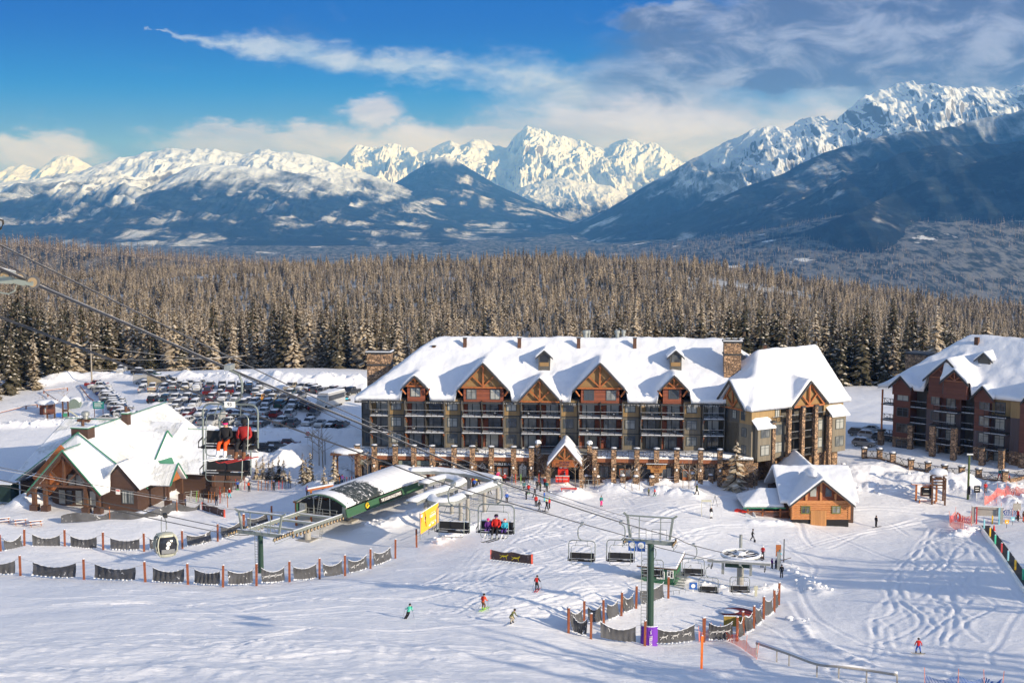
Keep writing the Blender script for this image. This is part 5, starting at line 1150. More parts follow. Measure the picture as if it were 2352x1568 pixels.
b.box(-hw + .1, hw - .1, .2, 9, 1.0, 3.6, LOGM); b.build('wall', cab)
b = MB(); b.prism([(-hw - .1, 3.62), (hw + .1, 3.62), (0, 7.0)], .3, 8.8, PAN)
for xx in (-2.2, 0, 2.2): b.box(xx - .16, xx + .16, .08, .29, 3.62, 7.0 - abs(xx) * .8 - .3, LOGM)
b.beam((-hw - .1, .15, 3.75), (hw + .1, .15, 3.75), .3, .3, LOGM).beam((-3.9, .1, 3.9), (0, .1, 6.95), .2, .22, LOGM).beam((3.9, .1, 3.9), (0, .1, 6.95), .2, .22, LOGM); b.build('gable_wall', cab)
for s_ in (-1, 1): MB().prism([(s_ * .7, 4.5), (s_ * 1.6, 4.5), (s_ * 1.6, 5.3), (s_ * .7, 5.95)][::s_], .2, .28, GLS).build('window', cab)
OLV = mat('olive_trim', (.13, .15, .045), .6)
for xx in (-3.0, 1.65): window(cab, xx, 1.9, 1.35, 1.2, -.07, frame=OLV, glass=GLD)
MB().box(-1.55, .85, -.16, -.09, .0, 2.4, PLK).build('door', cab)
zr0 = 7.3; cf = [hipf(-5.0, 5.0, -1.0, 9, 3.25, zr0, axis='y'), hipf(-6.0, 6.1, 1.0, 15.5, 3.3, 7.4, axis='x'), hipf(-4.5, 4.5, 8, 21, 3.4, 7.5, axis='y')]
roof_surface('roof', cab, cf, -6, 6.1, -1, 21, SNOW, step=.2, thick=.5, k=3, noise=.12, seed=41, label='snow laden roof')
b = MB(); fascia(b, -5.0, 0, 5.0, 3.27, zr0 + .02, -1.1, -.85, TRIM, .22); b.build('fascia', cab); MB().box(-5.6, 5.6, 2.5, 14, -2, 3.5, SIDB).box(-4, 4, 14, 20, -2, 3.5, SIDB).build('rear_wall', cab); 
MB().blob((-1.0, 3.0, zr0 + .35), .9, 2.6, .55, SNOW, 4).build('snow_drift', cab, True)
pr = [hipf(-11.5, -5.2, 1.5, 9, 2.5, 4.4, 3, None, axis='x')]
roof_surface('porch_roof', cab, pr, -11.5, -5.2, 1.5, 9, SNOW, step=.2, thick=.45, k=3, noise=.1, seed=43)
b = MB()
for xx in (-10.8, -8.5, -5.8): b.box(xx - .12, xx + .12, 1.8, 2.05, -1, 2.6, TIMB)
b.box(-10.8, -5.5, 2, 9, 0.2, .9, SIDB).build('porch', cab); b = MB(); b.box(-10.8, -4.4, 1.75, 1.85, 1.75, 1.9, FASC).box(-10.8, -4.4, 1.75, 1.85, .75, .9, FASC)
for k in range(40): b.box(-10.8 + k * .16, -10.76 + k * .16, 1.77, 1.83, .9, 1.75, FASC)
b.build('railing', cab); MB().box(-10.3, -6, 5, 5.2, .9, 2.8, SIGND).build('porch_wall', cab); MB().box(-11.6, -5.1, 1.35, 1.47, 2.35, 2.5, GRNR).build('eave', cab)
# ---------------- lift station ----------------
BLK = mat('black_rubber', (.018, .018, .02), .6); STEEL = mat('tower_green', (.03, .066, .05), .5, .2, var=.1); GRYG = mat('machine_grey', (.27, .30, .27), .5, .3, var=.12); YELB = mat('emblem_yellow', (.85, .62, .03), .5, var=.02)
def roofpatch():
    m, g, b = newmat('station_roof'); tc = g.n('ShaderNodeTexCoord').outputs['Object']; x, y, z = g.n('ShaderNodeSeparateXYZ', i0=tc).outputs
    n = g.noise(g.mapping(tc, sca=(1.2, 2.2, 1)), 1.0, 5, .7, .4); w_ = g.math('MULTIPLY', g.rng(y, 1.0, 3.0), g.rng(y, 13.0, 9.5)); s_ = g.math('MULTIPLY', w_, g.rng(x, -5.6, -4.6))
    bare = g.rng(g.math('ADD', g.math('MULTIPLY', s_, .42), g.math('MULTIPLY', n, .7)), .70, .74)
    seam = g.rng(g.math('ABSOLUTE', g.math('SUBTRACT', g.math('FRACT', g.math('MULTIPLY', y, .5)), .5)), .47, .49)
    c = g.mix(bare, g.mix(seam, (.84, .86, .9), (.55, .56, .58)), (.035, .045, .045)); g.put(b.inputs['Base Color'], c); b.inputs['Roughness'].default_value = .6
    g.put(b.inputs['Normal'], g.bump(g.math('ADD', g.math('MULTIPLY', bare, -1.0), g.math('MULTIPLY', g.noise(tc, 2, 4), .3)), .7, .15)); return m
sa = R(-25.3); SF = Frame(-24.1, 203, sa)
st = thing('lift_station', 'green barrel roofed chairlift terminal with partly bare snow covered roof', 'lift station', (-24.1, 203, 0), sa); SLEN = 24.2; SWD = 8.6
b = MB(); prof = []
for k in range(13):
    t = k / 12; x = -SWD + SWD * t; prof.append((x, .35 + 1.75 * math.sin(math.pi * (t * .92 + .04)) ** .8))
vs = []; 
for (x, z) in prof: vs += [(x, 0, z), (x, SLEN, z), (x, 0, z + .3), (x, SLEN, z + .3)]
fs = []
for k in range(12): a = k * 4; fs += [(a + 2, a + 6, a + 7, a + 3), (a, a + 1, a + 5, a + 4), (a, a + 4, a + 6, a + 2), (a + 1, a + 3, a + 7, a + 5)]
fs += [(0, 2, 3, 1), (48, 49, 51, 50)]; b.add(vs, fs, roofpatch()).build('roof', st, label='snow roof with bare dark patches')
b = MB()
for (x0, z0), (x1, z1) in zip(prof[:-1], prof[1:]): b.beam((x0, -.06, z0 + .12), (x1, -.06, z1 + .12), .12, .5, DGRN, up=(0, 1, 0))
b.add([(.02, -.1, .45), (.02, SLEN + .1, .45), (.30, SLEN + .1, -.75), (.30, -.1, -.75), (-.1, -.1, .45), (-.1, SLEN + .1, .45), (.18, SLEN + .1, -.75), (.18, -.1, -.75)], [(0, 1, 2, 3)[::-1], (4, 5, 6, 7), (0, 4, 7, 3), (1, 2, 6, 5), (0, 1, 5, 4), (3, 7, 6, 2)], DGRN)
b.box(-SWD - .1, -SWD, 0, SLEN, -.7, .5, DGRN).build('fascia', st)
MB().box(-SWD + .2, -.2, .7, .9, -.9, 1.2, SIGND).box(-SWD + .3, -SWD + 1.3, .3, .69, -.9, .6, GALV).box(-.9, -.3, .3, .69, -.9, .7, GRYG).box(-SWD + .2, -.2, .91, SLEN - 1, -1.0, -.8, GALV).build('machine_deck', st)
for xx in (-SWD + 2.6, -SWD + 5.4): MB().box(xx, xx + .12, .5, .62, -.9, 1.7, GALV).build('mullion', st)
tilt = 13.0
MB().add([(.15, 9.1, .30), (.15, 16.0, .30), (.33, 16.0, -.55), (.33, 9.1, -.55), (.1, 9.1, .3), (.1, 16, .3), (.28, 16, -.55), (.28, 9.1, -.55)], [(0, 1, 2, 3)[::-1], (4, 5, 6, 7), (0, 4, 7, 3), (1, 2, 6, 5), (0, 1, 5, 4), (3, 7, 6, 2)], SIGND).build('name_board', st)
text('lettering', 'THE GOLDEN EAGLE EXPRESS', .62, WHT, st, (.27, 12.55, -.13), (90 - tilt, 0, 90), ext=.012, bold=.012, xs=.72)
o = MB().lathe([(.01, 0), (.62, 0), (.62, .06), (.01, .065)], (0, 0, 0), SIGND, 24); 
for k in range(4):
    r0 = .50 - k * .10; pts = [(r0 * math.cos(a) * 1.05 - .05, r0 * math.sin(a), .085) for a in [R(200 - i * 12) for i in range(15)]]; o.path(pts, .03 - k * .003, YELB, 5)
o.add([(-.5, -.22, .1), (-.1, -.34, .1), (.5, -.05, .1), (.34, .12, .1), (-.1, -.08, .1)], [(0, 1, 2, 3, 4)], YELB)
o = o.build('emblem', st); o.location = (.24, 5.5, -.12); o.rotation_euler = (R(90 - tilt), 0, R(90))
for u_, w_, h_ in ((-4.3, -3.8, 0), (-4.3, 7.6, 0), (-4.3, 18.5, 0)):
    q = SF.world(u_, w_); zb_ = gz(q.x, q.y); MB().tube((u_, w_, zb_ - .5), (u_, w_, -.8), .55, CONC, 14).box(u_ - 1.2, u_ + 1.2, w_ - 1.2, w_ + 1.2, zb_ - .3, zb_ + .15, CONC).build('column', st)
# beams reaching out to the line tower
tb = P(600, 1316, 178); tbz = gz(tb.x, tb.y)
def SLc(p): d = p - SF.o; return Vector((d.dot(SF.u), d.dot(SF.w), p.z))
tl = SLc(Vector((tb.x, tb.y, P(600, 1228, 178).z)))
for off in (-3.2, 3.2):
    n_ = Vector((SF.u.dot(SF.u), 0, 0)); a = Vector((-4.3 + off, .8, -.7)); c = Vector((tl.x + off * .9, tl.y + 1.0, tl.z + .1))
    b = MB(); b.beam(a, c, .3, .45, GRYG).beam(a + Vector((0, 0, .27)), c + Vector((0, 0, .27)), .25, .08, SNOW).build('catwalk_beam', st)
    wb = MB(); L_ = (c - a).length; n = 16
    for k in range(n):
        t = .04 + .92 * k / n; p = a.lerp(c, t) + Vector((.35 * (1 if off > 0 else -1), 0, -.32))
        w_ = MB(); w_.tube(p + Vector((-.05, 0, 0)), p + Vector((.05, 0, 0)), .26, BLK, 12).tube(p + Vector((-.07, 0, 0)), p + Vector((.07, 0, 0)), .19, mat('sheave_tan', (.35, .26, .16), .6) if 'sheave_tan' not in MATS else MATS['sheave_tan'], 10).build('sheave', st)
for k, t in enumerate((.15, .45, .75)):
    a = Vector((-7.5, .8, -.75)).lerp(Vector((tl.x - 2.9, tl.y + 1, tl.z)), t); c = Vector((-1.1, .8, -.75)).lerp(Vector((tl.x + 2.9, tl.y + 1, tl.z)), t); MB().beam(a, c, .2, .25, GRYG).beam(a + Vector((0, 0, .17)), c + Vector((0, 0, .17)), .18, .08, SNOW).build('cross_beam', st)
def ladder(parent, p, q, w_=.45, side=(1, 0, 0), m=None, name='ladder'):
    m = m or GALV; b = MB(); p, q, s_ = Vector(p), Vector(q), Vector(side) * w_ / 2; b.beam(p - s_, q - s_, .05, .05, m).beam(p + s_, q + s_, .05, .05, m); n = int((q - p).length / .33)
    for k in range(1, n): c = p.lerp(q, k / n); b.beam(c - s_, c + s_, .04, .04, m)
    return b.build(name, parent)
q = SF.world(-3.2, -2.6); ladder(st, (-3.0, -2.4, gz(q.x, q.y)), (-3.4, -.8, -.9)); ladder(st, (-4.8, -.15, -.9), (-4.2, -.1, 2.4))
b = MB()
for xx in (-7.4, -6.2, -5.4, -3.8, -2.6, -1.4): b.beam((xx, -.4, -.85), (xx, -.4, .2), .05, .05, GALV)
for zz in (-.3, .2): b.beam((-7.6, -.4, zz), (-1.2, -.4, zz), .05, .05, GALV)
b.box(-7.8, -1.0, -.6, .65, -1.0, -.88, GALV).build('guard_rail', st)
# lift tower (left)
def crossarm(t, zc, W_, gant=True, dx=0, msnow=True, sheaves=4, col=None):
    col = col or GRYG; b = MB(); b.box(-W_ / 2, W_ / 2, -.22, .22, zc - .25, zc + .2, col).box(-W_ / 2, W_ / 2, -.2, .2, zc + .202, zc + .27, SNOW); b.build('crossarm', t)
    if gant:
        g_ = MB()
        for s_ in (-1, 1): g_.beam((s_ * W_ * .40, 0, zc), (s_ * W_ * .47, 0, zc + 2.6), .22, .25, col).beam((s_ * W_ * .47, 0, zc + 2.5), (s_ * W_ * .55, 0, zc + 2.8), .2, .2, col)
        g_.beam((-W_ * .5, 0, zc + 2.55), (W_ * .5, 0, zc + 2.55), .18, .16, col).box(-W_ * .5, W_ * .5, -.08, .08, zc + 2.64, zc + 2.70, SNOW)
        for xx in (-W_ * .22, W_ * .22): g_.beam((xx, 0, zc + .2), (xx, 0, zc + 2.5), .08, .08, col)
        g_.build('gantry', t)
        for s_ in (-1, 1):
            r_ = MB(); x0, x1 = sorted((s_ * .3, s_ * W_ * .36))
            for zz in (zc + .9, zc + 1.4): r_.beam((x0, -.45, zz), (x1, -.45, zz), .045, .045, GALV)
            for xx in (x0, (x0 + x1) / 2, x1): r_.beam((xx, -.45, zc + .2), (xx, -.45, zc + 1.4), .045, .045, GALV)
            r_.build('guard_rail', t)
    for s_ in (-1, 1):
        x = s_ * W_ / 2
        for k in range(sheaves):
            y = (k - (sheaves - 1) / 2) * .58; w_ = MB(); w_.tube((x - .06, y, zc - .02), (x + .06, y, zc - .02), .24, BLK, 12).tube((x - .08, y, zc - .02), (x + .08, y, zc - .02), .17, MATS['sheave_tan'], 10); w_.build('sheave', t)
        MB().beam((x, -sheaves * .3, zc - .05), (x, sheaves * .3, zc - .05), .08, .16, col).path([(x + s_ * .12, -sheaves * .28, zc - .1), (x + s_ * .12, -sheaves * .26, zc - .5), (x + s_ * .12, sheaves * .26, zc - .5), (x + s_ * .12, sheaves * .28, zc - .1)], .03, col, 5).build('rope_catcher', t)
tw1 = thing('lift_tower', 'dark green lift tower with ladder and wide sheave crossarm beside the barrel roofed terminal', 'lift tower', (tb.x, tb.y, tbz), R(-24))
zc = P(600, 1222, 178).z - tbz; MB().tube((0, 0, -.5), (0, 0, zc - .2), .34, STEEL, 14, .3).build('mast', tw1); crossarm(tw1, zc, 6.8, sheaves=8); ladder(tw1, (-.55, -.15, 0), (-.55, -.15, zc), .42)
# lift tower (right)
t2 = P(1490, 1481, 145.5); t2.z = gz(t2.x, t2.y)
tw2 = thing('lift_tower', 'tall dark green lift tower with long ladder and purple pad at its foot', 'lift tower', t2, R(-17)); zc = P(1490, 1236, 145.5).z - t2.z
MB().tube((.1, 0, -.8), (.1, 0, zc - .2), .40, STEEL, 14, .34).build('mast', tw2); crossarm(tw2, zc, 5.0, sheaves=4); ladder(tw2, (-.42, -.45, .8), (-.42, -.45, zc - .3), .62)
PUR = mat('pad_purple', (.16, .035, .42), .5, var=.05)
b = MB(); vs = []; 
for z in (-.4, 1.9):
    for k in range(9): a = R(200 + k * 17.5); vs.append((.05 + .95 * math.cos(a), .15 + .85 * math.sin(a), z))
    for k in range(9): a = R(340 - k * 17.5); vs.append((.05 + .83 * math.cos(a), .15 + .73 * math.sin(a), z))
fs = [(k, (k + 1) % 18, 18 + (k + 1) % 18, 18 + k) for k in range(18)] + [tuple(range(18))[::-1], tuple(range(18, 36))]
o = b.add(vs, fs, PUR).build('tower_pad', tw2); b = MB()
for k in range(8):
    a, c = R(200 + k * 17.5), R(217.5 + k * 17.5); b.beam((.05 + .89 * math.cos(a), .15 + .79 * math.sin(a), 1.93), (.05 + .89 * math.cos(c), .15 + .79 * math.sin(c), 1.93), .16, .08, SNOW)
b.build('snow_rim', o); text('lettering', 'TELUS', .38, WHT, o, (.35, -.72, .5), (90, 90, 12), ext=.01, bold=.01)
MB().beam((.3, -.74, 1.15), (.45, -.72, 1.65), .05, .03, WHT).beam((.45, -.74, 1.2), (.28, -.74, 1.5), .05, .03, WHT).build('leaf_mark', o)
BLU = mat('sign_blue', (.03, .11, .38), .5, var=.03)
for k, xx in enumerate((-2.15, -1.25)):
    o = MB().box(xx, xx + .85, -.32, -.28, zc - 1.05, zc - .0, BLU).build('sign', tw2); MB().lathe([(.30, 0), (.33, 0), (.33, .02), (.30, .02)], (0, 0, 0), WHT, 16).beam((-.15, .1, .01), (.02, -.15, .01), .08, .02, WHT).beam((.0, .15, .01), (.15, -.1, .01), .08, .02, WHT).build('symbol', o).matrix_local = Matrix.Translation((xx + .42, -.33, zc - .42)) @ Matrix.Rotation(R(90), 4, 'X')
# ---------------- ropes ----------------
ROPE = mat('wire_rope', (.05, .05, .055), .45, .4); ROPES = mat('frosted_rope', (.42, .42, .44), .6)
def catmull(pts, n=10):
    out = []
    for i in range(len(pts) - 1):
        p0, p1, p2, p3 = pts[max(i - 1, 0)], pts[i], pts[i + 1], pts[min(i + 2, len(pts) - 1)]
        for k in range(n):
            f = k / n; out.append(.5 * (2 * p1 + (p2 - p0) * f + (2 * p0 - 5 * p1 + 4 * p2 - p3) * f * f + (3 * p1 - p0 - 3 * p2 + p3) * f ** 3))
    return out + [pts[-1]]
def cable(name, pts, r, label, m=None, frost=0, cat='cable'):
    pp = catmull([P(*p) for p in pts]); b = MB(); b.path(pp, r, m or ROPE, 6)
    o = b.build(name, None, True)
    if frost: b2 = MB(); b2.path([p + Vector((0, 0, r * .8)) for p in pp], r * .55, ROPES, 5); b2.build('frost', o)
    return tag(o, label, cat)
cable('haul_rope', [(-60, 590, 39), (90, 657, 42), (300, 748, 49), (520, 844, 57), (840, 978, 71), (1143, 1104, 87), (1426, 1199, 116), (1547, 1233, 145), (1593, 1252, 150), (1700, 1277, 170), (1752, 1284, 178)], .042, 'haul rope carrying the chair with two riders and the chair with three riders', frost=1)
cable('haul_rope', [(-60, 705, 44), (100, 766, 48), (300, 843, 56), (525, 930, 66.5), (861, 1052, 83), (1037, 1115, 94.7), (1337, 1202, 126), (1433, 1229, 146), (1499, 1253, 151), (1628, 1283, 172), (1662, 1284, 176)], .042, 'haul rope carrying the empty chairs, lower of the two long ropes from the left edge')
cable('communication_cable', [(-60, 533, 40), (0, 563, 42), (494, 804, 58), (833, 963, 75), (1007, 1034, 88), (1264, 1131, 115), (1466, 1193, 145), (1548, 1199, 146)], .022, 'highest black cable crossing the picture from the left edge to the right tower', frost=1)
cable('communication_cable', [(0, 600, 41), (240, 722, 48), (640, 900, 64), (1000, 1058, 84), (1200, 1120, 110), (1436, 1196, 145)], .018, 'thin cable just beneath the highest cable, ending on the right tower gantry')
cable('gondola_rope', [(-60, 1088, 108), (0, 1102, 112), (379, 1183, 126), (545, 1216, 172), (640, 1222, 180)], .042, 'gondola rope carrying the cabin, upper of the pair at the left')
cable('gondola_rope', [(-60, 1100, 104), (0, 1114, 108), (373, 1195, 124), (527, 1226, 170), (572, 1228, 176)], .042, 'lower rope of the gondola pair at the left')
cable('communication_cable', [(-60, 1060, 104), (0, 1073, 108), (402, 1146, 140), (560, 1172, 178), (760, 1179, 205)], .022, 'black cable crossing in front of the ski lodge', frost=1)
cable('communication_cable', [(-60, 1066, 107), (0, 1078, 110), (402, 1150, 142), (640, 1180, 178)], .018, 'frosted thin cable across the ski lodge roof', ROPES)
# ---------------- top left sheave train ----------------
sv = thing('sheave_train', 'grey rocker arm with rubber tyred wheels cut off by the left edge', 'sheave assembly', P(20, 640, 41), 0)
def lp(px_, py_, D_=41): return P(px_, py_, D_) - sv.location
b = MB(); b.beam(lp(-70, 640), lp(30, 644), .1, .2, GRYG).beam(lp(30, 644), lp(58, 651), .08, .15, GRYG).beam(lp(56, 650), lp(76, 653), .07, .1, GRYG).beam(lp(-70, 635), lp(30, 639), .11, .03, SNOW); b.build('rocker_arm', sv)
for px_, py_, r_ in ((12, 634, .17), (46, 639, .18), (76, 648, .19), (-20, 628, .17)):
    c = lp(px_, py_, 41.2); MB().tube(c + Vector((0, -.06, 0)), c + Vector((0, .06, 0)), r_, mat('tyre_grey', (.11, .11, .115), .7) if 'tyre_grey' not in MATS else MATS['tyre_grey'], 20).tube(c + Vector((0, -.07, 0)), c + Vector((0, .07, 0)), r_ * .72, MATS['sheave_tan'], 18).tube(c + Vector((0, -.1, 0)), c + Vector((0, .1, 0)), r_ * .2, GALV, 8).build('wheel', sv)
MB().path([lp(-60, 662), lp(0, 672), lp(20, 675), lp(34, 668), lp(38, 655)], .025, GRYG, 6).build('rope_catcher', sv)
MB().beam(lp(-70, 598), lp(36, 626), .05, .05, GRYG).beam(lp(-70, 596), lp(36, 624), .04, .03, SNOW).build('guide_rail', sv)
sh = thing('shackle', 'small dark shackle at the left edge above the long cable', 'shackle', P(2, 512, 41), 0); MB().path([(-.08, 0, -.15), (-.12, 0, 0), (-.05, 0, .09), (.06, 0, .07), (.07, 0, -.02), (0, 0, -.15), (-.3, 0, -.4)], .03, BLK, 6).build('ring', sh)
# ---------------- chairs ----------------
CFR = mat('chair_frame', (.20, .23, .22), .45, .4, var=.15)
def rr_path(w_, z0, z1, r, y0, y1, n=5, bottom=False):
    pts = []
    def arc(cx, cz, a0, a1):
        for k in range(n + 1): a = R(a0 + (a1 - a0) * k / n); pts.append((cx + r * math.cos(a), y0 + (y1 - y0) * ((z1 - (cz + r * math.sin(a))) / (z1 - z0)), cz + r * math.sin(a)))
    if bottom: arc(-w_ / 2 + r, z0 + r, 270, 180)
    else: pts.append((-w_ / 2, y1, z0))
    arc(-w_ / 2 + r, z1 - r, 180, 90); arc(w_ / 2 - r, z1 - r, 90, 0)
    if bottom: arc(w_ / 2 - r, z0 + r, 0, -90); pts.append(pts[0])
    else: pts.append((w_ / 2, y1, z0))
    return pts
def make_chair(bow, raised=False, plate=None, label='', sc_=1.0, group=None):
    t = thing('lift_chair', label, 'lift chair', (0, 0, 0), 0, group)
    MB().path([(0, 0, 0), (0, 0, -.12), (bow * .28, 0, -.3), (bow * .36, 0, -.6), (bow * .36, 0, -1.0), (bow * .28, 0, -1.3), (bow * .05, 0, -1.46)], .052, CFR, 7).box(-.13, .13, -.28, .28, -.1, .12, GALV).build('hanger', t)
    MB().path(rr_path(2.3, -3.25, -1.5, .32, 0, -.1), .042, CFR, 7).build('frame', t)
    MB().path(rr_path(1.75, -3.5, -1.85, .22, -.35, -.62, bottom=True), .022, CFR, 5).beam((-.55, -.4, -1.9), (-.45, 0, -1.5), .03, .03, CFR).beam((.55, -.4, -1.9), (.45, 0, -1.5), .03, .03, CFR).build('safety_bar', t)
    b = MB().add([(-1.05, .12, -2.62), (1.05, .12, -2.62), (1.05, .02, -3.1), (-1.05, .02, -3.1), (-1.05, .2, -2.6), (1.05, .2, -2.6), (1.05, .10, -3.12), (-1.05, .10, -3.12)], [(0, 3, 2, 1), (4, 5, 6, 7), (0, 1, 5, 4), (3, 7, 6, 2), (0, 4, 7, 3), (1, 2, 6, 5)], BLK)
    b.box(-1.05, 1.05, .1, .22, -2.6, -2.56, SNOW); b.build('backrest', t)
    b = MB().box(-1.08, 1.08, -.5, .08, -3.24, -3.14, BLK).box(-.9, -.3, -.48, -.44, -3.139, -3.12, SNOW).box(.2, .8, -.2, -.1, -3.139, -3.12, SNOW); b.build('seat', t)
    for s_ in (-1, 1): MB().path([(s_ * 1.15, -.1, -3.25), (s_ * 1.18, -.5, -3.2), (s_ * 1.16, -.55, -2.95), (s_ * 1.15, -.1, -2.85)], .03, BLK, 5).build('armrest', t)
    if plate: o = MB().box(-.22, .22, -.08, -.04, -1.62, -1.38, WHT).build('number_plate', t); text('lettering', plate, .2, SIGND, o, (0, -.085, -1.5), ext=.002)
    return t
def hang(px, py, D, bow, rz, s=1.0, label='', **k):
    t = make_chair(bow, label=label, **k); t.location = P(px, py, D); t.rotation_euler = (0, 0, rz); t.scale = (s, s, s); return t
ch1 = hang(527, 843, 57, 1.4, R(-8), 1.0, 'chair carrying two riders, nearest chair in front of the car park', plate='93')
hang(520, 930, 66.5, -1, R(-8), 1.0, 'empty chair just below the chair with two riders')
chB = hang(1140, 1104, 87, 1, R(-12), .98, 'chair carrying an adult in red and two children')
hang(1041, 1112, 94.7, -1, R(-12), .98, 'empty chair beside the orange banner, left of the chair with three riders')
hang(1337, 1202, 121, -1, R(-10), .98, 'empty chair left of the right tower, further left of two side by side')
hang(1426, 1199, 116, 1, R(-8), .98, 'empty chair hanging directly left of the right tower crossarm')
hang(1499, 1253, 151, 1, R(-8), 1.0, 'empty chair half hidden behind the right tower mast')
hang(1593, 1250, 149, 1, R(-8), 1.0, 'empty chair right of the green operator hut')
hang(1628, 1298, 171, -1, R(-8), 1.0, 'empty chair low over the snow before the wheel terminal')
hang(1700, 1296, 160, 1, R(-6), .95, 'empty chair hanging in front of the terminal mast')
# ---------------- bottom wheel terminal ----------------
tq = P(1700, 1345, 176); tq.z = gz(tq.x, tq.y); tm = thing('lift_terminal', 'snow covered bullwheel terminal of the chairlift on a single mast', 'lift terminal', tq, R(-14)); zc = P(1705, 1272, 176).z - tq.z
MB().tube((0, 0, -.6), (0, 0, zc - 1.1), .42, CONC, 12).box(-1.8, 1.2, -1.2, .6, zc - 1.3, zc - .9, STEEL).box(-2.2, -1.9, -1.3, -.9, zc - 2.2, zc - .3, GALV).box(1.2, 1.5, -1.3, -.9, zc - 2.2, zc - .3, GALV).build('mast', tm)
MB().box(-3.8, 3.8, -2.8, -2.3, zc - .4, zc - .1, GALV).box(-3.8, 3.8, -2.8, -2.3, zc - .098, zc + .08, SNOW).beam((-2.3, -2.5, zc - .2), (-.5, .5, zc - .2), .3, .3, GALV).beam((3.0, -2.5, zc - .2), (.5, .5, zc - .2), .3, .3, GALV).build('frame', tm)
b = MB(); b.path([(2.35 * math.cos(a), 2.35 * math.sin(a), zc) for a in [i * 6.28319 / 32 for i in range(33)]], .13, GALV, 6); b.path([(2.35 * math.cos(a), 2.35 * math.sin(a), zc + .14) for a in [i * 6.28319 / 32 for i in range(33)]], .16, SNOW, 6)
for k in range(10): a = k * .628; b.beam((.3 * math.cos(a), .3 * math.sin(a), zc), (2.3 * math.cos(a), 2.3 * math.sin(a), zc), .12, .08, BLK).beam((.3 * math.cos(a), .3 * math.sin(a), zc + .08), (2.3 * math.cos(a), 2.3 * math.sin(a), zc + .08), .15, .07, SNOW)
b.blob((0, 0, zc + .15), .6, .6, .35, SNOW, 5).lathe([(2.2, -.06), (2.2, -.02)], (0, 0, zc - .12), BLK, 24).build('bullwheel', tm)
for s_ in (-1, 1):
    b = MB()
    for k in range(5): y = -2.6 - k * .35; b.tube((s_ * 3.2 - .06, y, zc - .7), (s_ * 3.2 + .06, y, zc - .7), .2, BLK, 10)
    b.path([(s_ * 3.2, -2.4, zc - .5), (s_ * 3.2, -4.4, zc - .6)], .06, GALV, 5).build('sheaves', tm)
MB().tube((-.3, 3.5, 0), (-.3, 3.5, zc + 1.7), .2, GALV, 8).build('post', tm)
# ---------------- gondola cabin ----------------
gp = P(379, 1184, 126); gd = thing('gondola_cabin', 'pale grey gondola cabin with dark windows and a panda picture', 'gondola cabin', gp, R(26)); CRM = mat('cabin_cream', (.50, .50, .40), .4, .1, var=.05); CABG = mat('cabin_glass', (.02, .022, .028), .15, spec=.6, var=.05); CBG = mat('cabin_panel', (.20, .21, .22), .4, .2)
MB().path([(0, 0, .1), (.0, .05, -.2), (.12, .1, -.6), (.12, .1, -1.2), (0, .05, -1.45)], .06, GALV, 7).box(-.15, .15, -.35, .35, -.12, .2, BLK).path([(-.3, 0, -.1), (-.35, 0, -.5), (-.35, 0, -1.4)], .04, GALV, 6).build('hanger', gd)
prof = [(0, -3.55), (.62, -3.5), (.86, -3.0), (.96, -2.5), (.86, -1.95), (.62, -1.62), (.3, -1.52), (0, -1.52)]
def shell(b, sx, sy, pr, m, n=16, sq=.55):
    vs = []
    for r_, z in pr:
        for k in range(n):
            a = 6.28319 * k / n + math.pi / n; c, s_ = math.cos(a), math.sin(a); c = math.copysign(abs(c) ** sq, c); s_ = math.copysign(abs(s_) ** sq, s_); vs.append((c * r_ * sx, s_ * r_ * sy, z))
    L = len(pr); return b.add(vs, [(i * n + k, i * n + (k + 1) % n, (i + 1) * n + (k + 1) % n, (i + 1) * n + k) for i in range(L - 1) for k in range(n)], m)
shell(MB(), 1.0, 1.0, prof, CABG).build('cabin_shell', gd, True)
b = MB(); shell(b, 1.02, 1.02, [(.56, -3.62), (.68, -3.52), (.76, -3.3), (.56, -3.3)], CRM); b.build('base', gd); b = MB(); shell(b, 1.02, 1.02, [(.72, -1.78), (.64, -1.60), (.3, -1.49), (.01, -1.48)], CRM); b.build('roof', gd)
b = MB()
for sx_, sy_ in ((-1, -1), (1, -1), (1, 1), (-1, 1)):
    b.path([(sx_ * .66 * k, sy_ * .66 * k, z) for k, z in ((.95, -3.5), (1.22, -3.0), (1.32, -2.5), (1.2, -2.0), (.93, -1.66))], .06, CRM, 6)
for sx_ in (-1, 1):
    for yy in (-.45, 0, .45): b.path([(sx_ * k, yy, z) for k, z in ((.72, -3.3), (.92, -3.0), (1.0, -2.5), (.9, -1.95), (.68, -1.66))], .045, CRM, 5)
b.build('frame', gd)
for s_ in (-1, 1): MB().box(-.58, .58, s_ * .93 - .02, s_ * .93 + .02, -3.2, -2.82, CBG).build('side_panel', gd); MB().box(s_ * .95 - .02, s_ * .95 + .02, -.5, .5, -3.2, -2.85, CBG).build('side_panel', gd)
MB().tube((.05, -1.0, -2.32), (.05, -.97, -2.32), .2, WHT, 12).tube((-.1, -1.0, -2.12), (-.1, -.97, -2.12), .08, BLK, 8).tube((.2, -1.0, -2.14), (.2, -.97, -2.14), .08, BLK, 8).tube((-.05, -1.0, -2.66), (-.05, -.97, -2.66), .16, WHT, 10).tube((-.02, -1.02, -2.34), (-.02, -.99, -2.34), .05, BLK, 8).build('panda_picture', gd)
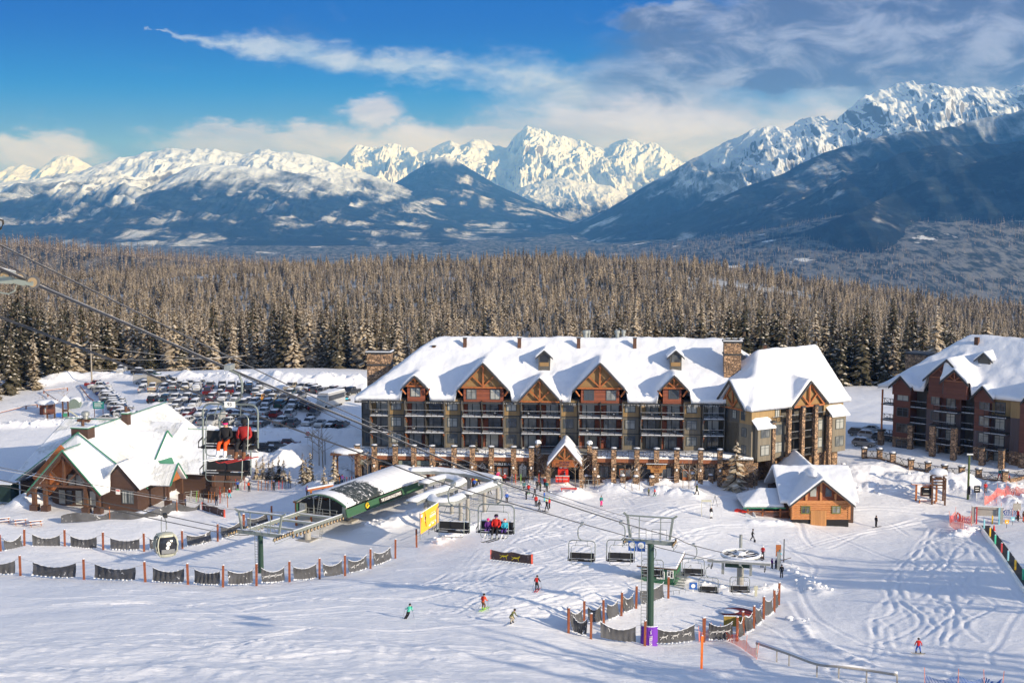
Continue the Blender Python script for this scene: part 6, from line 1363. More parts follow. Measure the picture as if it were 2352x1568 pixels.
# ---------------- operator hut ----------------
q = G(1510, 1341); hut = thing('operator_hut', 'green operator hut with snow covered lean-to roof behind the right tower', 'hut', q, R(-20)); GRN2 = board_mat('hut_green', (.03, .13, .065), 5, 3, .6, .1)
MB().box(-2.1, 2.1, 0, 3.4, -.4, 2.2, GRN2).build('wall', hut); MB().add([(-2.5, -.5, 2.1), (2.5, -.5, 2.1), (2.5, 4, 3.0), (-2.5, 4, 3.0), (-2.5, -.5, 2.22), (2.5, -.5, 2.22), (2.5, 4, 3.12), (-2.5, 4, 3.12)], [(0, 3, 2, 1), (0, 1, 5, 4), (1, 2, 6, 5), (2, 3, 7, 6), (3, 0, 4, 7), (4, 5, 6, 7)], TIMD).add([(-2.45, -.45, 2.222), (2.45, -.45, 2.222), (2.45, 3.95, 3.122), (-2.45, 3.95, 3.122), (-2.4, -.38, 2.5), (2.4, -.38, 2.5), (2.4, 3.9, 3.42), (-2.4, 3.9, 3.42)], [(0, 1, 5, 4), (1, 2, 6, 5), (2, 3, 7, 6), (3, 0, 4, 7), (4, 5, 6, 7)], SNOW).build('roof', hut)
window(hut, -.1, .7, 1.0, 1.0, -.01, frame=WHT, glass=GLD); window(hut, 1.2, .9, .8, 1.0, -.01, frame=WHT, glass=GLD)
b = MB(); 
for k in range(5): b.box(2.3, 3.5, .3 - k * .35, .6 - k * .35, 1.0 - k * .24, 1.06 - k * .24, GALV)
b.box(2.12, 3.6, .6, 2.6, 1.06, 1.16, GALV).beam((2.3, .5, 2.0), (2.3, -1.2, .8), .05, .05, GALV).beam((3.5, .5, 2.0), (3.5, -1.2, .8), .05, .05, GALV).beam((3.55, .6, 1.1), (3.55, .6, 2.1), .05, .05, GALV).beam((3.55, 2.6, 1.1), (3.55, 2.6, 2.1), .05, .05, GALV).beam((3.55, .6, 2.1), (3.55, 2.6, 2.1), .05, .05, GALV).build('stair', hut)
# ---------------- queue canopies ----------------
def canopy(pts, label, w_=1.9, posts=(0, -1), zt=None, curve=True):
    pp = [P(x, y, D) for x, y, D in pts]; zt_ = sum(p.z for p in pp) / len(pp)
    pp = catmull([onz(x, y, zt_) for x, y, D in pts], 6) if curve else [onz(x, y, zt_) for x, y, D in pts]
    t = thing('queue_canopy', label, 'canopy', (0, 0, 0), 0); L = len(pp); sn_, bm = [], []
    for i, p in enumerate(pp):
        d = (pp[min(i + 1, L - 1)] - pp[max(i - 1, 0)]); d.z = 0; d.normalize(); n_ = Vector((-d.y, d.x, 0))
        for k in range(9):
            u = -1 + k / 4; sn_.append(p + n_ * (u * w_ / 2) + Vector((0, 0, .48 * (1 - abs(u) ** 2.6) + .06 + .05 * math.sin(i * 1.3 + k))))
        for u, z in ((-1, .05), (-1, -.42), (-.8, -.42), (-.8, -.05), (.8, -.05), (.8, -.42), (1, -.42), (1, .05)): bm.append(p + n_ * (u * w_ / 2) + Vector((0, 0, z)))
    b = MB(); b.add(sn_, [(i * 9 + k, i * 9 + k + 1, (i + 1) * 9 + k + 1, (i + 1) * 9 + k) for i in range(L - 1) for k in range(8)] + [tuple(range(9))[::-1], tuple(range((L - 1) * 9, L * 9))], SNOW).build('snow_cap', t, True)
    b = MB(); b.add(bm, [(i * 8 + k, i * 8 + (k + 1) % 8, (i + 1) * 8 + (k + 1) % 8, (i + 1) * 8 + k) for i in range(L - 1) for k in range(8)] + [tuple(range(8))[::-1], tuple(range((L - 1) * 8, L * 8))], GALV).build('roof_beam', t)
    for k in posts: p = pp[k]; MB().tube((p.x, p.y, gz(p.x, p.y) - .4), (p.x, p.y, p.z - .05), .3, CONC, 10).build('post', t)
canopy([(942, 1081, 228), (1000, 1080, 228), (1050, 1084, 227), (1091, 1089, 226), (1143, 1101, 222)], 'long snow capped queue canopy nearest the hotel', posts=(8, 16, -1))
canopy([(972, 1110, 219), (1017, 1096, 223), (1048, 1100, 222), (1058, 1107, 220), (1024, 1122, 215), (985, 1135, 211), (945, 1152, 207)], 'hairpin shaped snow capped queue canopy beside the terminal', posts=(1, 12, 22, 30))
canopy([(988, 1140, 210), (1003, 1150, 208), (1036, 1149, 208), (1058, 1139, 211)], 'short curved snow capped queue canopy behind the orange banner', posts=(4, -1))
canopy([(1072, 1134, 212), (1108, 1121, 216), (1143, 1107, 221)], 'straight snow capped queue canopy right of the hairpin canopy', posts=(1, 8), curve=False) if False else canopy([(1070, 1135, 212), (1106, 1121, 216), (1143, 1108, 221)], 'straight snow capped queue canopy right of the hairpin canopy', posts=(1, 7))
# ---------------- orange banner ----------------
ORB = mat('banner_orange', (.90, .42, .03), .5, var=.03); ORD = mat('banner_orange_deep', (.80, .22, .015), .5)
a_, c_ = P(966, 1228, 196), P(1007, 1214, 203); bw = (c_ - a_).xy.length; br = math.atan2(c_.y - a_.y, c_.x - a_.x); bn = thing('banner', 'large orange banner with a leaping skier and white lettering', 'banner', a_, br); bh = P(964, 1178, 196).z - a_.z
MB().box(0, bw, 0, .06, .1, bh, ORB).prism([(0.01, bh - .01), (.9, bh - .01), (.01, bh - 2.0)], -.012, -.002, ORD).box(.15, .75, -.03, -.014, bh - .6, bh - .2, WHT).build('sheet', bn); MB().box(-.12, 0, -.02, .1, -.6, bh + .05, GALV).box(bw, bw + .12, -.02, .1, -.6, bh + .05, GALV).box(0, bw, -.02, .1, bh + .001, bh + .1, SNOW).build('frame', bn)
text('lettering', 'KICKING HORSE', .22, WHT, bn, (bw * .68, -.03, bh - .85), ext=.004); text('lettering', 'GOLDEN BC', .48, WHT, bn, (bw * .67, -.03, bh - 1.25), ext=.004, bold=.015, xs=.95); text('lettering', 'FEBRUARY 15TH 2020', .24, WHT, bn, (bw * .68, -.03, bh - 2.15), ext=.004)
MB().box(bw * .45, bw * .55, -.03, -.014, .45, .7, WHT).box(bw * .62, bw * .74, -.03, -.014, .5, .7, WHT).box(bw * .82, bw * .92, -.03, -.014, .55, .72, WHT).build('sponsor_marks', bn)
x_ = bw * .24; MB().beam((x_ + .1, -.04, 2.2), (x_ - .05, -.04, 1.75), .2, .02, BLK).beam((x_ - .05, -.04, 1.75), (x_ + .25, -.04, 1.2), .14, .02, BLK).beam((x_ + .1, -.04, 2.2), (x_ - .15, -.04, 3.0), .06, .02, BLK).beam((x_ + .05, -.045, 1.6), (x_ + .45, -.045, .7), .09, .02, BLK).beam((x_ - .35, -.045, 2.2), (x_ - .1, -.045, 1.5), .08, .02, WHT).tube((x_ + .15, -.05, 2.35), (x_ + .15, -.02, 2.35), .13, ORD, 8).build('skier_picture', bn)
# ---------------- people ----------------
def skin_body(pose):
    """one continuous body grown over a skeleton; returns a mesh with slots jacket, trousers, skin, gloves, boots"""
    J, E, Rr = pose
    names = list(J); me = bpy.data.meshes.new('body'); me.from_pydata([J[n] for n in names], [(names.index(a), names.index(b)) for a, b in E], [])
    o = bpy.data.objects.new('body', me); COL.objects.link(o)
    sk = o.modifiers.new('s', 'SKIN'); sk.use_smooth_shade = True
    for i, n in enumerate(names): me.skin_vertices[0].data[i].radius = Rr[n] if isinstance(Rr[n], tuple) else (Rr[n], Rr[n])
    me.skin_vertices[0].data[names.index('pelvis')].use_root = True
    o.modifiers.new('u', 'SUBSURF').levels = 1
    bpy.context.view_layer.update(); out = bpy.data.meshes.new_from_object(o.evaluated_get(bpy.context.evaluated_depsgraph_get())); bpy.data.objects.remove(o); out.name = 'body'
    segs = []
    for a, b_ in E:
        k = (4 if 'toe' in (a[:3], b_[:3]) or ('ank' in a and 'toe' in b_) or ('ank' in (a[:3], b_[:3]) and 'shin' in (a[:4], b_[:4])) else 1 if any(x in a or x in b_ for x in ('hip', 'knee', 'shin', 'ank')) else 3 if 'hand' in a or 'hand' in b_ else 2 if 'head' in a or 'head' in b_ or b_ == 'crown' else 0)
        segs.append((Vector(J[a]), Vector(J[b_]), k))
    idx = []
    for p in out.polygons:
        c = p.center; best, bk = 9, 0
        for a, b_, k in segs:
            d = b_ - a; t = max(0, min(1, (c - a).dot(d) / max(d.length_squared, 1e-6))); q = (c - a - d * t).length
            if q < best - 1e-4: best, bk = q, k
        idx.append(bk)
    # five fingers and a thumb's place on each hand
    V = [tuple(v.co) for v in out.vertices]; Fc = [tuple(p.vertices) for p in out.polygons]; mb = MB()
    for s_ in 'LR':
        h = Vector(J['hand' + s_]); f = (h - Vector(J['wrist' + s_])).normalized(); side = f.cross(Vector((0, 0, 1)) if abs(f.z) < .8 else Vector((0, 1, 0))).normalized(); up = side.cross(f)
        for k, (o_, l) in enumerate(((-.030, .07), (-.010, .085), (.010, .08), (.030, .062))):
            p = h + side * o_ + f * .01; q = p + f * l * .6; mb.tube(p, q, .013, 3, 5, .012); mb.tube(q, q + f * l * .4 - up * .025, .012, 3, 5, .009)
        p = h + side * .035 - f * .02; mb.tube(p, p + side * .035 + f * .045, .014, 3, 5, .011)
    # nose
    hd = Vector(J['head']); mb2 = MB().tube(hd + Vector((0, -.085, -.01)), hd + Vector((0, -.125, -.03)), .02, 2, 5, .012)
    for q in (mb, mb2):
        n = len(V); V += q.v; Fc += [tuple(i + n for i in f) for f in q.f]; idx += [q.m[i] for i in q.i]
    me2 = bpy.data.meshes.new('body'); me2.from_pydata(V, [], Fc)
    for k in range(5): me2.materials.append(WHT)
    me2.polygons.foreach_set('material_index', np.array(idx, dtype=np.int32)); me2.polygons.foreach_set('use_smooth', np.ones(len(Fc), dtype=bool)); me2.update()
    return me2
BE = [('pelvis', 'waist'), ('waist', 'chest'), ('chest', 'neck'), ('neck', 'head'), ('head', 'crown')]
for s_ in 'LR': BE += [('chest', 'sho' + s_), ('sho' + s_, 'elb' + s_), ('elb' + s_, 'wrist' + s_), ('wrist' + s_, 'hand' + s_), ('pelvis', 'hip' + s_), ('hip' + s_, 'knee' + s_), ('knee' + s_, 'shin' + s_), ('shin' + s_, 'ank' + s_), ('ank' + s_, 'toe' + s_)]
RD = dict(pelvis=(.17, .13), waist=(.155, .125), chest=(.185, .13), neck=.07, head=(.088, .1), crown=(.08, .09))
for s_ in 'LR': RD.update({'sho' + s_: .085, 'elb' + s_: .062, 'wrist' + s_: .052, 'hand' + s_: (.045, .03), 'hip' + s_: .115, 'knee' + s_: .085, 'shin' + s_: .08, 'ank' + s_: .085, 'toe' + s_: .06})
def pose(pel=(0, 0, .93), lean=(0, 0), hd=(0, 0), L=None, Rg=None, AL=None, AR=None):
    x, y, z = pel; lx_, ly_ = lean; J = dict(pelvis=pel, waist=(x + lx_ * .4, y + ly_ * .4, z + .2), chest=(x + lx_, y + ly_, z + .43), neck=(x + lx_ * 1.15, y + ly_ * 1.2, z + .58))
    n = J['neck']; J['head'] = (n[0] + hd[0], n[1] + hd[1] - .02, n[2] + .12); J['crown'] = (n[0] + hd[0], n[1] + hd[1] - .01, n[2] + .21)
    c = J['chest']
    for s_, k, leg, arm in (('L', -1, L, AL), ('R', 1, Rg, AR)):
        J['hip' + s_] = (x + k * .1, y, z - .04); kn, an = leg; J['knee' + s_] = kn; J['ank' + s_] = an; J['shin' + s_] = tuple(kn[i] * .35 + an[i] * .65 for i in range(3)); J['toe' + s_] = (an[0] + k * .01, an[1] - .17, an[2] - .04)
        J['sho' + s_] = (c[0] + k * .19, c[1], c[2] + .07); el_, ha = arm; J['elb' + s_] = el_; e_, h_ = Vector(el_), Vector(ha); w_ = e_ + (h_ - e_) * .8; J['wrist' + s_] = tuple(w_); J['hand' + s_] = ha
    return J, BE, RD
POSES = dict(
 stand=pose(L=((-.11, -.03, .5), (-.12, .02, .09)), Rg=((.11, -.03, .5), (.13, .0, .09)), AL=((-.27, .03, 1.17), (-.25, -.10, .93)), AR=((.27, .03, 1.17), (.25, -.12, .93))),
 hold=pose(L=((-.11, -.05, .5), (-.14, .02, .09)), Rg=((.12, -.02, .5), (.12, .05, .09)), AL=((-.28, .0, 1.18), (-.18, -.26, 1.15)), AR=((.26, .02, 1.16), (.27, -.14, .95)), hd=(.01, -.04)),
 walk=pose(L=((-.1, -.22, .52), (-.1, -.30, .1)), Rg=((.1, .02, .5), (.1, .30, .14)), AL=((-.26, .12, 1.18), (-.25, .10, .93)), AR=((.26, -.08, 1.18), (.24, -.26, 1.0)), lean=(0, -.05)),
 ski=pose(pel=(0, .06, .86), lean=(0, -.16), hd=(0, -.03), L=((-.13, -.16, .48), (-.13, .0, .12)), Rg=((.13, -.16, .48), (.13, .0, .12)), AL=((-.33, -.12, 1.05), (-.34, -.38, .98)), AR=((.33, -.12, 1.05), (.34, -.38, .98))),
 lean=pose(pel=(-.14, .04, .84), lean=(-.16, -.10), hd=(.03, -.02), L=((-.12, -.14, .48), (.12, .0, .12)), Rg=((.06, -.16, .48), (.28, .0, .12)), AL=((-.5, -.12, 1.05), (-.52, -.32, .92)), AR=((.08, -.12, 1.10), (.22, -.32, 1.08))),
 crouch=pose(pel=(-.05, .12, .68), lean=(.10, -.30), hd=(.03, -.07), L=((-.24, -.14, .46), (-.24, .02, .1)), Rg=((.22, -.12, .46), (.24, .02, .1)), AL=((-.3, -.36, .86), (-.26, -.5, .66)), AR=((.34, -.30, .86), (.36, -.52, .72))),
 board=pose(pel=(0, .05, .86), lean=(0, -.06), L=((-.2, -.12, .48), (-.24, .02, .1)), Rg=((.2, -.12, .48), (.24, .02, .1)), AL=((-.32, -.0, 1.10), (-.38, -.12, .86)), AR=((.32, -.0, 1.10), (.38, -.12, .86))),
 sit=pose(pel=(0, .0, .12), lean=(0, .05), hd=(.0, -.02), L=((-.14, -.46, .10), (-.15, -.56, -.36)), Rg=((.14, -.46, .10), (.15, -.54, -.36)), AL=((-.27, -.04, .33), (-.12, -.30, .22)), AR=((.27, -.04, .33), (.12, -.30, .22))))
BODY = {k: skin_body(v) for k, v in POSES.items()}
PM = {}
def pm(c):
    if c not in PM: PM[c] = mat('cloth_%d' % len(PM), c, .8, var=.15, vs=6)
    return PM[c]
C = dict(red=(.55, .025, .02), dred=(.30, .02, .02), orange=(.72, .09, .018), black=(.016, .016, .02), navy=(.02, .03, .09), blue=(.03, .10, .42), teal=(.02, .16, .17), mint=(.08, .55, .40), cyan=(.05, .42, .55), olive=(.12, .13, .05), yellow=(.62, .50, .03), lime=(.35, .65, .04), green=(.05, .4, .08), purple=(.13, .03, .20), pink=(.75, .03, .22), grey=(.10, .11, .12), lgrey=(.3, .32, .33), brown=(.16, .07, .035), white=(.75, .75, .76), beige=(.42, .36, .26), skin=(.50, .28, .19), vio=(.09, .04, .22))
_lf = {}
def lathe_mesh(key, fn):
    if key not in _lf: o = fn(); _lf[key] = o.data; bpy.data.objects.remove(o)
    return _lf[key]
def child(me, name, parent, m=None, loc=(0, 0, 0), slot=0):
    o = bpy.data.objects.new(name, me); COL.objects.link(o); o.parent = parent; o.location = loc
    if m is not None: o.material_slots[slot].link = 'OBJECT'; o.material_slots[slot].material = m
    return o
HEL = lathe_mesh('h', lambda: MB().lathe([(.125, -.03), (.132, .03), (.12, .09), (.075, .135), (.01, .15)], (0, 0, 0), WHT, 12).build('helmet', None, True, link=True))
HAT = lathe_mesh('hat', lambda: MB().lathe([(.11, 0), (.115, .04), (.09, .10), (.03, .135), (.03, .17), (.01, .175)], (0, 0, 0), WHT, 10).build('hat', None, True))
GOG = lathe_mesh('g', lambda: MB().path([(-.1, -.05, 0), (-.06, -.105, 0), (0, -.125, 0), (.06, -.105, 0), (.1, -.05, 0)], .034, WHT, 6).build('goggles', None, True))
SKI = lathe_mesh('s', lambda: MB().box(-.045, .045, -.85, .75, 0, .025, WHT).add([(-.045, -.85, 0), (.045, -.85, 0), (.02, -1.0, .09), (-.02, -1.0, .09), (-.045, -.85, .025), (.045, -.85, .025), (.02, -1.0, .11), (-.02, -1.0, .11)], [(0, 1, 2, 3)[::-1], (4, 5, 6, 7), (0, 4, 7, 3), (1, 2, 6, 5), (3, 7, 6, 2)], WHT).build('ski'))
BRD = lathe_mesh('b', lambda: MB().box(-.13, .13, -.62, .62, 0, .02, WHT).add([(-.13, -.62, 0), (.13, -.62, 0), (.07, -.78, .06), (-.07, -.78, .06), (-.13, -.62, .02), (.13, -.62, .02), (.07, -.78, .08), (-.07, -.78, .08)], [(0, 1, 2, 3)[::-1], (4, 5, 6, 7), (0, 4, 7, 3), (1, 2, 6, 5), (3, 7, 6, 2)], WHT).add([(-.13, .62, 0), (.13, .62, 0), (.07, .78, .06), (-.07, .78, .06), (-.13, .62, .02), (.13, .62, .02), (.07, .78, .08), (-.07, .78, .08)], [(0, 3, 2, 1)[::-1], (4, 7, 6, 5), (0, 4, 7, 3), (1, 2, 6, 5), (3, 7, 6, 2)], WHT).build('snowboard'))
POLE = lathe_mesh('p', lambda: MB().tube((0, 0, 0), (0, 0, 1.15), .012, BLK, 5).lathe([(.05, .06), (.05, .08)], (0, 0, 0), BLK, 8).build('ski_pole'))
PACK = lathe_mesh('k', lambda: MB().box(-.14, .14, 0, .16, -.24, .2, WHT).box(-.1, .1, .16, .2, -.2, .08, WHT).build('backpack'))
def person(loc, pz, jk, tr_, label, rz=0.0, s=1.0, boots='black', glv='black', helm='black', gog=None, hat=False, ski=None, board=None, pack=None, poles=False, group=None, inherit=None, face='skin'):
    t = thing('person', label, 'person', loc, rz, group); t.scale = (s, s, s); J = POSES[pz][0]
    b = child(BODY[pz], 'body', t)
    for k, c in enumerate((jk, tr_, face, glv, boots)): b.material_slots[k].link = 'OBJECT'; b.material_slots[k].material = pm(C[c] if isinstance(c, str) else c)
    h = J['head']; child(HAT if hat else HEL, 'hat' if hat else 'helmet', t, pm(C[helm]), (h[0], h[1] + .01, h[2] + .03))
    if gog: child(GOG, 'goggles', t, pm(C[gog]), (h[0], h[1] + .0, h[2] + .03))
    z0 = min(J['ankL'][2], J['ankR'][2]) - .1
    if ski:
        for s_ in 'LR': a = J['ank' + s_]; child(SKI, 'ski', t, pm(C[ski]), (a[0], a[1] - .05, a[2] - .12)).rotation_euler = (0, 0, R(-28) if pz == 'sit' and s > .97 else 0)
    if board: a = J['ankL']; c = J['ankR']; o = child(BRD, 'snowboard', t, pm(C[board]), ((a[0] + c[0]) / 2, a[1] - .05, a[2] - .11)); o.rotation_euler = (0, 0, R(90))
    if pack: c = J['chest']; child(PACK, 'backpack', t, pm(C[pack]), (c[0], c[1] + .1, c[2] - .02))
    if poles:
        for s_, k in (('L', -1), ('R', 1)):
            hnd = t.location + Matrix.Rotation(rz, 3, 'Z') @ (Vector(J['hand' + s_]) * s); o = bpy.data.objects.new('ski_pole', POLE); COL.objects.link(o); o.location = hnd + Matrix.Rotation(rz, 3, 'Z') @ Vector((k * .25, .35, -.95)); d = hnd - o.location; o.rotation_euler = d.to_track_quat('Z', 'Y').to_euler()
            tag(o, '%s pole of the %s' % ('left' if s_ == 'L' else 'right', ' '.join(label.split()[:11])), 'ski pole')
    return t
def pg(px, py, *a, dz=0, **k): p = G(px, py); p.z += dz + .02; return person(p, *a, **k)
# riders
def rider(chair, x, jk, tr_, label, s=1.0, **k):
    m = chair.matrix_world if False else Matrix.Translation(chair.location) @ Matrix.Rotation(chair.rotation_euler.z, 4, 'Z') @ Matrix.Scale(chair.scale.x, 4)
    return person(m @ Vector((x, -.06, -3.13 + .02)), 'sit', jk, tr_, label, rz=chair.rotation_euler.z, s=s, **k)
rider(ch1, -.20, 'black', 'orange', 'rider in black jacket and bright orange trousers on the nearest chair', .98, boots='white', helm='black', gog='pink', ski='white', face='skin', glv='black')
rider(ch1, .58, 'dred', 'black', 'rider in red and charcoal jacket and black trousers on the nearest chair', 1.06, boots='brown', helm='black', gog='black', ski='dred', glv='black', face='black')
rider(chB, .0, 'red', 'black', 'adult in red jacket between two children on the chair', 1.0, boots='lgrey', helm='black', gog='purple', ski='black')
rider(chB, -.52, 'purple', 'vio', 'child with pink helmet at the left of the red adult on the chair', .72, boots='white', helm='pink', ski='white', gog='pink')
rider(chB, .55, 'cyan', 'vio', 'child in light blue jacket with orange helmet on the chair', .74, boots='white', helm='orange', ski='white', gog='white')
# skiers on the slope
pg(1233, 1356, 'ski', 'black', 'black', 'skier in black with a red backpack standing highest on the slope', rz=R(165), helm='black', pack='red', ski='red', poles=True)
pg(1110, 1400, 'ski', 'orange', 'brown', 'skier in orange jacket and brown trousers', rz=R(150), helm='black', gog='white', pack='dred', ski='lime', boots='lime', poles=True)
pg(935, 1423, 'lean', 'mint', 'black', 'skier in mint green jacket carving to the left', rz=R(175), helm='black', ski='black', poles=True)
pg(1175, 1431, 'crouch', 'olive', 'beige', 'snowboarder in olive jacket crouching in a turn', rz=R(60), helm='black', board='white')
pg(2109, 1500, 'board', 'red', 'blue', 'snowboarder in red jacket and blue trousers on the right piste', rz=R(170), s=.92, helm='black', board='beige')
pg(1728, 1242, 'walk', 'black', 'black', 'person in black walking across the snow behind the wheel terminal', rz=R(80), helm='black', board='black')
pg(2012, 1210, 'stand', 'black', 'black', 'person in black standing right of the log cabin', rz=R(120), helm='black', ski='black')
for a in [(1752, 1282, 'stand', 'red', 'black', 'white', 'in red jacket beside the bullwheel'), (1750, 1304, 'hold', 'black', 'black', 'white', 'in black below the red jacket by the bullwheel'), (1790, 1293, 'hold', 'cyan', 'black', 'teal', 'in turquoise jacket at the lift line'), (1773, 1306, 'stand', 'purple', 'black', 'purple', 'small, in purple jacket waiting for the lift'), (1782, 1307, 'stand', 'navy', 'black', 'white', 'small, in navy jacket waiting for the lift'), (1795, 1327, 'stand', 'black', 'black', 'black', 'in black at the near end of the lift line')]:
    pg(a[0], a[1], a[2], a[3], a[4], 'person ' + a[6], rz=R(rnd.uniform(120, 220)), helm=a[5], s=.78 if 'small' in a[6] else 1.0)
pg(426, 1166, 'stand', 'navy', 'black', 'person in navy with lime boots before the ski lodge', boots='lime', ski=None, rz=R(90)); pg(497, 1160, 'hold', 'black', 'navy', 'person in black behind the small orange edged barrier', hat=True)
pg(484, 1116, 'stand', 'grey', 'grey', 'person in grey beside the lodge doorway', hat=True); pg(472, 1114, 'hold', 'yellow', 'black', 'person in yellow jacket at the lodge corner', helm='white')
pg(527, 1144, 'walk', 'red', 'cyan', 'person in red jacket and turquoise trousers walking', rz=R(160), s=.92, helm='white'); pg(546, 1125, 'stand', 'blue', 'black', 'person in blue jacket with green boots at the ski racks', boots='green', helm='navy')
pg(572, 1129, 'hold', 'black', 'black', 'person in black with orange backpack at the ski racks', rz=R(170), pack='orange'); pg(629, 1127, 'stand', 'black', 'black', 'person in black with blue hat at the right ski rack', helm='blue', hat=True, rz=R(200))
pg(706, 1140, 'stand', 'vio', 'black', 'person in dark purple under the orange timber gate', hat=True); pg(432, 1113, 'stand', 'purple', 'black', 'person in purple by the lodge snow pile', helm='white'); pg(451, 1116, 'walk', 'blue', 'black', 'person in blue by the lodge snow pile')
pg(780, 1113, 'stand', 'black', 'black', 'left one of two people at the small ski rack, in black', hat=True); pg(786, 1113, 'hold', 'purple', 'black', 'right one of two people at the small ski rack, in purple')
PL = [(1144, 1106, 'hold', 'pink', 'black', 'in pink red jacket by the shop snow bank'), (1159, 1110, 'stand', 'red', 'black', 'in red jacket in front of the board rack'), (1164, 1155, 'stand', 'blue', 'black', 'in blue vest right of the queue canopies'),
 (996, 1124, 'stand', 'dred', 'black', 'in dark red inside the hairpin canopy'), (1016, 1122, 'hold', 'orange', 'black', 'in orange inside the hairpin canopy'), (1076, 1116, 'stand', 'teal', 'black', 'in teal under the long canopy'), (1086, 1118, 'hold', 'orange', 'black', 'in orange under the long canopy'), (1093, 1117, 'stand', 'yellow', 'black', 'in yellow under the long canopy'), (1100, 1116, 'walk', 'red', 'black', 'in red under the long canopy'), (1081, 1122, 'stand', 'black', 'dred', 'in black and dark red queueing'), (1090, 1124, 'hold', 'blue', 'black', 'in blue queueing behind the straight canopy'),
 (1113, 1141, 'stand', 'navy', 'black', 'in navy below the straight canopy end'), (1126, 1136, 'walk', 'olive', 'black', 'in mustard jacket below the straight canopy end'), (1121, 1140, 'stand', 'dred', 'grey', 'in dark red beside the mustard jacket'),
 (1204, 1129, 'stand', 'teal', 'black', 'in teal at the left of the plaza crowd'), (1214, 1136, 'hold', 'red', 'black', 'in red with green boots in the plaza crowd'), (1209, 1148, 'stand', 'black', 'black', 'in black in the plaza crowd, nearest on the left'), (1234, 1126, 'stand', 'black', 'black', 'in black in the middle of the plaza crowd'), (1239, 1109, 'stand', 'brown', 'brown', 'in rust brown at the back of the plaza crowd'), (1241, 1130, 'hold', 'olive', 'black', 'in olive in the plaza crowd'), (1251, 1120, 'stand', 'dred', 'black', 'in maroon at the back right of the plaza crowd'), (1256, 1129, 'stand', 'teal', 'black', 'in dark teal at the right of the plaza crowd'),
 (1229, 1144, 'walk', 'black', 'black', 'in black stepping below the plaza crowd'), (1231, 1163, 'stand', 'red', 'black', 'in red jacket and black trousers, front left on the plaza'), (1238, 1175, 'walk', 'black', 'grey', 'in black jacket and grey trousers, foremost on the plaza'), (1250, 1153, 'stand', 'blue', 'cyan', 'in blue jacket and cyan trousers on the plaza'), (1256, 1173, 'walk', 'black', 'black', 'in black with lime helmet carrying a board'), (1262, 1168, 'stand', 'red', 'black', 'in red behind the lime helmet'),
 (1297, 1114, 'stand', 'navy', 'red', 'in navy jacket and red trousers before the booth'), (1290, 1098, 'hold', 'lime', 'black', 'in lime jacket behind the booth counter'), (1381, 1163, 'stand', 'teal', 'pink', 'in teal jacket and pink trousers alone on the plaza'), (1490, 1139, 'stand', 'olive', 'black', 'in olive talking beside the small trees'), (1504, 1140, 'walk', 'red', 'black', 'in red with green boots beside the small trees'), (1600, 1142, 'walk', 'olive', 'black', 'in olive walking past the grill terrace'), (1633, 1190, 'stand', 'black', 'white', 'in black coat and white trousers beside a pale frame'),
 (2262, 1163, 'stand', 'red', 'brown', 'in red jacket on the conveyor gate'), (2338, 1197, 'stand', 'red', 'black', 'in red jacket right of the conveyor'), (2350, 1199, 'stand', 'brown', 'orange', 'in orange trousers at the right edge'), (2295, 1117, 'walk', 'teal', 'red', 'in teal jacket and red trousers on the snow bank path'), (2311, 1115, 'walk', 'cyan', 'black', 'small, in cyan on the snow bank path'), (2318, 1114, 'walk', 'dred', 'black', 'small, in dark red on the snow bank path')]
for i, a in enumerate(PL):
    pg(a[0], a[1], a[2], a[3], a[4], 'person ' + a[5], rz=R(rnd.uniform(0, 360)), s=.7 if 'small' in a[5] else rnd.uniform(.95, 1.05), helm='lime' if 'lime helmet' in a[5] else rnd.choice(['black', 'white', 'grey', 'black']), hat=(i % 3 == 0), boots='green' if 'green boots' in a[5] else 'black', dz=2.2 if 'conveyor gate' in a[5] else 0, board='black' if 'carrying' in a[5] else None)
# ---------------- cars ----------------
CP = {}
def paint(c):
    if c not in CP: CP[c] = mat('paint_' + c, dict(white=(.42, .43, .44), silver=(.20, .21, .22), grey=(.12, .125, .13), black=(.018, .019, .022), red=(.22, .018, .014), maroon=(.10, .015, .015), blue=(.02, .04, .14), dgreen=(.02, .06, .05), tan=(.40, .34, .24), brown=(.07, .045, .03), orange=(.62, .28, .02))[c], .3, .2, var=.04, coat=.6)
    return CP[c]
CGL = mat('car_glass', (.025, .03, .04), .1, spec=.7, var=.05); TYR = mat('tyre', (.02, .02, .022), .8); TLR = mat('tail_lamp', (.45, .01, .01), .3); HDL = mat('head_lamp', (.6, .62, .62), .15)
def loft(b, secs, m):
    """closed hull through cross-sections given as (y, half width, z bottom, z top)"""
    vs = []
    for y, hw_, z0, z1 in secs:
        r = min(.12, (z1 - z0) * .3); vs += [(-hw_, y, z0), (hw_, y, z0), (hw_, y, z1 - r), (hw_ - r * .9, y, z1), (-hw_ + r * .9, y, z1), (-hw_, y, z1 - r)]
    L = len(secs); return b.add(vs, [(i * 6 + k, i * 6 + (k + 1) % 6, (i + 1) * 6 + (k + 1) % 6, (i + 1) * 6 + k) for i in range(L - 1) for k in range(6)] + [(5, 4, 3, 2, 1, 0), tuple(range((L - 1) * 6, L * 6))], m)
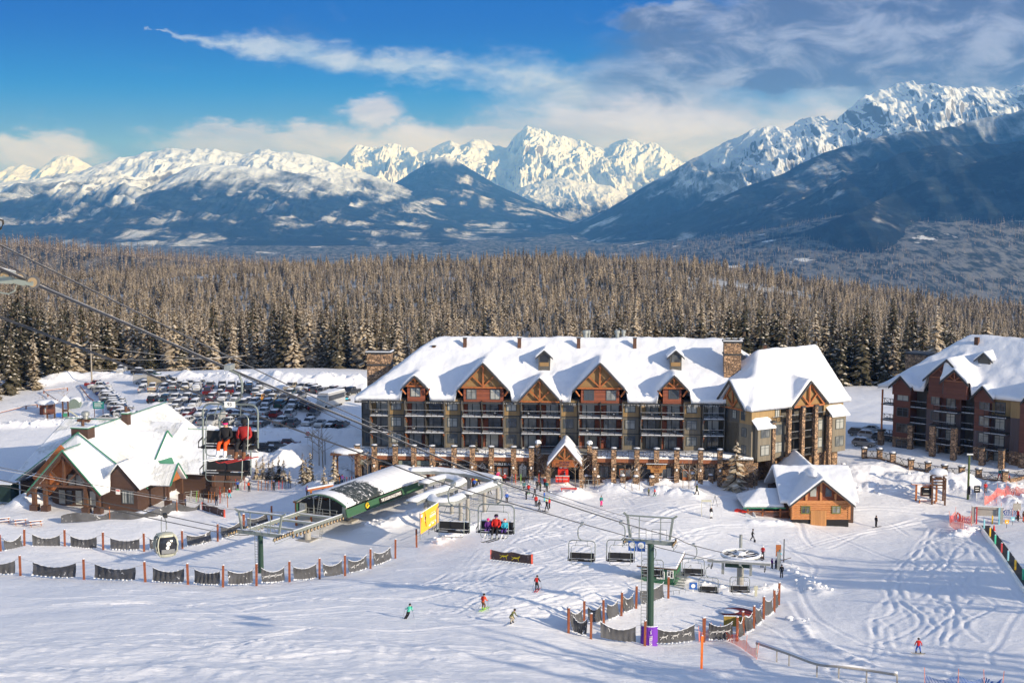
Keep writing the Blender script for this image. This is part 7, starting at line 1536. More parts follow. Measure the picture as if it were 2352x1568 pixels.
KIND = dict(
 suv=dict(body=[(-2.3, .78, .42, .85), (-2.2, .90, .32, .95), (-1.2, .94, .3, 1.08), (1.9, .94, .3, 1.1), (2.25, .90, .35, 1.05)], cab=[(-1.0, .80, 1.05, 1.12), (-.45, .74, 1.06, 1.62), (1.6, .72, 1.06, 1.66), (2.15, .78, 1.06, 1.14)], roof=(-.35, 1.65, .68, 1.63)),
 sedan=dict(body=[(-2.3, .72, .4, .7), (-2.2, .86, .28, .8), (-1.0, .90, .26, .95), (1.6, .90, .26, .98), (2.3, .84, .32, .92)], cab=[(-.9, .78, .93, .98), (-.15, .66, .94, 1.38), (1.0, .66, .94, 1.40), (1.75, .76, .94, 1.0)], roof=(-.1, 1.0, .62, 1.37)),
 pickup=dict(body=[(-2.75, .80, .5, 1.0), (-2.65, .94, .4, 1.08), (-1.4, .96, .38, 1.18), (2.6, .96, .42, 1.18), (2.7, .94, .5, 1.15)], cab=[(-1.35, .84, 1.14, 1.2), (-.75, .76, 1.15, 1.78), (.75, .76, 1.15, 1.8), (1.0, .82, 1.15, 1.2)], roof=(-.65, .75, .72, 1.77)),
 van=dict(body=[(-2.9, .8, .4, .95), (-2.8, .96, .34, 1.05), (-2.2, 1.0, .32, 1.25), (2.9, 1.0, .32, 1.35), (2.95, .98, .35, 1.3)], cab=[(-2.25, .9, 1.2, 1.3), (-1.6, .92, 1.22, 2.3), (2.8, .92, 1.22, 2.45), (2.93, .94, 1.22, 1.4)], roof=(-1.5, 2.75, .88, 2.42)))
KIND['sedan']['wh'] = (1.42, .32); KIND['suv']['wh'] = (1.45, .37); KIND['pickup']['wh'] = (1.7, .40); KIND['van']['wh'] = (1.9, .37)
CM = {}
for kd_, q in KIND.items():
    b = MB(); loft(b, q['body'], WHT); CM[kd_, 'body'] = b.build('body', None, link=False).data
    b = MB(); loft(b, q['cab'], CGL); CM[kd_, 'window'] = b.build('window', None, link=False).data
    y0, y1, hw_, z = q['roof']; b = MB(); b.box(-hw_, hw_, y0, y1, z - .02, z + .05, WHT); c0, c1 = q['cab'][0], q['cab'][-1]
    for s_ in (-1, 1):
        b.beam((s_ * hw_, y0, z), (s_ * (c0[1] - .02), c0[0] + .1, c0[3]), .07, .07, WHT).beam((s_ * hw_, y1, z), (s_ * (c1[1] - .02), c1[0] - .05, c1[3]), .1, .1, WHT).beam((s_ * (hw_ + .04), (y0 + y1) / 2, z), (s_ * (hw_ + .1), (y0 + y1) / 2, c0[3]), .08, .08, WHT)
    if kd_ == 'van': b.box(-1.0, 1.0, -.6, 2.85, 1.25, 2.36, WHT)
    CM[kd_, 'roof'] = b.build('roof', None, link=False).data
    b = MB(); n = 6; vs = []
    for i in range(n + 1):
        for j in range(5):
            y = y0 - .1 + (y1 - y0 + .2) * i / n; x = -hw_ + 2 * hw_ * j / 4; e_ = (i in (0, n)) or (j in (0, 4)); vs.append((x, y, z + .04 + (0 if e_ else .16 + .05 * math.sin(i * 2 + j))))
    b.add(vs, [(i * 5 + j, i * 5 + j + 1, (i + 1) * 5 + j + 1, (i + 1) * 5 + j) for i in range(n) for j in range(4)], SNOW)
    f0 = q['body'][1]; f1 = q['body'][2]; b.add([(-.7, f0[0] + .1, f0[3] + .02), (.7, f0[0] + .1, f0[3] + .02), (.75, f1[0] - .1, f1[3] + .02), (-.75, f1[0] - .1, f1[3] + .02), (-.6, f0[0] + .2, f0[3] + .11), (.6, f0[0] + .2, f0[3] + .11), (.65, f1[0] - .2, f1[3] + .12), (-.65, f1[0] - .2, f1[3] + .12)], [(0, 1, 5, 4), (1, 2, 6, 5), (2, 3, 7, 6), (3, 0, 4, 7), (4, 5, 6, 7)], SNOW)
    if kd_ == 'pickup': b.box(-.82, .82, 1.2, 2.5, 1.19, 1.26, SNOW)
    CM[kd_, 'snow'] = b.build('snow_cover', None, True, link=False).data
    wy, wr = q['wh']; CM[kd_, 'wheel'] = MB().tube((-.11, 0, 0), (.11, 0, 0), wr, TYR, 12).tube((-.12, 0, 0), (.12, 0, 0), wr * .6, GALV, 10).build('wheel', None, link=False).data
CM['tl'] = MB().box(-.09, .09, -.03, .03, -.1, .1, TLR).build('tail_light', None, link=False).data; CM['hl'] = MB().box(-.14, .14, -.03, .03, -.07, .07, HDL).build('headlight', None, link=False).data
NC = [0]
def car(px, py, kd_, col, rz, label, snow=True, far=False, loc=None):
    p = loc or G(px, py); t = thing({'suv': 'parked_suv', 'sedan': 'parked_car', 'pickup': 'pickup_truck', 'van': 'parked_van'}[kd_], label, {'suv': 'suv', 'sedan': 'car', 'pickup': 'pickup', 'van': 'van'}[kd_], p, rz, 'vehicles in the snowy car park'); q = KIND[kd_]; NC[0] += 1; t.scale = (.92, .92, .92)
    child(CM[kd_, 'body'], 'body', t, paint(col)); child(CM[kd_, 'window'], 'window', t); child(CM[kd_, 'roof'], 'roof', t, paint(col))
    if snow: child(CM[kd_, 'snow'], 'snow_cover', t)
    wy, wr = q['wh']
    for sx_ in (-1, 1):
        for sy in (-1, 1): child(CM[kd_, 'wheel'], 'wheel', t, loc=(sx_ * (q['body'][2][1] - .1), sy * wy, wr - .03))
        y1 = q['body'][-1]; child(CM['tl'], 'tail_light', t, loc=(sx_ * (y1[1] - .12), y1[0] + .02, y1[3] - .22)); y0 = q['body'][0]; child(CM['hl'], 'headlight', t, loc=(sx_ * (y0[1] - .18), y0[0] - .02, y0[3] - .1))
    return t
z1 = lambda X, Y: (X * .2197, 804.1 + Y * .2197); z2 = lambda X, Y: (402 + X * .2197, 804.1 + Y * .2197)
KN = {'suv': 'SUV', 'sedan': 'car', 'pickup': 'pickup', 'van': 'van'}
def row(name, pts, base_rz, kinds=None, cols=None, dy=6):
    q = random.Random(len(name) * 7 + len(pts)); n = len(pts)
    for i, p in enumerate(pts):
        kd_ = (kinds[i] if kinds and i < len(kinds) and kinds[i] else q.choice(['suv', 'suv', 'suv', 'sedan', 'pickup'])); col = (cols[i] if cols and i < len(cols) and cols[i] else q.choice(['white', 'silver', 'grey', 'black', 'black', 'grey', 'white', 'maroon', 'dgreen', 'silver', 'blue']))
        place = 'leftmost' if i == 0 else 'rightmost' if i == n - 1 else '%s from the left' % ['', 'second', 'third', 'fourth', 'fifth', 'sixth', 'seventh', 'eighth', 'ninth', 'tenth', 'eleventh', 'twelfth', 'thirteenth', 'fourteenth', 'fifteenth', 'sixteenth', 'seventeenth', 'eighteenth', 'nineteenth', 'twentieth', 'twenty-first', 'twenty-second'][i]
        col_n = {'dgreen': 'dark green', 'grey': 'dark grey'}.get(col, col)
        car(p[0], p[1] + dy, kd_, col, base_rz + R(q.uniform(-4, 4)) + (math.pi if q.random() < .35 else 0), '%s %s, %s in the %s' % (col_n, KN[kd_], place, name), snow=q.random() < .8)
W_, S_, G_, B_ = 'white', 'silver', 'grey', 'black'
for i in range(15):
    t = i / 14; x = 222 + 66 * t ** .9 + (i % 3) * 1.2; y = 884 + 71 * t; q = rnd.random(); kd_ = ['pickup', 'pickup', 'sedan', 'suv', 'sedan', 'suv', 'suv', 'pickup', 'suv', 'suv', 'suv', 'pickup', 'suv', 'pickup', 'suv'][i]; col = ['red', 'white', 'grey', 'silver', 'blue', 'white', 'silver', 'grey', 'dgreen', 'silver', 'white', 'grey', 'maroon', 'black', 'grey'][i]
    car(x, y + 5, kd_, col, R(90 + rnd.uniform(-4, 4)), '%s %s, %s in the left column of sideways parked vehicles' % (col, KN[kd_], ['topmost', 'second from the top', 'third from the top', 'fourth from the top', 'fifth from the top', 'sixth from the top', 'seventh from the top', 'middle one', 'seventh from the bottom', 'sixth from the bottom', 'fifth from the bottom', 'fourth from the bottom', 'third from the bottom', 'second from the bottom', 'lowest'][i]))
car(250, 972, 'sedan', 'white', R(88), 'white snow dusted car parked sideways behind the lodge chimney'); car(287, 966, 'suv', 'white', R(95), 'white SUV right of the sideways white car')
car(336, 882, 'van', 'white', R(90), 'white high roofed camper van parked sideways at the back', snow=False); car(368, 886, 'van', 'tan', R(80), 'tan camper behind the white van')
car(323, 868, 'suv', 'black', R(75), 'black SUV left behind the white camper van'); car(349, 868, 'suv', 'dgreen', R(80), 'dark green SUV right behind the white camper van'); car(384, 876, 'suv', 'black', R(85), 'black SUV right of the tan camper'); car(280, 864, 'pickup', 'white', R(5), 'lone white pickup at the back snow bank')
row('rearmost row', [z1(X, 368) for X in (1510, 1760, 1890, 1985)] + [z2(X, Y) for X, Y in ((165, 368), (270, 366), (375, 376), (495, 380), (590, 382), (690, 382), (780, 382), (885, 388))], R(8), dy=4)
row('second row from the back', [z1(X, 425) for X in (1490, 1600, 1720, 1815, 1935, 2060)] + [z2(X, Y) for X, Y in ((235, 430), (345, 440), (475, 448), (570, 436), (690, 432), (770, 436), (845, 455))], R(8), ['sedan', 'pickup', 'suv', 'pickup', 'pickup', 'suv', 'suv', 'pickup'], [W_, 'tan', S_, G_, 'tan', W_, W_, 'maroon'])
row('short upper right row', [z2(X, Y) for X, Y in ((970, 472), (1075, 470), (1200, 458), (1310, 478))], R(-8), ['suv', 'pickup', 'suv', 'suv'], [G_, W_, 'dgreen', G_])
row('third row from the back', [z1(X, 515) for X in (1610, 1725, 1835, 1960, 2060)] + [z2(X, Y) for X, Y in ((255, 515), (385, 518), (510, 515), (640, 522), (775, 532), (885, 524), (1015, 526), (1140, 526), (1245, 532))], R(-6), ['suv', 'suv', 'pickup', 'pickup', 'suv', 'sedan', 'suv', 'suv', 'suv', 'sedan', 'pickup', 'pickup', 'suv', 'suv'], [B_, 'dgreen', S_, W_, G_, G_, 'maroon', W_, S_, 'blue', 'orange', 'tan', S_, 'maroon'])
row('fourth row from the back', [z1(1850, 580), z1(2030, 572)] + [z2(X, Y) for X, Y in ((210, 560), (720, 586), (830, 584), (960, 588), (1100, 588), (1240, 595), (1350, 590), (1450, 602))], R(-6), None, [G_, W_, S_, G_, W_, G_, 'dgreen', S_, B_, 'maroon'])
row('second row from the front', [z1(1760, 645), z1(1860, 655), z1(1975, 660)] + [z2(X, Y) for X, Y in ((30, 655), (145, 662), (275, 660), (410, 668), (535, 665), (650, 672), (775, 672), (935, 660), (1055, 670), (1205, 668), (1450, 664))], R(-10), ['sedan', 'sedan', 'suv', 'sedan', 'sedan', 'sedan', 'suv', 'sedan', 'sedan', 'sedan', 'pickup', 'suv', 'suv', 'suv'], [B_, W_, 'maroon', W_, 'maroon', W_, B_, 'maroon', B_, W_, W_, 'red', W_, B_])
row('front row', [z1(1880, 735), z1(1975, 742)] + [z2(X, Y) for X, Y in ((140, 745), (305, 745), (420, 748), (580, 740), (700, 750), (820, 750), (915, 760), (1120, 752), (1240, 764), (1400, 760), (1520, 770), (1640, 775), (1755, 775))], R(-14), ['sedan', 'suv', 'suv', 'sedan', 'van', 'sedan', 'suv', 'suv', 'pickup', 'pickup', 'suv', 'suv', 'sedan', 'sedan'], [B_, W_, W_, S_, W_, W_, S_, W_, G_, S_, G_, W_, W_, B_, B_])
row('back right row under the high bank', [z2(X, Y) for X, Y in ((1225, 395), (1340, 400), (1420, 405), (1490, 415), (1570, 430), (1660, 425), (1750, 428), (1840, 436))], R(-25), ['pickup', 'suv', 'suv', 'suv', 'suv', 'pickup', 'suv', 'pickup'], ['tan', W_, 'brown', G_, S_, 'maroon', B_, B_])
car(600, 1036, 'pickup', 'black', R(95), 'black pickup parked by the road below the car park, left of three'); car(636, 1031, 'suv', 'grey', R(95), 'dark grey SUV by the road, middle of three'); car(659, 1028, 'pickup', 'maroon', R(92), 'maroon pickup by the road, right of three'); car(545, 1057, 'suv', 'dgreen', R(95), 'dark SUV partly hidden behind the nearest chair')
for i, (x, y, kd_, col) in enumerate(((1975, 1000, 'suv', 'grey'), (1997, 1007, 'suv', 'white'), (2008, 992, 'sedan', 'white'), (1985, 1024, 'suv', 'silver'), (2030, 1012, 'suv', 'grey'))): car(x, y, kd_, col, R(60), '%s %s, number %s of the vehicles between the two hotels counted from the left' % (col, KN[kd_], ['one', 'three', 'four', 'two', 'five'][i]))
# shuttle bus
q = G(759, 934); bus = thing('shuttle_bus', 'white shuttle bus with dark side windows at the right end of the car park', 'bus', q, R(-22)); b = MB(); loft(b, [(-4.6, .85, .5, 1.2), (-4.4, 1.0, .4, 1.35), (-3.6, 1.05, .4, 1.5), (-3.4, 1.1, .4, 2.4), (-3.0, 1.18, .4, 2.95), (4.0, 1.18, .45, 3.05), (4.1, 1.15, .5, 2.95)], paint('white')); b.build('body', bus)
for s_ in (-1, 1): MB().box(s_ * 1.17, s_ * 1.2, -2.7, 3.8, 1.6, 2.6, CGL).build('window', bus)
MB().add([(-1.0, -3.58, 1.55), (1.0, -3.58, 1.55), (1.0, -3.3, 2.6), (-1.0, -3.3, 2.6)], [(0, 1, 2, 3)], CGL).build('windscreen', bus); MB().box(-1.1, 1.1, -2.8, 3.9, 3.04, 3.2, SNOW).build('snow_cover', bus)
for sx_ in (-1, 1):
    for y in (-3.6, 2.4): MB().tube((sx_ * 1.0 - .12, y, .42), (sx_ * 1.0 + .12, y, .42), .45, TYR, 12).build('wheel', bus)
    MB().box(sx_ * .7 - .15, sx_ * .7 + .15, -4.65, -4.58, .75, .95, HDL).build('headlight', bus)
print('cars', NC[0])
# ---------------- fences ----------------
POSTR = mat('post_rust', (.24, .075, .035), .7, var=.25)
def netmat(name, col, holes=.0, freq=7.0, snowy=.3):
    m, g, b = newmat(name); tc = g.n('ShaderNodeTexCoord').outputs['Object']; uv = tc
    n = g.noise(g.mapping(tc, sca=(1, 1, .7)), 1.5, 5, .7, 1.2); n2 = g.noise(tc, .5, 2)
    f = g.rng(n, .66 - snowy * .1, .70 - snowy * .1); c = g.mix(g.rng(n2, .3, .7), tuple(x * .75 for x in col), tuple(x * 1.3 for x in col)); c = g.mix(f, c, (.8, .82, .86))
    g.put(b.inputs['Base Color'], c); b.inputs['Roughness'].default_value = .85
    if holes:
        x, y, z = g.n('ShaderNodeSeparateXYZ', i0=tc).outputs; t = g.math('FRACT', g.math('MULTIPLY', g.math('ADD', x, g.math('MULTIPLY', y, .8)), freq)); h = g.math('GREATER_THAN', t, holes); g.put(b.inputs['Alpha'], h)
    return m
NETG = netmat('net_grey', (.065, .068, .078)); NETO = netmat('net_orange', (.85, .13, .07), .45, 9.0, 0); NETB = netmat('net_blue', (.05, .14, .42), .5, 9.0, 0); NETBR = netmat('net_brown', (.10, .06, .05), 0, 5, .5)
HRS = mat('print_pale', (.42, .43, .45), .7)
def horse(b, c, u, s, m):
    n_ = Vector((u.y, -u.x, 0)) * .02
    def q(x, z): return c + u * (x * s) + Vector((0, 0, z * s)) + n_
    b.add([q(-.5, .0), q(-.1, -.06), q(.3, .02), q(.35, .2), q(.1, .16), q(-.4, .16)], [(0, 1, 2, 3, 4, 5)], m).add([q(.25, .15), q(.55, .36), q(.62, .26), q(.36, .02)], [(0, 1, 2, 3)], m)
    b.add([q(-.45, .05), q(-.75, -.25), q(-.68, -.28), q(-.33, 0)], [(0, 1, 2, 3)], m).add([q(.2, .05), q(.35, -.3), q(.42, -.28), q(.32, .08)], [(0, 1, 2, 3)], m).add([q(-.5, .12), q(-.8, .22), q(-.8, .16), q(-.5, .06)], [(0, 1, 2, 3)], m)
def fence(name, label, posts, skip=(), hgt=2.5, cov=(.16, .86), nh=1.55, printed=(), lean=0.0, seed=1):
    t = thing('net_fence', label, 'fence', (0, 0, 0)); q_ = random.Random(seed); pp = [G(*p) for p in posts]
    for i, p in enumerate(pp):
        dx, dy = q_.uniform(-.08, .08) + lean, q_.uniform(-.06, .06)
        MB().beam(p - Vector((0, 0, .4)), p + Vector((dx, dy, hgt)), .24, .24, POSTR).blob((p.x + dx, p.y + dy, p.z + hgt + .02), .15, .15, .09, SNOW, i, 7).build('post', t)
    for i, (a, c) in enumerate(zip(pp[:-1], pp[1:])):
        if i in skip: continue
        u = (c - a); L = u.xy.length; ud = Vector((u.x, u.y, 0)).normalized(); nn = Vector((ud.y, -ud.x, 0)); n = 20; vs = []; sag = q_.uniform(.35, .6); tilt_ = q_.uniform(-.1, .1); c0, c1 = cov[0] + q_.uniform(-.03, .04), cov[1] + q_.uniform(-.05, .05)
        for k in range(n + 1):
            f = c0 + (c1 - c0) * k / n; x = 2 * k / n - 1; g0 = a.lerp(c, f); gzz = gz(g0.x, g0.y); base = gzz + .12 + .10 * x * x; top = max(base + .4, gzz + nh + sag * (x * x - .55) + tilt_ * x)
            for j in range(5):
                w_ = j / 4; fold = .07 * math.sin(k * 1.9 + i) * (1 - w_ * .5) + .05 * math.sin(k * 4.1 + j); spread = (1 + .06 * (1 - w_) * (1 if k == n else -1 if k == 0 else 0)); vs.append((g0.x + nn.x * (fold - .18 * math.sin(w_ * 3.14) + .1 * (1 - w_)), g0.y + nn.y * (fold - .18 * math.sin(w_ * 3.14)), base + (top - base) * w_))
        b = MB(); b.add(vs, [(k * 5 + j, (k + 1) * 5 + j, (k + 1) * 5 + j + 1, k * 5 + j + 1) for k in range(n) for j in range(4)], NETG)
        o = b.build('net_panel', t, True)
        r = MB(); r.path([vs[k * 5 + 4] for k in range(0, n + 1)], .035, SNOW, 4); r.path([a + Vector((0, 0, hgt * .86)), vs[4]], .012, ROPE, 4); r.path([vs[n * 5 + 4], c + Vector((0, 0, hgt * .86))], .012, ROPE, 4); r.build('top_rope', t)
        if q_.random() < .9:
            s_ = MB()
            for k in range(0, n, 2): v = vs[k * 5]; s_.blob((v[0], v[1] - .05, v[2] - .02), q_.uniform(.08, .2), .12, q_.uniform(.03, .13), SNOW, k, 6)
            s_.build('snow_edge', t, True)
        if i in printed:
            s_ = MB(); m0 = Vector(vs[(n // 2) * 5 + 2])
            for k in (-1, 0, 1): horse(s_, m0 + ud * (k * L * .19) + nn * .12 + Vector((0, 0, .08)), ud, .7, HRS)
            s_.build('horse_print', o)
    return t
fence('a', 'upper line of rust posts and dark sagging nets across the left foreground', [(-70, 1276), (2, 1268), (56, 1255.6), (149, 1256), (237, 1262), (331, 1264), (419, 1258), (500, 1242), (560, 1218)], seed=2)
fence('b', 'long lower line of rust posts and dark nets curving below the terminal', [(-70, 1316), (47, 1320.5), (193, 1329), (334, 1336), (432, 1340.6), (512, 1345), (589, 1341), (665, 1335), (734, 1328), (792.6, 1319.6), (851, 1304), (908, 1280), (957, 1254.5)], skip=(11,), printed=(6, 9, 10), nh=1.65, seed=3)
fence('c', 'left fence of the lower lift area running up towards the operator hut', [(1306, 1448.6), (1342, 1432), (1387, 1428.8), (1427, 1411), (1461, 1395), (1535, 1372)], nh=1.7, seed=4)
fence('d', 'near fence of the lower lift area passing the foot of the right tower', [(1306, 1450), (1357, 1464), (1481, 1480), (1617, 1471.7)], nh=1.6, printed=(2,), seed=5)
fence('e', 'right fence of the lower lift area climbing to the lift line', [(1617, 1471.7), (1693, 1469.7), (1707.6, 1457), (1731.5, 1443), (1754, 1420), (1778.5, 1403.7), (1788.6, 1385.5)], nh=1.8, printed=(0,), seed=6)
fence('f', 'short leaning net between two posts in front of the orange timber gate', [(560, 1218), (624, 1197.6)], nh=1.5, seed=7)
def mesh_net(label, pts, h, m, poles=True, name='safety_net', hang=None, cat='net'):
    t = thing(name, label, cat, (0, 0, 0)); pp = [G(*p) for p in pts]; vs = []; n = 0; q_ = random.Random(len(label))
    cv = catmull([p.copy() for p in pp], 6)
    for i, p in enumerate(cv):
        zz = gz(p.x, p.y) + .02; hh = h * (.85 + .15 * math.cos(i * 1.05)); vs += [(p.x, p.y, zz), (p.x + .04 * math.sin(i), p.y + .1, zz + hh * .5), (p.x, p.y, zz + hh)]
    L = len(cv); MB().add(vs, [(i * 3 + j, (i + 1) * 3 + j, (i + 1) * 3 + j + 1, i * 3 + j + 1) for i in range(L - 1) for j in range(2)], m).build('net', t)
    if poles:
        for p in pp: MB().beam(p - Vector((0, 0, .3)), p + Vector((q_.uniform(-.25, .25), 0, h * 1.5)), .045, .045, mat('pole_salmon', (.75, .25, .16), .6) if 'pole_salmon' not in MATS else MATS['pole_salmon']).build('pole', t)
    return t
mesh_net('orange mesh net running from the lower lift fence down to the pipe rail', [(1606, 1472), (1632, 1464), (1660, 1468), (1690, 1480), (1712, 1494), (1737, 1512)], 1.1, NETO)
mesh_net('pinkish orange mesh net left of the conveyor gate', [(2232, 1206), (2195, 1196), (2182, 1206), (2205, 1222), (2212, 1226)], 1.5, NETO)
mesh_net('orange mesh net along the far right snow wall', [(2262, 1160), (2290, 1152), (2312, 1148), (2335, 1150), (2370, 1152)], 1.5, NETO)
mesh_net('blue mesh net beside the conveyor gate', [(2287, 1172), (2300, 1182), (2325, 1185), (2342, 1186)], 1.3, NETB)
mesh_net('blue and white net cut off by the bottom right edge', [(2125, 1585), (2200, 1588), (2262, 1590), (2300, 1594)], 1.4, NETB)
def barrier(label, a, c, h, horses=True, edge=NETO):
    p, q = G(*a), G(*c); t = thing('banner_barrier', label, 'barrier', (0, 0, 0)); u = (q - p); L = u.length; ud = u.normalized(); vs = []
    for k in range(13):
        f = k / 12; s_ = p.lerp(q, f); zz = gz(s_.x, s_.y); o = .12 * math.sin(k * 1.1); vs += [(s_.x, s_.y + o, zz), (s_.x, s_.y + o * .5, zz + h * .5), (s_.x, s_.y + o, zz + h * (1 - .12 * abs(math.sin(k * .5))))]
    MB().add(vs, [(i * 3 + j, (i + 1) * 3 + j, (i + 1) * 3 + j + 1, i * 3 + j + 1) for i in range(12) for j in range(2)], NETBR).build('sheet', t)
    for s_ in (p, q): MB().beam(s_, s_ + Vector((0, 0, h)), .25, .05, edge).build('edge_net', t)
    if horses:
        b = MB(); horse(b, p.lerp(q, .33) + Vector((0, -.2, h * .5)), ud, 1.0, YELB); horse(b, p.lerp(q, .62) + Vector((0, -.2, h * .45)), ud, 1.0, YELB); b.build('horse_print', t)
    b = MB()
    for k in range(14): s_ = p.lerp(q, k / 13); b.blob((s_.x, s_.y - .25, gz(s_.x, s_.y)), .35, .25, .15, SNOW, k, 6)
    b.build('snow_edge', t, True)
    return t
barrier('brown banner barrier with yellow horse prints alone on the slope', (1128, 1285), (1222, 1296), 1.35); barrier('brown banner barrier with orange edges near the ski lodge', (465, 1172), (516, 1189), 1.35, False)
# ---------------- small trees ----------------
_sm = [conifer_meshes('s%d' % i, 200 + i, 6.0, 1.5, 12, 9, .8, need=NEED) for i in range(3)]
for i, (x, y, h) in enumerate([(627, 1105, 4.0), (641, 1106, 4.6), (652, 1108, 4.2), (665, 1110, 2.6), (696, 1118, 5.6), (713, 1114, 5.8), (704, 1122, 4.6), (768, 1112, 5.8), (590, 1102, 3.6), (604, 1103, 4.2), (618, 1104, 3.6), (745, 1136, 3.8), (1690, 1124, 8.6), (1094, 1036, 2.3)]):
    where = ['in the clump right of the ski racks, left one', 'tallest in the clump right of the ski racks', 'in the clump right of the ski racks, right one', 'tiny, at the clump right of the ski racks', 'left of the pair beside the dark railing', 'right and tallest of the pair beside the dark railing', 'low in front of the pair beside the dark railing', 'standing alone left of the shops', 'leftmost of three behind the ski racks', 'middle of three behind the ski racks', 'rightmost of three behind the ski racks', 'scrubby, by the orange gate', 'big frosted spruce in front of the hotel wing', 'small snowy one on the hotel terrace'][i]
    p = G(x, y)
    if i == 13: p = HF.world(HF.uz(1094, 1036, -4)[0], -4, 3.0)
    t = thing('young_spruce', ('young snowy spruce ' if i != 12 else '') + where, 'tree', p, i * 1.3); s_ = h / 6.0; t.scale = (s_, s_, s_)
    if i == 12: t.scale = (s_ * 1.25, s_ * 1.25, s_)
    child(_sm[i % 3][0], 'crown', t); child(_sm[i % 3][1], 'trunk', t)
BIR = mat('birch', (.26, .20, .14), .8, var=.3, vs=6)
def bare(seed, h):
    q = random.Random(seed); b = MB(); pts = [Vector((0, 0, 0))]
    for k in range(5): pts.append(pts[-1] + Vector((q.uniform(-.1, .1), q.uniform(-.1, .1), h / 5)))
    for i in range(5): b.tube(pts[i], pts[i + 1], .07 * (1 - i / 6), BIR, 5, .07 * (1 - (i + 1) / 6))
    for k in range(16):
        f = q.uniform(.3, .97); i = int(f * 5); p = pts[i].lerp(pts[min(i + 1, 5)], f * 5 - i); a = q.uniform(0, 6.28); l = h * (1.05 - f) * .55; e = p + Vector((math.cos(a) * l, math.sin(a) * l, l * q.uniform(.5, 1.0))); b.tube(p, e, .03, BIR, 4, .012)
        for j in range(2): s_ = p.lerp(e, q.uniform(.4, .8)); a2 = a + q.uniform(-1, 1); b.tube(s_, s_ + Vector((math.cos(a2) * l * .4, math.sin(a2) * l * .4, l * .35)), .016, BIR, 3, .006)
        if q.random() < .4: b.tube(p + Vector((0, 0, .04)), e + Vector((0, 0, .04)), .025, SNOW, 4, .01)
    return b.build('trunk', None, link=False).data
BR = [bare(i, 5.5) for i in range(4)]
for i, (x, y, h) in enumerate([(829, 1102, 5.5), (845, 1104, 5), (868, 1100, 5.5), (808, 1098, 5), (1236, 1106, 4.6), (1250, 1112, 4), (1262, 1122, 4.2), (1322, 1126, 5.2), (1338, 1128, 5.5), (1436, 1130, 4), (1452, 1132, 4.2), (1468, 1131, 4), (1568, 1134, 4.2), (1582, 1136, 4.6), (1597, 1134, 4), (1718, 1126, 5), (1734, 1128, 4.2), (733, 1075, 7), (742, 1077, 8), (718, 1072, 6.5), (99, 946, 3.5), (148, 930, 3.6)]):
    p = G(x, y); t = thing('bare_tree', ['bare sapling in front of the left shops, %s' % ('leftmost' if i == 3 else 'second' if i == 0 else 'third' if i == 1 else 'fourth') if i < 4 else 'bare sapling among the plaza crowd, %s' % ['left', 'middle', 'right'][i - 4] if i < 7 else 'bare tree right of the entrance porch, %s' % ['left', 'right'][i - 7] if i < 9 else 'bare sapling on the left plaza mound, %s' % ['left', 'middle', 'right'][i - 9] if i < 12 else 'bare sapling on the right plaza mound, %s' % ['left', 'middle', 'right'][i - 12] if i < 15 else 'bare shrub under the hotel wing, %s' % ['left', 'right'][i - 15] if i < 17 else 'tall bare tree beside the lamp post, %s' % ['middle', 'right', 'left'][i - 17] if i < 20 else 'bare sapling by the playground, %s' % ['left', 'right'][i - 20]][0], 'tree', p, i * .9); s_ = h / 5.5; t.scale = (s_, s_, s_); child(BR[i % 4], 'branches', t)
# bigger spruces outside the picture on the right, whose shade falls on the piste
for i, (x, y) in enumerate([(101, 124), (98, 134)] + [(86 + (k * 6.7) % 22, 128 + (k * 5.3) % 26) for k in range(24)] + [(74 + (k * 7.3) % 40, 66 + (k * 4.7) % 24) for k in range(24)]):
    t = thing('spruce_tree', 'spruce beside the piste, outside the picture on the right', 'tree', (x, y, gz(x, y)), i, 'spruces right of the picture'); child(TV[i % 5][0], 'crown', t); child(TV[i % 5][1], 'trunk', t); t.scale = (1.3, 1.3, .85 + .1 * (i % 3))
# ---------------- poles, lamps, signs ----------------
p = G(211, 880); t = thing('utility_pole', 'grey wooden utility pole at the back of the car park', 'pole', p); PW = mat('pole_wood', (.30, .27, .23), .8); hp = P(206, 790, depth(p)).z - p.z; MB().tube((0, 0, -.5), (0, 0, hp), .2, PW, 8, .13).build('mast', t); MB().box(-1.1, 1.1, -.08, .08, hp - .9, hp - .75, PW).box(-.7, .7, -.08, .08, hp - 2.2, hp - 2.08, PW).build('crossarm', t)
for i, (dz_, ya, yb, xb) in enumerate(((-.3, 788, 820, 560), (-2.2, 818, 822, 560), (-2.8, 845, 842, 560))):
    cable('power_line', [(211, ya + 4, depth(p)), (330, (ya + yb) / 2 + 6, depth(p) + 4), (450, yb + 2, depth(p) + 8), (xb, yb - 4, depth(p) + 12)], .03, 'power line from the utility pole over the car park, %s' % ['top', 'middle', 'lowest'][i], ROPES, cat='power line')
p = G(2223, 1147); t = thing('light_pole', 'tall olive green light pole before the right hotel', 'lamp post', p); OLP = mat('pole_olive', (.07, .10, .03), .6); hp = P(2223, 1043, depth(p)).z - p.z; MB().tube((0, 0, -.4), (0, 0, hp), .2, OLP, 8, .17).box(-.2, .25, -.35, -.1, .8, 2.2, SIGND).build('mast', t); MB().box(-.4, .6, -.15, .15, hp, hp + .15, GALV).box(-.38, .58, -.13, .13, hp + .152, hp + .25, SNOW).build('lamp', t)
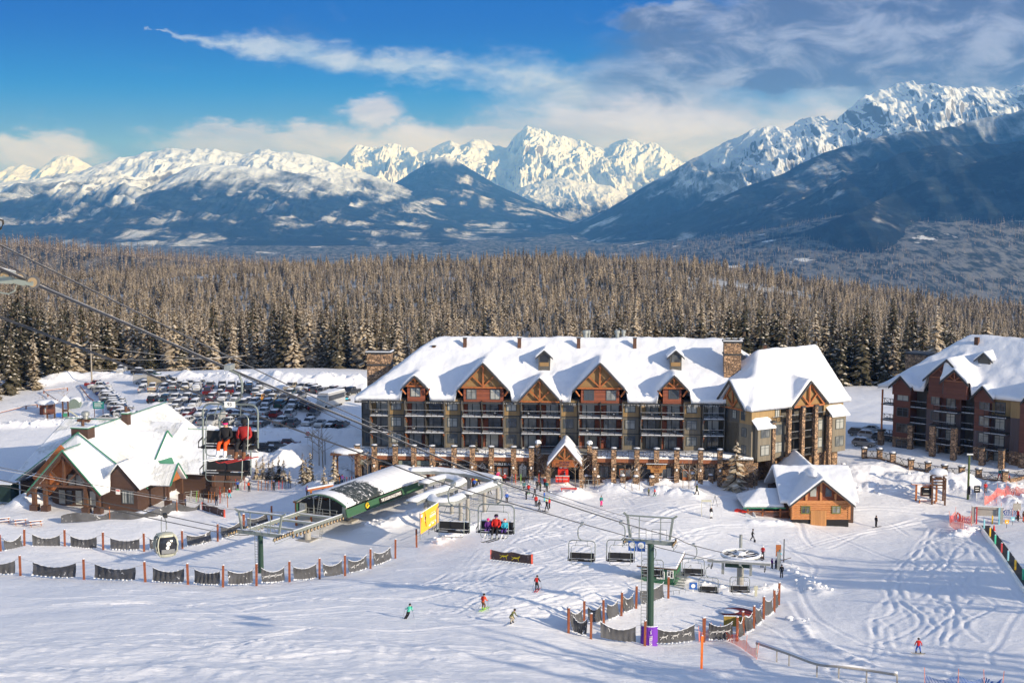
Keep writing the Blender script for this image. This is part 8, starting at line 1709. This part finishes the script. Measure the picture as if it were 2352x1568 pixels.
p = G(747, 1072); t = thing('street_lamp', 'slender black street lamp with hooked arm on the shaded slope', 'lamp post', p); hp = P(747, 1012, depth(p)).z - p.z; MB().tube((0, 0, -.3), (0, 0, hp), .07, RAIL, 6).path([(0, 0, hp), (0, 0, hp + .5), (.25, 0, hp + .75), (.5, 0, hp + .5)], .04, RAIL, 5).build('post', t); MB().lathe([(.05, .1), (.28, -.12), (.3, -.16), (.02, -.18)], (.5, 0, hp + .45), WHT, 10).build('lamp_shade', t)
p = G(707, 1024); t = thing('stop_sign', 'red octagonal stop sign beside the road', 'sign', p); hp = 1.9; MB().tube((0, 0, 0), (0, 0, hp), .04, GALV, 5).build('post', t); b = MB(); b.prism([(.42 * math.cos(R(22.5 + 45 * k)), hp + .3 + .42 * math.sin(R(22.5 + 45 * k))) for k in range(8)], -.06, -.03, RED); b.box(-.55, .55, -.05, -.02, hp - .4, hp - .25, SIGND); o = b.build('panel', t); text('lettering', 'STOP', .26, WHT, o, (0, -.07, hp + .3), ext=.005)
p = G(227, 958); t = thing('sign_board', 'teal sign board on two posts at the end of the sideways car column', 'sign', p); TEAL = mat('sign_teal', (.02, .16, .15), .5); MB().box(-.9, -.78, 0, .1, 0, 3.0, TIMD).box(.78, .9, 0, .1, 0, 3.0, TIMD).build('posts', t); MB().box(-1.1, 1.1, -.06, 0, 1.7, 3.1, TEAL).box(-.8, .8, -.075, -.063, 2.7, 2.8, WHT).box(-.8, .5, -.075, -.063, 2.4, 2.48, WHT).box(-.8, .6, -.075, -.063, 2.1, 2.18, WHT).build('panel', t)
p = G(296, 972); t = thing('sign', 'small wooden sign on a post behind the lodge chimney', 'sign', p); MB().box(-.08, .08, -.05, .05, 0, 2.6, TIMD).box(-.3, .3, -.1, -.06, 1.7, 2.4, TIMD).build('post', t)
p = G(2262, 1153); 
def board_sign(px, py, label, h=1.6, w_=.9, bh=.9, m=None, post=WHT):
    p = G(px, py); t = thing('sign', label, 'sign', p); MB().box(-.05, .05, 0, .06, 0, h, post).build('post', t); MB().box(-w_ / 2, w_ / 2, -.05, -.01, h, h + bh, m or WHT).build('panel', t); return t
o = board_sign(2243, 1152, 'black sign with white lines on a white post behind the orange net', 1.4, 1.0, 1.1, SIGND); MB().box(-.3, .3, -.07, -.055, 2.1, 2.2, WHT).box(-.3, .3, -.07, -.055, 1.75, 1.85, WHT).build('lines', o)
board_sign(692, 1108, 'small white notice on an orange stake by the snow pile', .8, .7, .5, WHT, TIMB); board_sign(762, 1128, 'small white notice in front of the lone young spruce', .5, .8, .5); board_sign(1300, 1116, 'white easel notice in front of the booth', .9, .8, .5, WHT, TIMB)
o = board_sign(1592, 1358, 'small blue lift sign standing in the snow below the hut', .3, .95, .85, BLU); MB().tube((0, -.07, .72), (0, -.06, .72), .25, WHT, 12).build('symbol', o)
p = G(1611, 1541); t = thing('marker_pole', 'bright orange marker pole in the foreground', 'pole', p); MB().beam((0, 0, -.3), (.03, 0, 3.1), .2, .2, mat('marker_orange', (.95, .20, .03), .5)).build('pole', t); MB().blob((.03, 0, 3.12), .1, .1, .06, SNOW).build('snow_cap', t)
# pipe rail at the bottom right
pr_ = [(1738, 1500), (1784, 1516), (1812, 1526), (1876, 1556), (1926, 1564), (1990, 1568), (2060, 1576)]; pts_ = [G(*q) + Vector((0, 0, 1.1)) for q in pr_]; t = thing('pipe_rail', 'long grey pipe carried on short posts at the bottom right', 'pipe', (0, 0, 0)); cv = catmull(pts_, 6); MB().path(cv, .17, CONC, 8).build('pipe', t, True); MB().path([p + Vector((0, 0, .13)) for p in cv], .14, SNOW, 6).build('snow_cover', t, True)
for q in pts_: MB().beam((q.x, q.y, q.z - 2.0), (q.x, q.y, q.z - .1), .12, .12, CONC).build('post', t)
# ---------------- timber gate, notice board, feeder tower ----------------
p = P(695, 1176, 214); p.z = gz(p.x, p.y); t = thing('timber_gate', 'orange timber gateway with snow on its beam at the terminal\'s left', 'gate', p, R(24)); hz = P(690, 1150, 214).z - p.z
b = MB()
for x in (-1.0, 1.3, 3.6): b.box(x - .15, x + .15, -.15, .15, -1, hz - .1, TIMB)
b.box(-1.4, 5.6, -.2, .2, hz - .1, hz + .2, TIMB).box(1.2, 1.5, -.1, .2, hz, hz + 1.6, TIMB).box(4.0, 4.3, -.1, .2, hz, hz + 1.9, TIMB).beam((.8, 0, hz + 1.6), (4.8, 0, hz + 2.0), .4, .28, TIMB).build('frame', t); MB().box(-.8, 5.0, -.02, .02, -.4, hz - .15, mat('acrylic', (.28, .32, .36), .3)).build('panel', t); MB().box(-1.4, 5.6, -.2, .2, hz + .202, hz + .4, SNOW).beam((.8, 0, hz + 1.85), (4.8, 0, hz + 2.25), .4, .16, SNOW).build('snow_cover', t)
p = G(2127, 1153); t = thing('notice_board', 'roofed timber notice board with dark map and bench', 'notice board', p, R(-4)); b = MB()
for x in (-1.6, 1.6): b.box(x - .14, x + .14, -.1, .15, -.3, 2.9, TIMB)
b.box(-2.4, 2.4, -.5, .5, 2.9, 3.05, TIMB).build('frame', t); MB().box(-2.4, 2.4, -.5, .5, 3.052, 3.15, SNOW).build('snow_cover', t); b = MB(); b.prism([(-.95, 1.0), (.95, 1.0), (.95, 2.4), (.5, 2.7), (-.5, 2.7), (-.95, 2.4)], -.05, .05, FASC); b.box(-.8, .8, -.08, -.053, 1.1, 2.4, SIGND).box(-.4, .4, -.1, -.083, 2.15, 2.25, WHT).box(-.5, .5, -.1, -.083, 1.3, 1.5, CONC).build('map_panel', t); MB().box(-1.3, 1.3, -1.0, -.6, .45, .55, TIMB).box(-1.3, -1.15, -1.0, -.6, 0, .45, TIMB).box(1.15, 1.3, -1.0, -.6, 0, .45, TIMB).box(-1.2, 1.2, -.98, -.62, .552, .75, SNOW).build('bench', t)
p = G(2153, 1155); t = thing('timber_tower', 'dark timber bell tower with a thick mushroom of snow on top', 'tower', p, R(-8)); b = MB()
for x in (-1.0, 1.0):
    for y in (-1.0, 1.0): b.box(x - .13, x + .13, y - .13, y + .13, -.3, 4.2, TIMD)
for z in (2.6, 3.1, 3.6, 4.15):
    for s_ in (-1, 1): b.box(-1.1, 1.1, s_ - .05, s_ + .05, z, z + .14, TIMD).box(s_ - .05, s_ + .05, -1.0, 1.0, z + .001, z + .139, TIMD)
b.build('frame', t); MB().box(-.5, .5, -.5, .5, 4.2, 4.7, TIMD).box(-1.2, 1.2, -1.2, 1.2, 4.7, 4.8, TIMD).build('roof', t); MB().blob((0, 0, 5.0), 1.5, 1.4, .7, SNOW, 2, 14).build('snow_cap', t, True)
p = G(2172, 1142); t = thing('feather_flag', 'dark feather flag standing right of the timber tower', 'flag', p); MB().path([(0, 0, 0), (-.1, 0, 1.5), (-.3, 0, 2.6)], .03, RAIL, 5).add([(-.05, 0, .8), (-.02, -.02, 1.2), (-.15, -.02, 2.4), (-.32, 0, 2.6), (-.42, .02, 2.2), (-.3, .02, 1.3)], [(0, 1, 2, 3, 4, 5)], NETBR).build('flag', t)
# ---------------- conveyor for beginners ----------------
PLT = [mat('pole_' + n, c, .5) for n, c in (('aqua', (.25, .55, .65)), ('amber', (.75, .48, .04)), ('jade', (.06, .48, .30)), ('crimson', (.45, .05, .06)))]
cp = [(2264, 1210), (2279, 1230), (2296, 1252), (2314, 1277), (2332, 1303), (2352, 1332), (2470, 1500)]; t = thing('conveyor', 'long black beginner conveyor belt running to the right edge', 'conveyor', (0, 0, 0)); b, s_ = MB(), MB(); pp = [G(*q) for q in cp]; vs = []
for i, p in enumerate(pp):
    d = (pp[min(i + 1, 6)] - pp[max(i - 1, 0)]); d.z = 0; d.normalize(); n_ = Vector((-d.y, d.x, 0)); 
    for u, z in ((-.45, .25), (.45, .25), (.5, .0), (-.5, .0)): vs.append(p + n_ * u * 1.4 + Vector((0, 0, z)))
b.add(vs, [(i * 4 + k, (i + 1) * 4 + k, (i + 1) * 4 + (k + 1) % 4, i * 4 + (k + 1) % 4) for i in range(6) for k in range(4)], BLK).build('belt', t)
vs = []
for i, p in enumerate(pp):
    d = (pp[min(i + 1, 6)] - pp[max(i - 1, 0)]); d.z = 0; d.normalize(); n_ = Vector((d.y, -d.x, 0)); 
    for u, z in ((.72, .32), (1.0, .30), (1.1, -.2), (.72, -.2)): vs.append(p + n_ * u + Vector((0, 0, z)))
s_.add(vs, [(i * 4 + k, (i + 1) * 4 + k, (i + 1) * 4 + (k + 1) % 4, i * 4 + (k + 1) % 4) for i in range(6) for k in range(4)], WHT).build('side_rail', t)
for i, q in enumerate([(2260, 1218), (2273.6, 1236), (2285.4, 1253.5), (2300, 1273), (2315, 1292), (2331.5, 1313), (2349.4, 1335)]):
    p = G(*q); c = ['aqua', 'amber', 'jade', 'crimson', 'aqua', 'amber', 'jade'][i]; o = thing('marker_post', '%s post beside the black conveyor, %s from its upper end' % (c, ['first', 'second', 'third', 'fourth', 'fifth', 'sixth', 'seventh'][i]), 'post', p); MB().box(-.1, .1, -.1, .1, -.2, 1.6, PLT[['aqua', 'amber', 'jade', 'crimson'].index(c)]).blob((0, 0, 1.62), .12, .12, .07, SNOW).build('pole', o)
p = G(2262, 1200); t = thing('conveyor_gate', 'pale metal gate frame over the upper end of the conveyor', 'gate', p, R(-10)); hz = 2.2; MB().box(-2.0, 2.6, -.3, .3, hz, hz + .35, CONC).box(-2.0, -1.5, -.3, .3, 0, hz, CONC).box(2.2, 2.6, -.3, .3, -.4, hz, CONC).build('frame', t); MB().box(-1.4, -1.2, -.45, -.3, -.8, hz + .3, PLT[3]).build('post', t); MB().box(1.9, 2.15, -.45, -.3, -1.0, hz + .3, PLT[0]).build('post', t); MB().box(-1.2, 1.9, -.05, 0, hz - 1.1, hz - .05, CONC).box(-2.0, 2.6, -.28, .28, hz + .352, hz + .45, SNOW).build('panel', t); MB().box(1.0, 1.2, -.1, .1, -.1, 1.2, PLT[1]).build('post', t)
for i, (x, y, c, m_) in enumerate([(2299, 1200, 'green', PLT[2]), (2326, 1205, 'teal', PLT[0]), (2312, 1212, 'orange', ORB)]):
    p = G(x, y); o = thing('animal_sign', '%s round animal head sign on a thin stake right of the conveyor' % c, 'sign', p); MB().tube((0, -.05, .95), (0, .0, .95), .32, m_, 12).tube((-.25, -.05, 1.2), (-.25, 0, 1.2), .1, m_, 8).tube((.25, -.05, 1.2), (.25, 0, 1.2), .1, m_, 8).tube((0, -.08, .9), (0, -.055, .9), .12, WHT, 8).build('panel', o); MB().box(-.03, .03, 0, .03, 0, .7, RAIL).build('stake', o)
p = G(2283, 1217); o = thing('traffic_cone', 'red cone beside the conveyor belt', 'cone', p); MB().lathe([(.26, 0), (.26, .04), (.17, .05), (.12, .6), (.04, .8)], (0, 0, 0), RED, 10).build('cone', o)
p = G(2336, 1190); o = thing('sign_stand', 'wooden sign on crossed feet at the right edge', 'sign', p); MB().box(-.07, .07, -.07, .07, 0, 2.6, TIMD).beam((-.8, 0, .05), (.8, 0, .05), .1, .1, TIMD).beam((0, -.8, .05), (0, .8, .05), .1, .1, TIMD).beam((.7, 0, .05), (0, 0, 1.0), .08, .08, TIMD).build('stand', o); MB().box(-.7, .5, -.12, -.08, 1.3, 2.4, CONC).build('panel', o)
# ---------------- playground ----------------
p = G(109, 948); t = thing('play_hut', 'little red brown playground hut with a big snow cap', 'hut', p, .1); MB().box(-1.3, 1.3, -1, 1, -.3, 1.8, SIDRD).build('wall', t); MB().box(-.3, .3, -1.03, -1.0, .2, 1.3, GLD).build('window', t); MB().blob((-.1, 0, 2.2), 2.2, 1.8, .6, SNOW, 3, 14).build('snow_cap', t, True)
p = G(140, 958); t = thing('play_structure', 'playground climbing tower with slide', 'playground', p, .2); b = MB()
for x in (-2.6, -1.2, .4, 1.4):
    for y in (-.6, .8): b.box(x - .08, x + .08, y - .08, y + .08, -.3, 2.6 if x < 0 else 3.6, TIMD)
b.box(-2.7, -1.1, -.7, .9, 1.0, 1.8, SIDRD).box(.3, 1.5, -.7, .9, 1.2, 1.4, TIMD).build('frame', t); MB().prism([(.0, 3.3), (1.8, 3.3), (.9, 4.3)], -.8, 1.0, SNOW).build('roof', t); MB().beam((1.5, -.3, 1.4), (3.4, -.6, .1), .7, .12, CRM).build('slide', t); MB().box(-.8, .2, -.75, -.65, .2, 1.0, BLU).box(.5, 1.3, -.8, -.7, .2, .9, GRNR).build('play_panel', t)
p = G(171, 938); t = thing('play_shelter', 'round grey green playground shelter mouth half buried in snow', 'playground', p); b = MB(); prof = [(math.cos(a) * 1.2, math.sin(a) * 2.0) for a in [i * math.pi / 12 for i in range(13)]]; b.prism(prof[::-1], -.3, 1.6, mat('sage', (.16, .21, .19), .7)).build('shell', t); MB().blob((0, .9, 1.6), 1.3, 1.2, .7, SNOW, 2).build('snow_cap', t, True)
t = thing('pole_fence', 'rust pole fence zigzagging round the playground', 'fence', (0, 0, 0)); q = [G(*c) + Vector((0, 0, .7)) for c in ((-20, 960), (60, 940), (86, 936), (132, 927), (110, 912), (101, 904), (155, 898))]
for a, c in zip(q[:-1], q[1:]): MB().beam(a, c, .14, .14, FASC).beam(a + Vector((0, 0, .1)), c + Vector((0, 0, .1)), .12, .06, SNOW).build('rail', t)
for a in q: MB().box(a.x - .1, a.x + .1, a.y - .1, a.y + .1, a.z - 1.2, a.z + .1, FASC).build('post', t)
t = thing('pole_fence', 'low pole fence along the left side of the sideways parked cars', 'fence', (0, 0, 0)); q = [G(*c) + Vector((0, 0, .5)) for c in ((183, 890), (192, 902), (204, 918), (215, 934))]
for a, c in zip(q[:-1], q[1:]): MB().beam(a, c, .14, .14, FASC).build('rail', t)
# ---------------- racks, tables, rails ----------------
SKC = [mat('ski_%d' % i, c, .4, var=.03) for i, c in enumerate(((.5, .05, .03), (.03, .03, .04), (.5, .5, .52), (.03, .03, .03), (.25, .5, .08), (.05, .12, .3), (.4, .14, .03)))]
def rack(px, py, L, rz, label, n=8, seed=0):
    p = G(px, py); t = thing('ski_rack', label, 'ski rack', p, rz); q_ = random.Random(seed); b = MB()
    for x in np.arange(0, L + .1, L / max(1, round(L / 1.6))): b.beam((x, -.35, 0), (x, 0, 1.3), .05, .05, GALV).beam((x, .35, 0), (x, 0, 1.3), .05, .05, GALV)
    b.beam((0, 0, 1.3), (L, 0, 1.3), .05, .05, GALV).beam((0, -.18, .6), (L, -.18, .6), .04, .04, GALV).build('frame', t)
    for i in range(n):
        x = (i + .5 + q_.uniform(-.3, .3)) * L / n; w_ = t.matrix_basis; o = thing('pair_of_skis', 'pair of skis leaning in the %s' % label, 'skis', p + Matrix.Rotation(rz, 3, 'Z') @ Vector((x, -.2, 0)), rz + q_.uniform(-.2, .2), 'skis standing in the racks'); m_ = q_.choice(SKC); MB().beam((-.05, -.1, 0), (-.03, .18, 1.75), .05, .03, m_).beam((.05, -.12, 0), (.03, .16, 1.72), .05, .03, m_).build('ski', o)
rack(652 - 60, 1126, 6.5, R(-3), 'long rack below the three young spruces', 12, 1); rack(536, 1123, 3.0, R(-5), 'rack with red skis behind the blue jacket', 5, 2); rack(437, 1150, 5.5, R(-14), 'rack nearest the ski lodge entrance', 8, 3); rack(489, 1140, 2.6, R(-14), 'small rack with lime skis', 3, 4)
rack(777, 1120, 3.4, R(8), 'rack left of the terminal roof', 9, 5); rack(1330, 1132, 3.0, R(2), 'nearly empty rack right of the porch', 2, 6); rack(1172, 1112, 5.0, R(0), 'board rack in front of the black shop', 7, 7)
def ptable(px, py, rz, label):
    p = G(px, py); t = thing('picnic_table', label, 'picnic table', p, rz); MB().box(-.95, .95, -.38, .38, .70, .75, TIMB).build('table_top', t)
    for s_ in (-1, 1): MB().box(-.95, .95, s_ * .75 - .14, s_ * .75 + .14, .42, .46, TIMB).build('bench', t)
    b = MB()
    for x in (-.7, .7): b.beam((x, -.75, 0), (x, -.2, .7), .09, .06, TIMB).beam((x, .75, 0), (x, .2, .7), .09, .06, TIMB).box(x - .03, x + .03, -.85, .85, .36, .419, TIMB)
    b.build('leg_frame', t); MB().box(-.95, .95, -.38, .38, .752, .84, SNOW).box(-.95, .95, -.89, -.61, .462, .54, SNOW).box(-.95, .95, .61, .89, .462, .54, SNOW).build('snow_cover', t)
for i, (x, y) in enumerate(((8, 1200), (47, 1203), (82, 1206))): ptable(x, y, R(25), 'picnic table in front of the ski lodge, %s of three' % ['left', 'middle', 'right'][i])
for i, (x, y) in enumerate(((1360, 1103), (1405, 1103), (1432, 1105), (1478, 1105), (1508, 1107), (1545, 1108))): ptable(x, y, 0, 'snow covered picnic table on the grill terrace, %s from the left' % ['first', 'second', 'third', 'fourth', 'fifth', 'sixth'][i])
for i, (x, y) in enumerate(((1346, 1108), (1372, 1110), (1430, 1111), (1460, 1112), (1497, 1113), (1590, 1110), (1632, 1112))):
    p = G(x, y); t = thing('stone_post', 'low stone post with snow cap edging the grill terrace, %s from the left' % ['first', 'second', 'third', 'fourth', 'fifth', 'sixth', 'seventh'][i], 'post', p); MB().box(-.4, .4, -.4, .4, -.3, 1.0, STONE).box(-.48, .48, -.48, .48, 1.0, 1.12, TRIM).build('pillar', t); MB().blob((0, 0, 1.14), .46, .46, .3, SNOW, i).build('snow_cap', t, True)
def guard(label, pts, n=3, h=1.1):
    t = thing('crowd_rail', label, 'railing', (0, 0, 0)); pp = [G(*c) for c in pts]; b = MB()
    for a, c in zip(pp[:-1], pp[1:]):
        for k in range(1, n + 1): z = Vector((0, 0, h * k / n)); b.beam(a + z, c + z, .045, .045, GALV)
        m_ = max(1, int((c - a).length / 1.2))
        for k in range(m_ + 1): s_ = a.lerp(c, k / m_); b.beam(s_, s_ + Vector((0, 0, h)), .045, .045, GALV)
    b.build('rail', t)
for i, pts in enumerate([[(1100, 1146), (1160, 1140)], [(1100, 1156), (1152, 1150)], [(1088, 1166), (1130, 1160)], [(990, 1170), (1040, 1158)], [(1120, 1130), (1200, 1122)], [(1040, 1165), (1075, 1156)], [(1165, 1134), (1212, 1130)], [(1015, 1122), (1040, 1117)], [(980, 1128), (1010, 1123)], [(455, 1132), (520, 1122)], [(425, 1146), (470, 1140)], [(1070, 1172), (1088, 1160), (1110, 1160)]]):
    guard('grey queue railing ' + ['from the straight canopy end to the right', 'just below the straight canopy', 'lower right of the straight canopy', 'behind the orange banner', 'in front of the shop snow bank', 'between banner and straight canopy', 'left of the plaza crowd', 'inside the hairpin canopy, right', 'inside the hairpin canopy, left', 'before the lodge entrance, upper', 'before the lodge entrance, lower', 'bending below the straight canopy'][i], pts)
guard('white fence running from the orange banner down the slope', [(957, 1240), (985, 1228), (1012, 1216), (1040, 1205), (1090, 1186)], 2, 1.0)
guard('dark railing with snow on top climbing beside the spruce pair', [(722, 1120), (760, 1098), (800, 1084)], 3, 1.3)
p = G(1540, 1368); guard('low pipe railing below the operator hut', [(1520, 1368), (1560, 1364), (1575, 1360)], 1, .5)
# flags and boards lying about
def tear(px, py, rz, m_, label, L=2.2): p = G(px, py); t = thing('teardrop_flag', label, 'flag', p, rz); MB().prism([(0, .1), (-L * .3, .5), (-L * .8, .75), (-L, .5), (-L * .95, .2), (-L * .5, .05)], -.03, .03, m_).build('flag', t)
tear(1719, 1178, 0, RED, 'red teardrop flag lying by the log cabin steps'); tear(1728, 1190, R(-30), WHT, 'white round flag left of the cabin railing', 1.2); tear(1737, 1188, R(-60), WHT, 'pale flag leaning against the cabin railing', 1.0)
p = G(1693, 1408); t = thing('tarpaulin', 'dark red round cover half buried in snow inside the lower lift fence', 'cover', p); MB().lathe([(1.9, .12), (1.5, .25), (.5, .3), (.01, .3)], (0, 0, 0), mat('cover_red', (.22, .03, .03), .7), 18).build('cover', t); MB().blob((-.9, 0, .25), 1.2, .9, .15, SNOW, 3).build('snow_cover', t, True)
p = G(1690, 1440); t = thing('yellow_board', 'yellow padded board behind the lower lift fence', 'board', p, R(-5)); MB().box(-1.3, 1.3, 0, .15, .1, 1.2, mat('board_yellow', (.34, .24, .05), .6)).box(-1.3, 1.3, 0, .16, 1.202, 1.28, SNOW).build('board', t)
p = G(1935 - 2, 1368 + 40); 
p = G(1784, 1300); t = thing('lift_gate', 'wooden gate board and tall pole at the end of the lift line', 'gate', G(1790, 1290)); MB().tube((0.6, 0, 0), (.6, 0, 3.2), .07, RAIL, 6).build('pole', t); MB().box(-.5, .2, -.06, .06, .8, 2.4, TIMB).beam((.2, 0, .2), (1.6, 0, .6), .1, .06, TIMD).build('board', t)
p = G(1783, 1332); t = thing('grey_post', 'thick grey padded post right of the lift line', 'post', G(1788, 1308)); MB().box(-.22, .22, -.2, .2, -.2, 2.3, GALV).build('post', t)
p = G(1726 + 8, 1362); t = thing('scanner', 'pale pedestal scanner in the snow below the lift line', 'machine', G(1736, 1368)); MB().box(-.15, .15, -.1, .1, 0, .8, CRM).box(-.25, .25, -.12, .12, .8, 1.2, CRM).build('pedestal', t)
p = G(1640, 1188); t = thing('photo_frame', 'pale wooden frame standing at the plaza edge', 'frame', G(1622, 1186)); MB().box(-.75, -.68, -.05, .05, 0, 2.6, CRM).box(.68, .75, -.05, .05, 0, 2.6, CRM).box(-.679, .679, -.05, .05, 2.3, 2.6, CRM).build('frame', t)
t = thing('easel', 'black folding easel on the shaded plaza', 'easel', G(1642, 1162)); MB().beam((-.4, 0, 0), (0, 0, 1.7), .05, .05, RAIL).beam((.4, 0, 0), (0, 0, 1.7), .05, .05, RAIL).build('legs', t)
t = thing('red_bench', 'red bar bench right of the entrance porch', 'bench', G(1302, 1136), 0); MB().box(-1.0, 1.6, -.2, .2, .3, .42, RED).box(-.9, -.8, -.2, .2, 0, .3, RED).box(1.4, 1.5, -.2, .2, 0, .3, RED).build('seat', t)
t = thing('bin_store', 'dark green bin store at the left edge behind the lodge', 'shed', P(22, 1112, 222) , R(-11)); MB().box(-3.5, 1, -1.5, 1, -2.5, .3, mat('bin_green', (.012, .03, .028), .7)).build('wall', t); MB().box(-3.6, 1.1, -1.6, 1.1, .3, .42, SNOW).build('roof', t)
t = thing('snowmobile', 'turquoise snowmobile beside the shuttle bus', 'snowmobile', G(789, 921), R(-60)); MB().box(-.35, .35, -1.2, .9, .35, .7, mat('aqua_paint', (.03, .35, .5), .4)).box(-.25, .25, -.2, 1.1, .7, .95, BLK).beam((-.4, -1.0, .9), (.4, -1.0, .9), .05, .05, BLK).build('body', t); MB().box(-.2, .2, -.4, 1.5, .02, .35, BLK).build('track', t); MB().box(-.5, -.38, -1.7, -.6, 0, .06, BLK).box(.38, .5, -1.7, -.6, 0, .06, BLK).build('ski', t)
t = thing('net_strip', 'loose dark net with wavy top in front of the lodge picnic tables', 'net', (0, 0, 0)); pp = catmull([G(*c) for c in ((140, 1200), (200, 1197), (250, 1192), (300, 1193), (350, 1191), (408, 1181), (460, 1170))], 6); vs = []
for i, p in enumerate(pp): h = .5 + .9 * abs(math.sin(i * .26 + .6)); zz = gz(p.x, p.y); vs += [(p.x, p.y, zz), (p.x, p.y + .1, zz + h)]
MB().add(vs, [(i * 2, i * 2 + 2, i * 2 + 3, i * 2 + 1) for i in range(len(pp) - 1)], NETG).build('net', t); 
for i, c in enumerate(((252, 1192), (407, 1182), (523, 1165))): p = G(*c); MB().beam(p, p + Vector((0, 0, 1.9)), .1, .1, TIMB).build('stake', t)
# lumps of ploughed snow
b = MB(); q_ = random.Random(9); cnt = 0
for pts_, w_, h_, fl in BANKS:
    for a, c in zip(pts_[:-1], pts_[1:]):
        L = float(np.hypot(*(c - a)))
        for k in range(int(L * 2.2)):
            f = q_.random(); x = a[0] + (c[0] - a[0]) * f + q_.gauss(0, w_ * .75); y = a[1] + (c[1] - a[1]) * f + q_.gauss(0, w_ * .6); s_ = abs(q_.gauss(0, .12)) + .05
            if y > 152 and cnt < 5200: b.blob((x, y, 0), s_ * 1.3, s_, s_ * .8, SNOWR, k, 5); cnt += 1
n_ = len(b.v) // 25; V = np.array(b.v).reshape(-1, 25, 3); cx_, cy_ = V[:, :, 0].mean(1), V[:, :, 1].mean(1); V[:, :, 2] += (GZ0(cx_, cy_) + bank_z(cx_, cy_) + .04)[:, None]; b.v = [tuple(v) for v in V.reshape(-1, 3)]
tag(b.build('snow_lumps', None, True), 'broken lumps of ploughed snow on the banks', None, None, 'stuff')
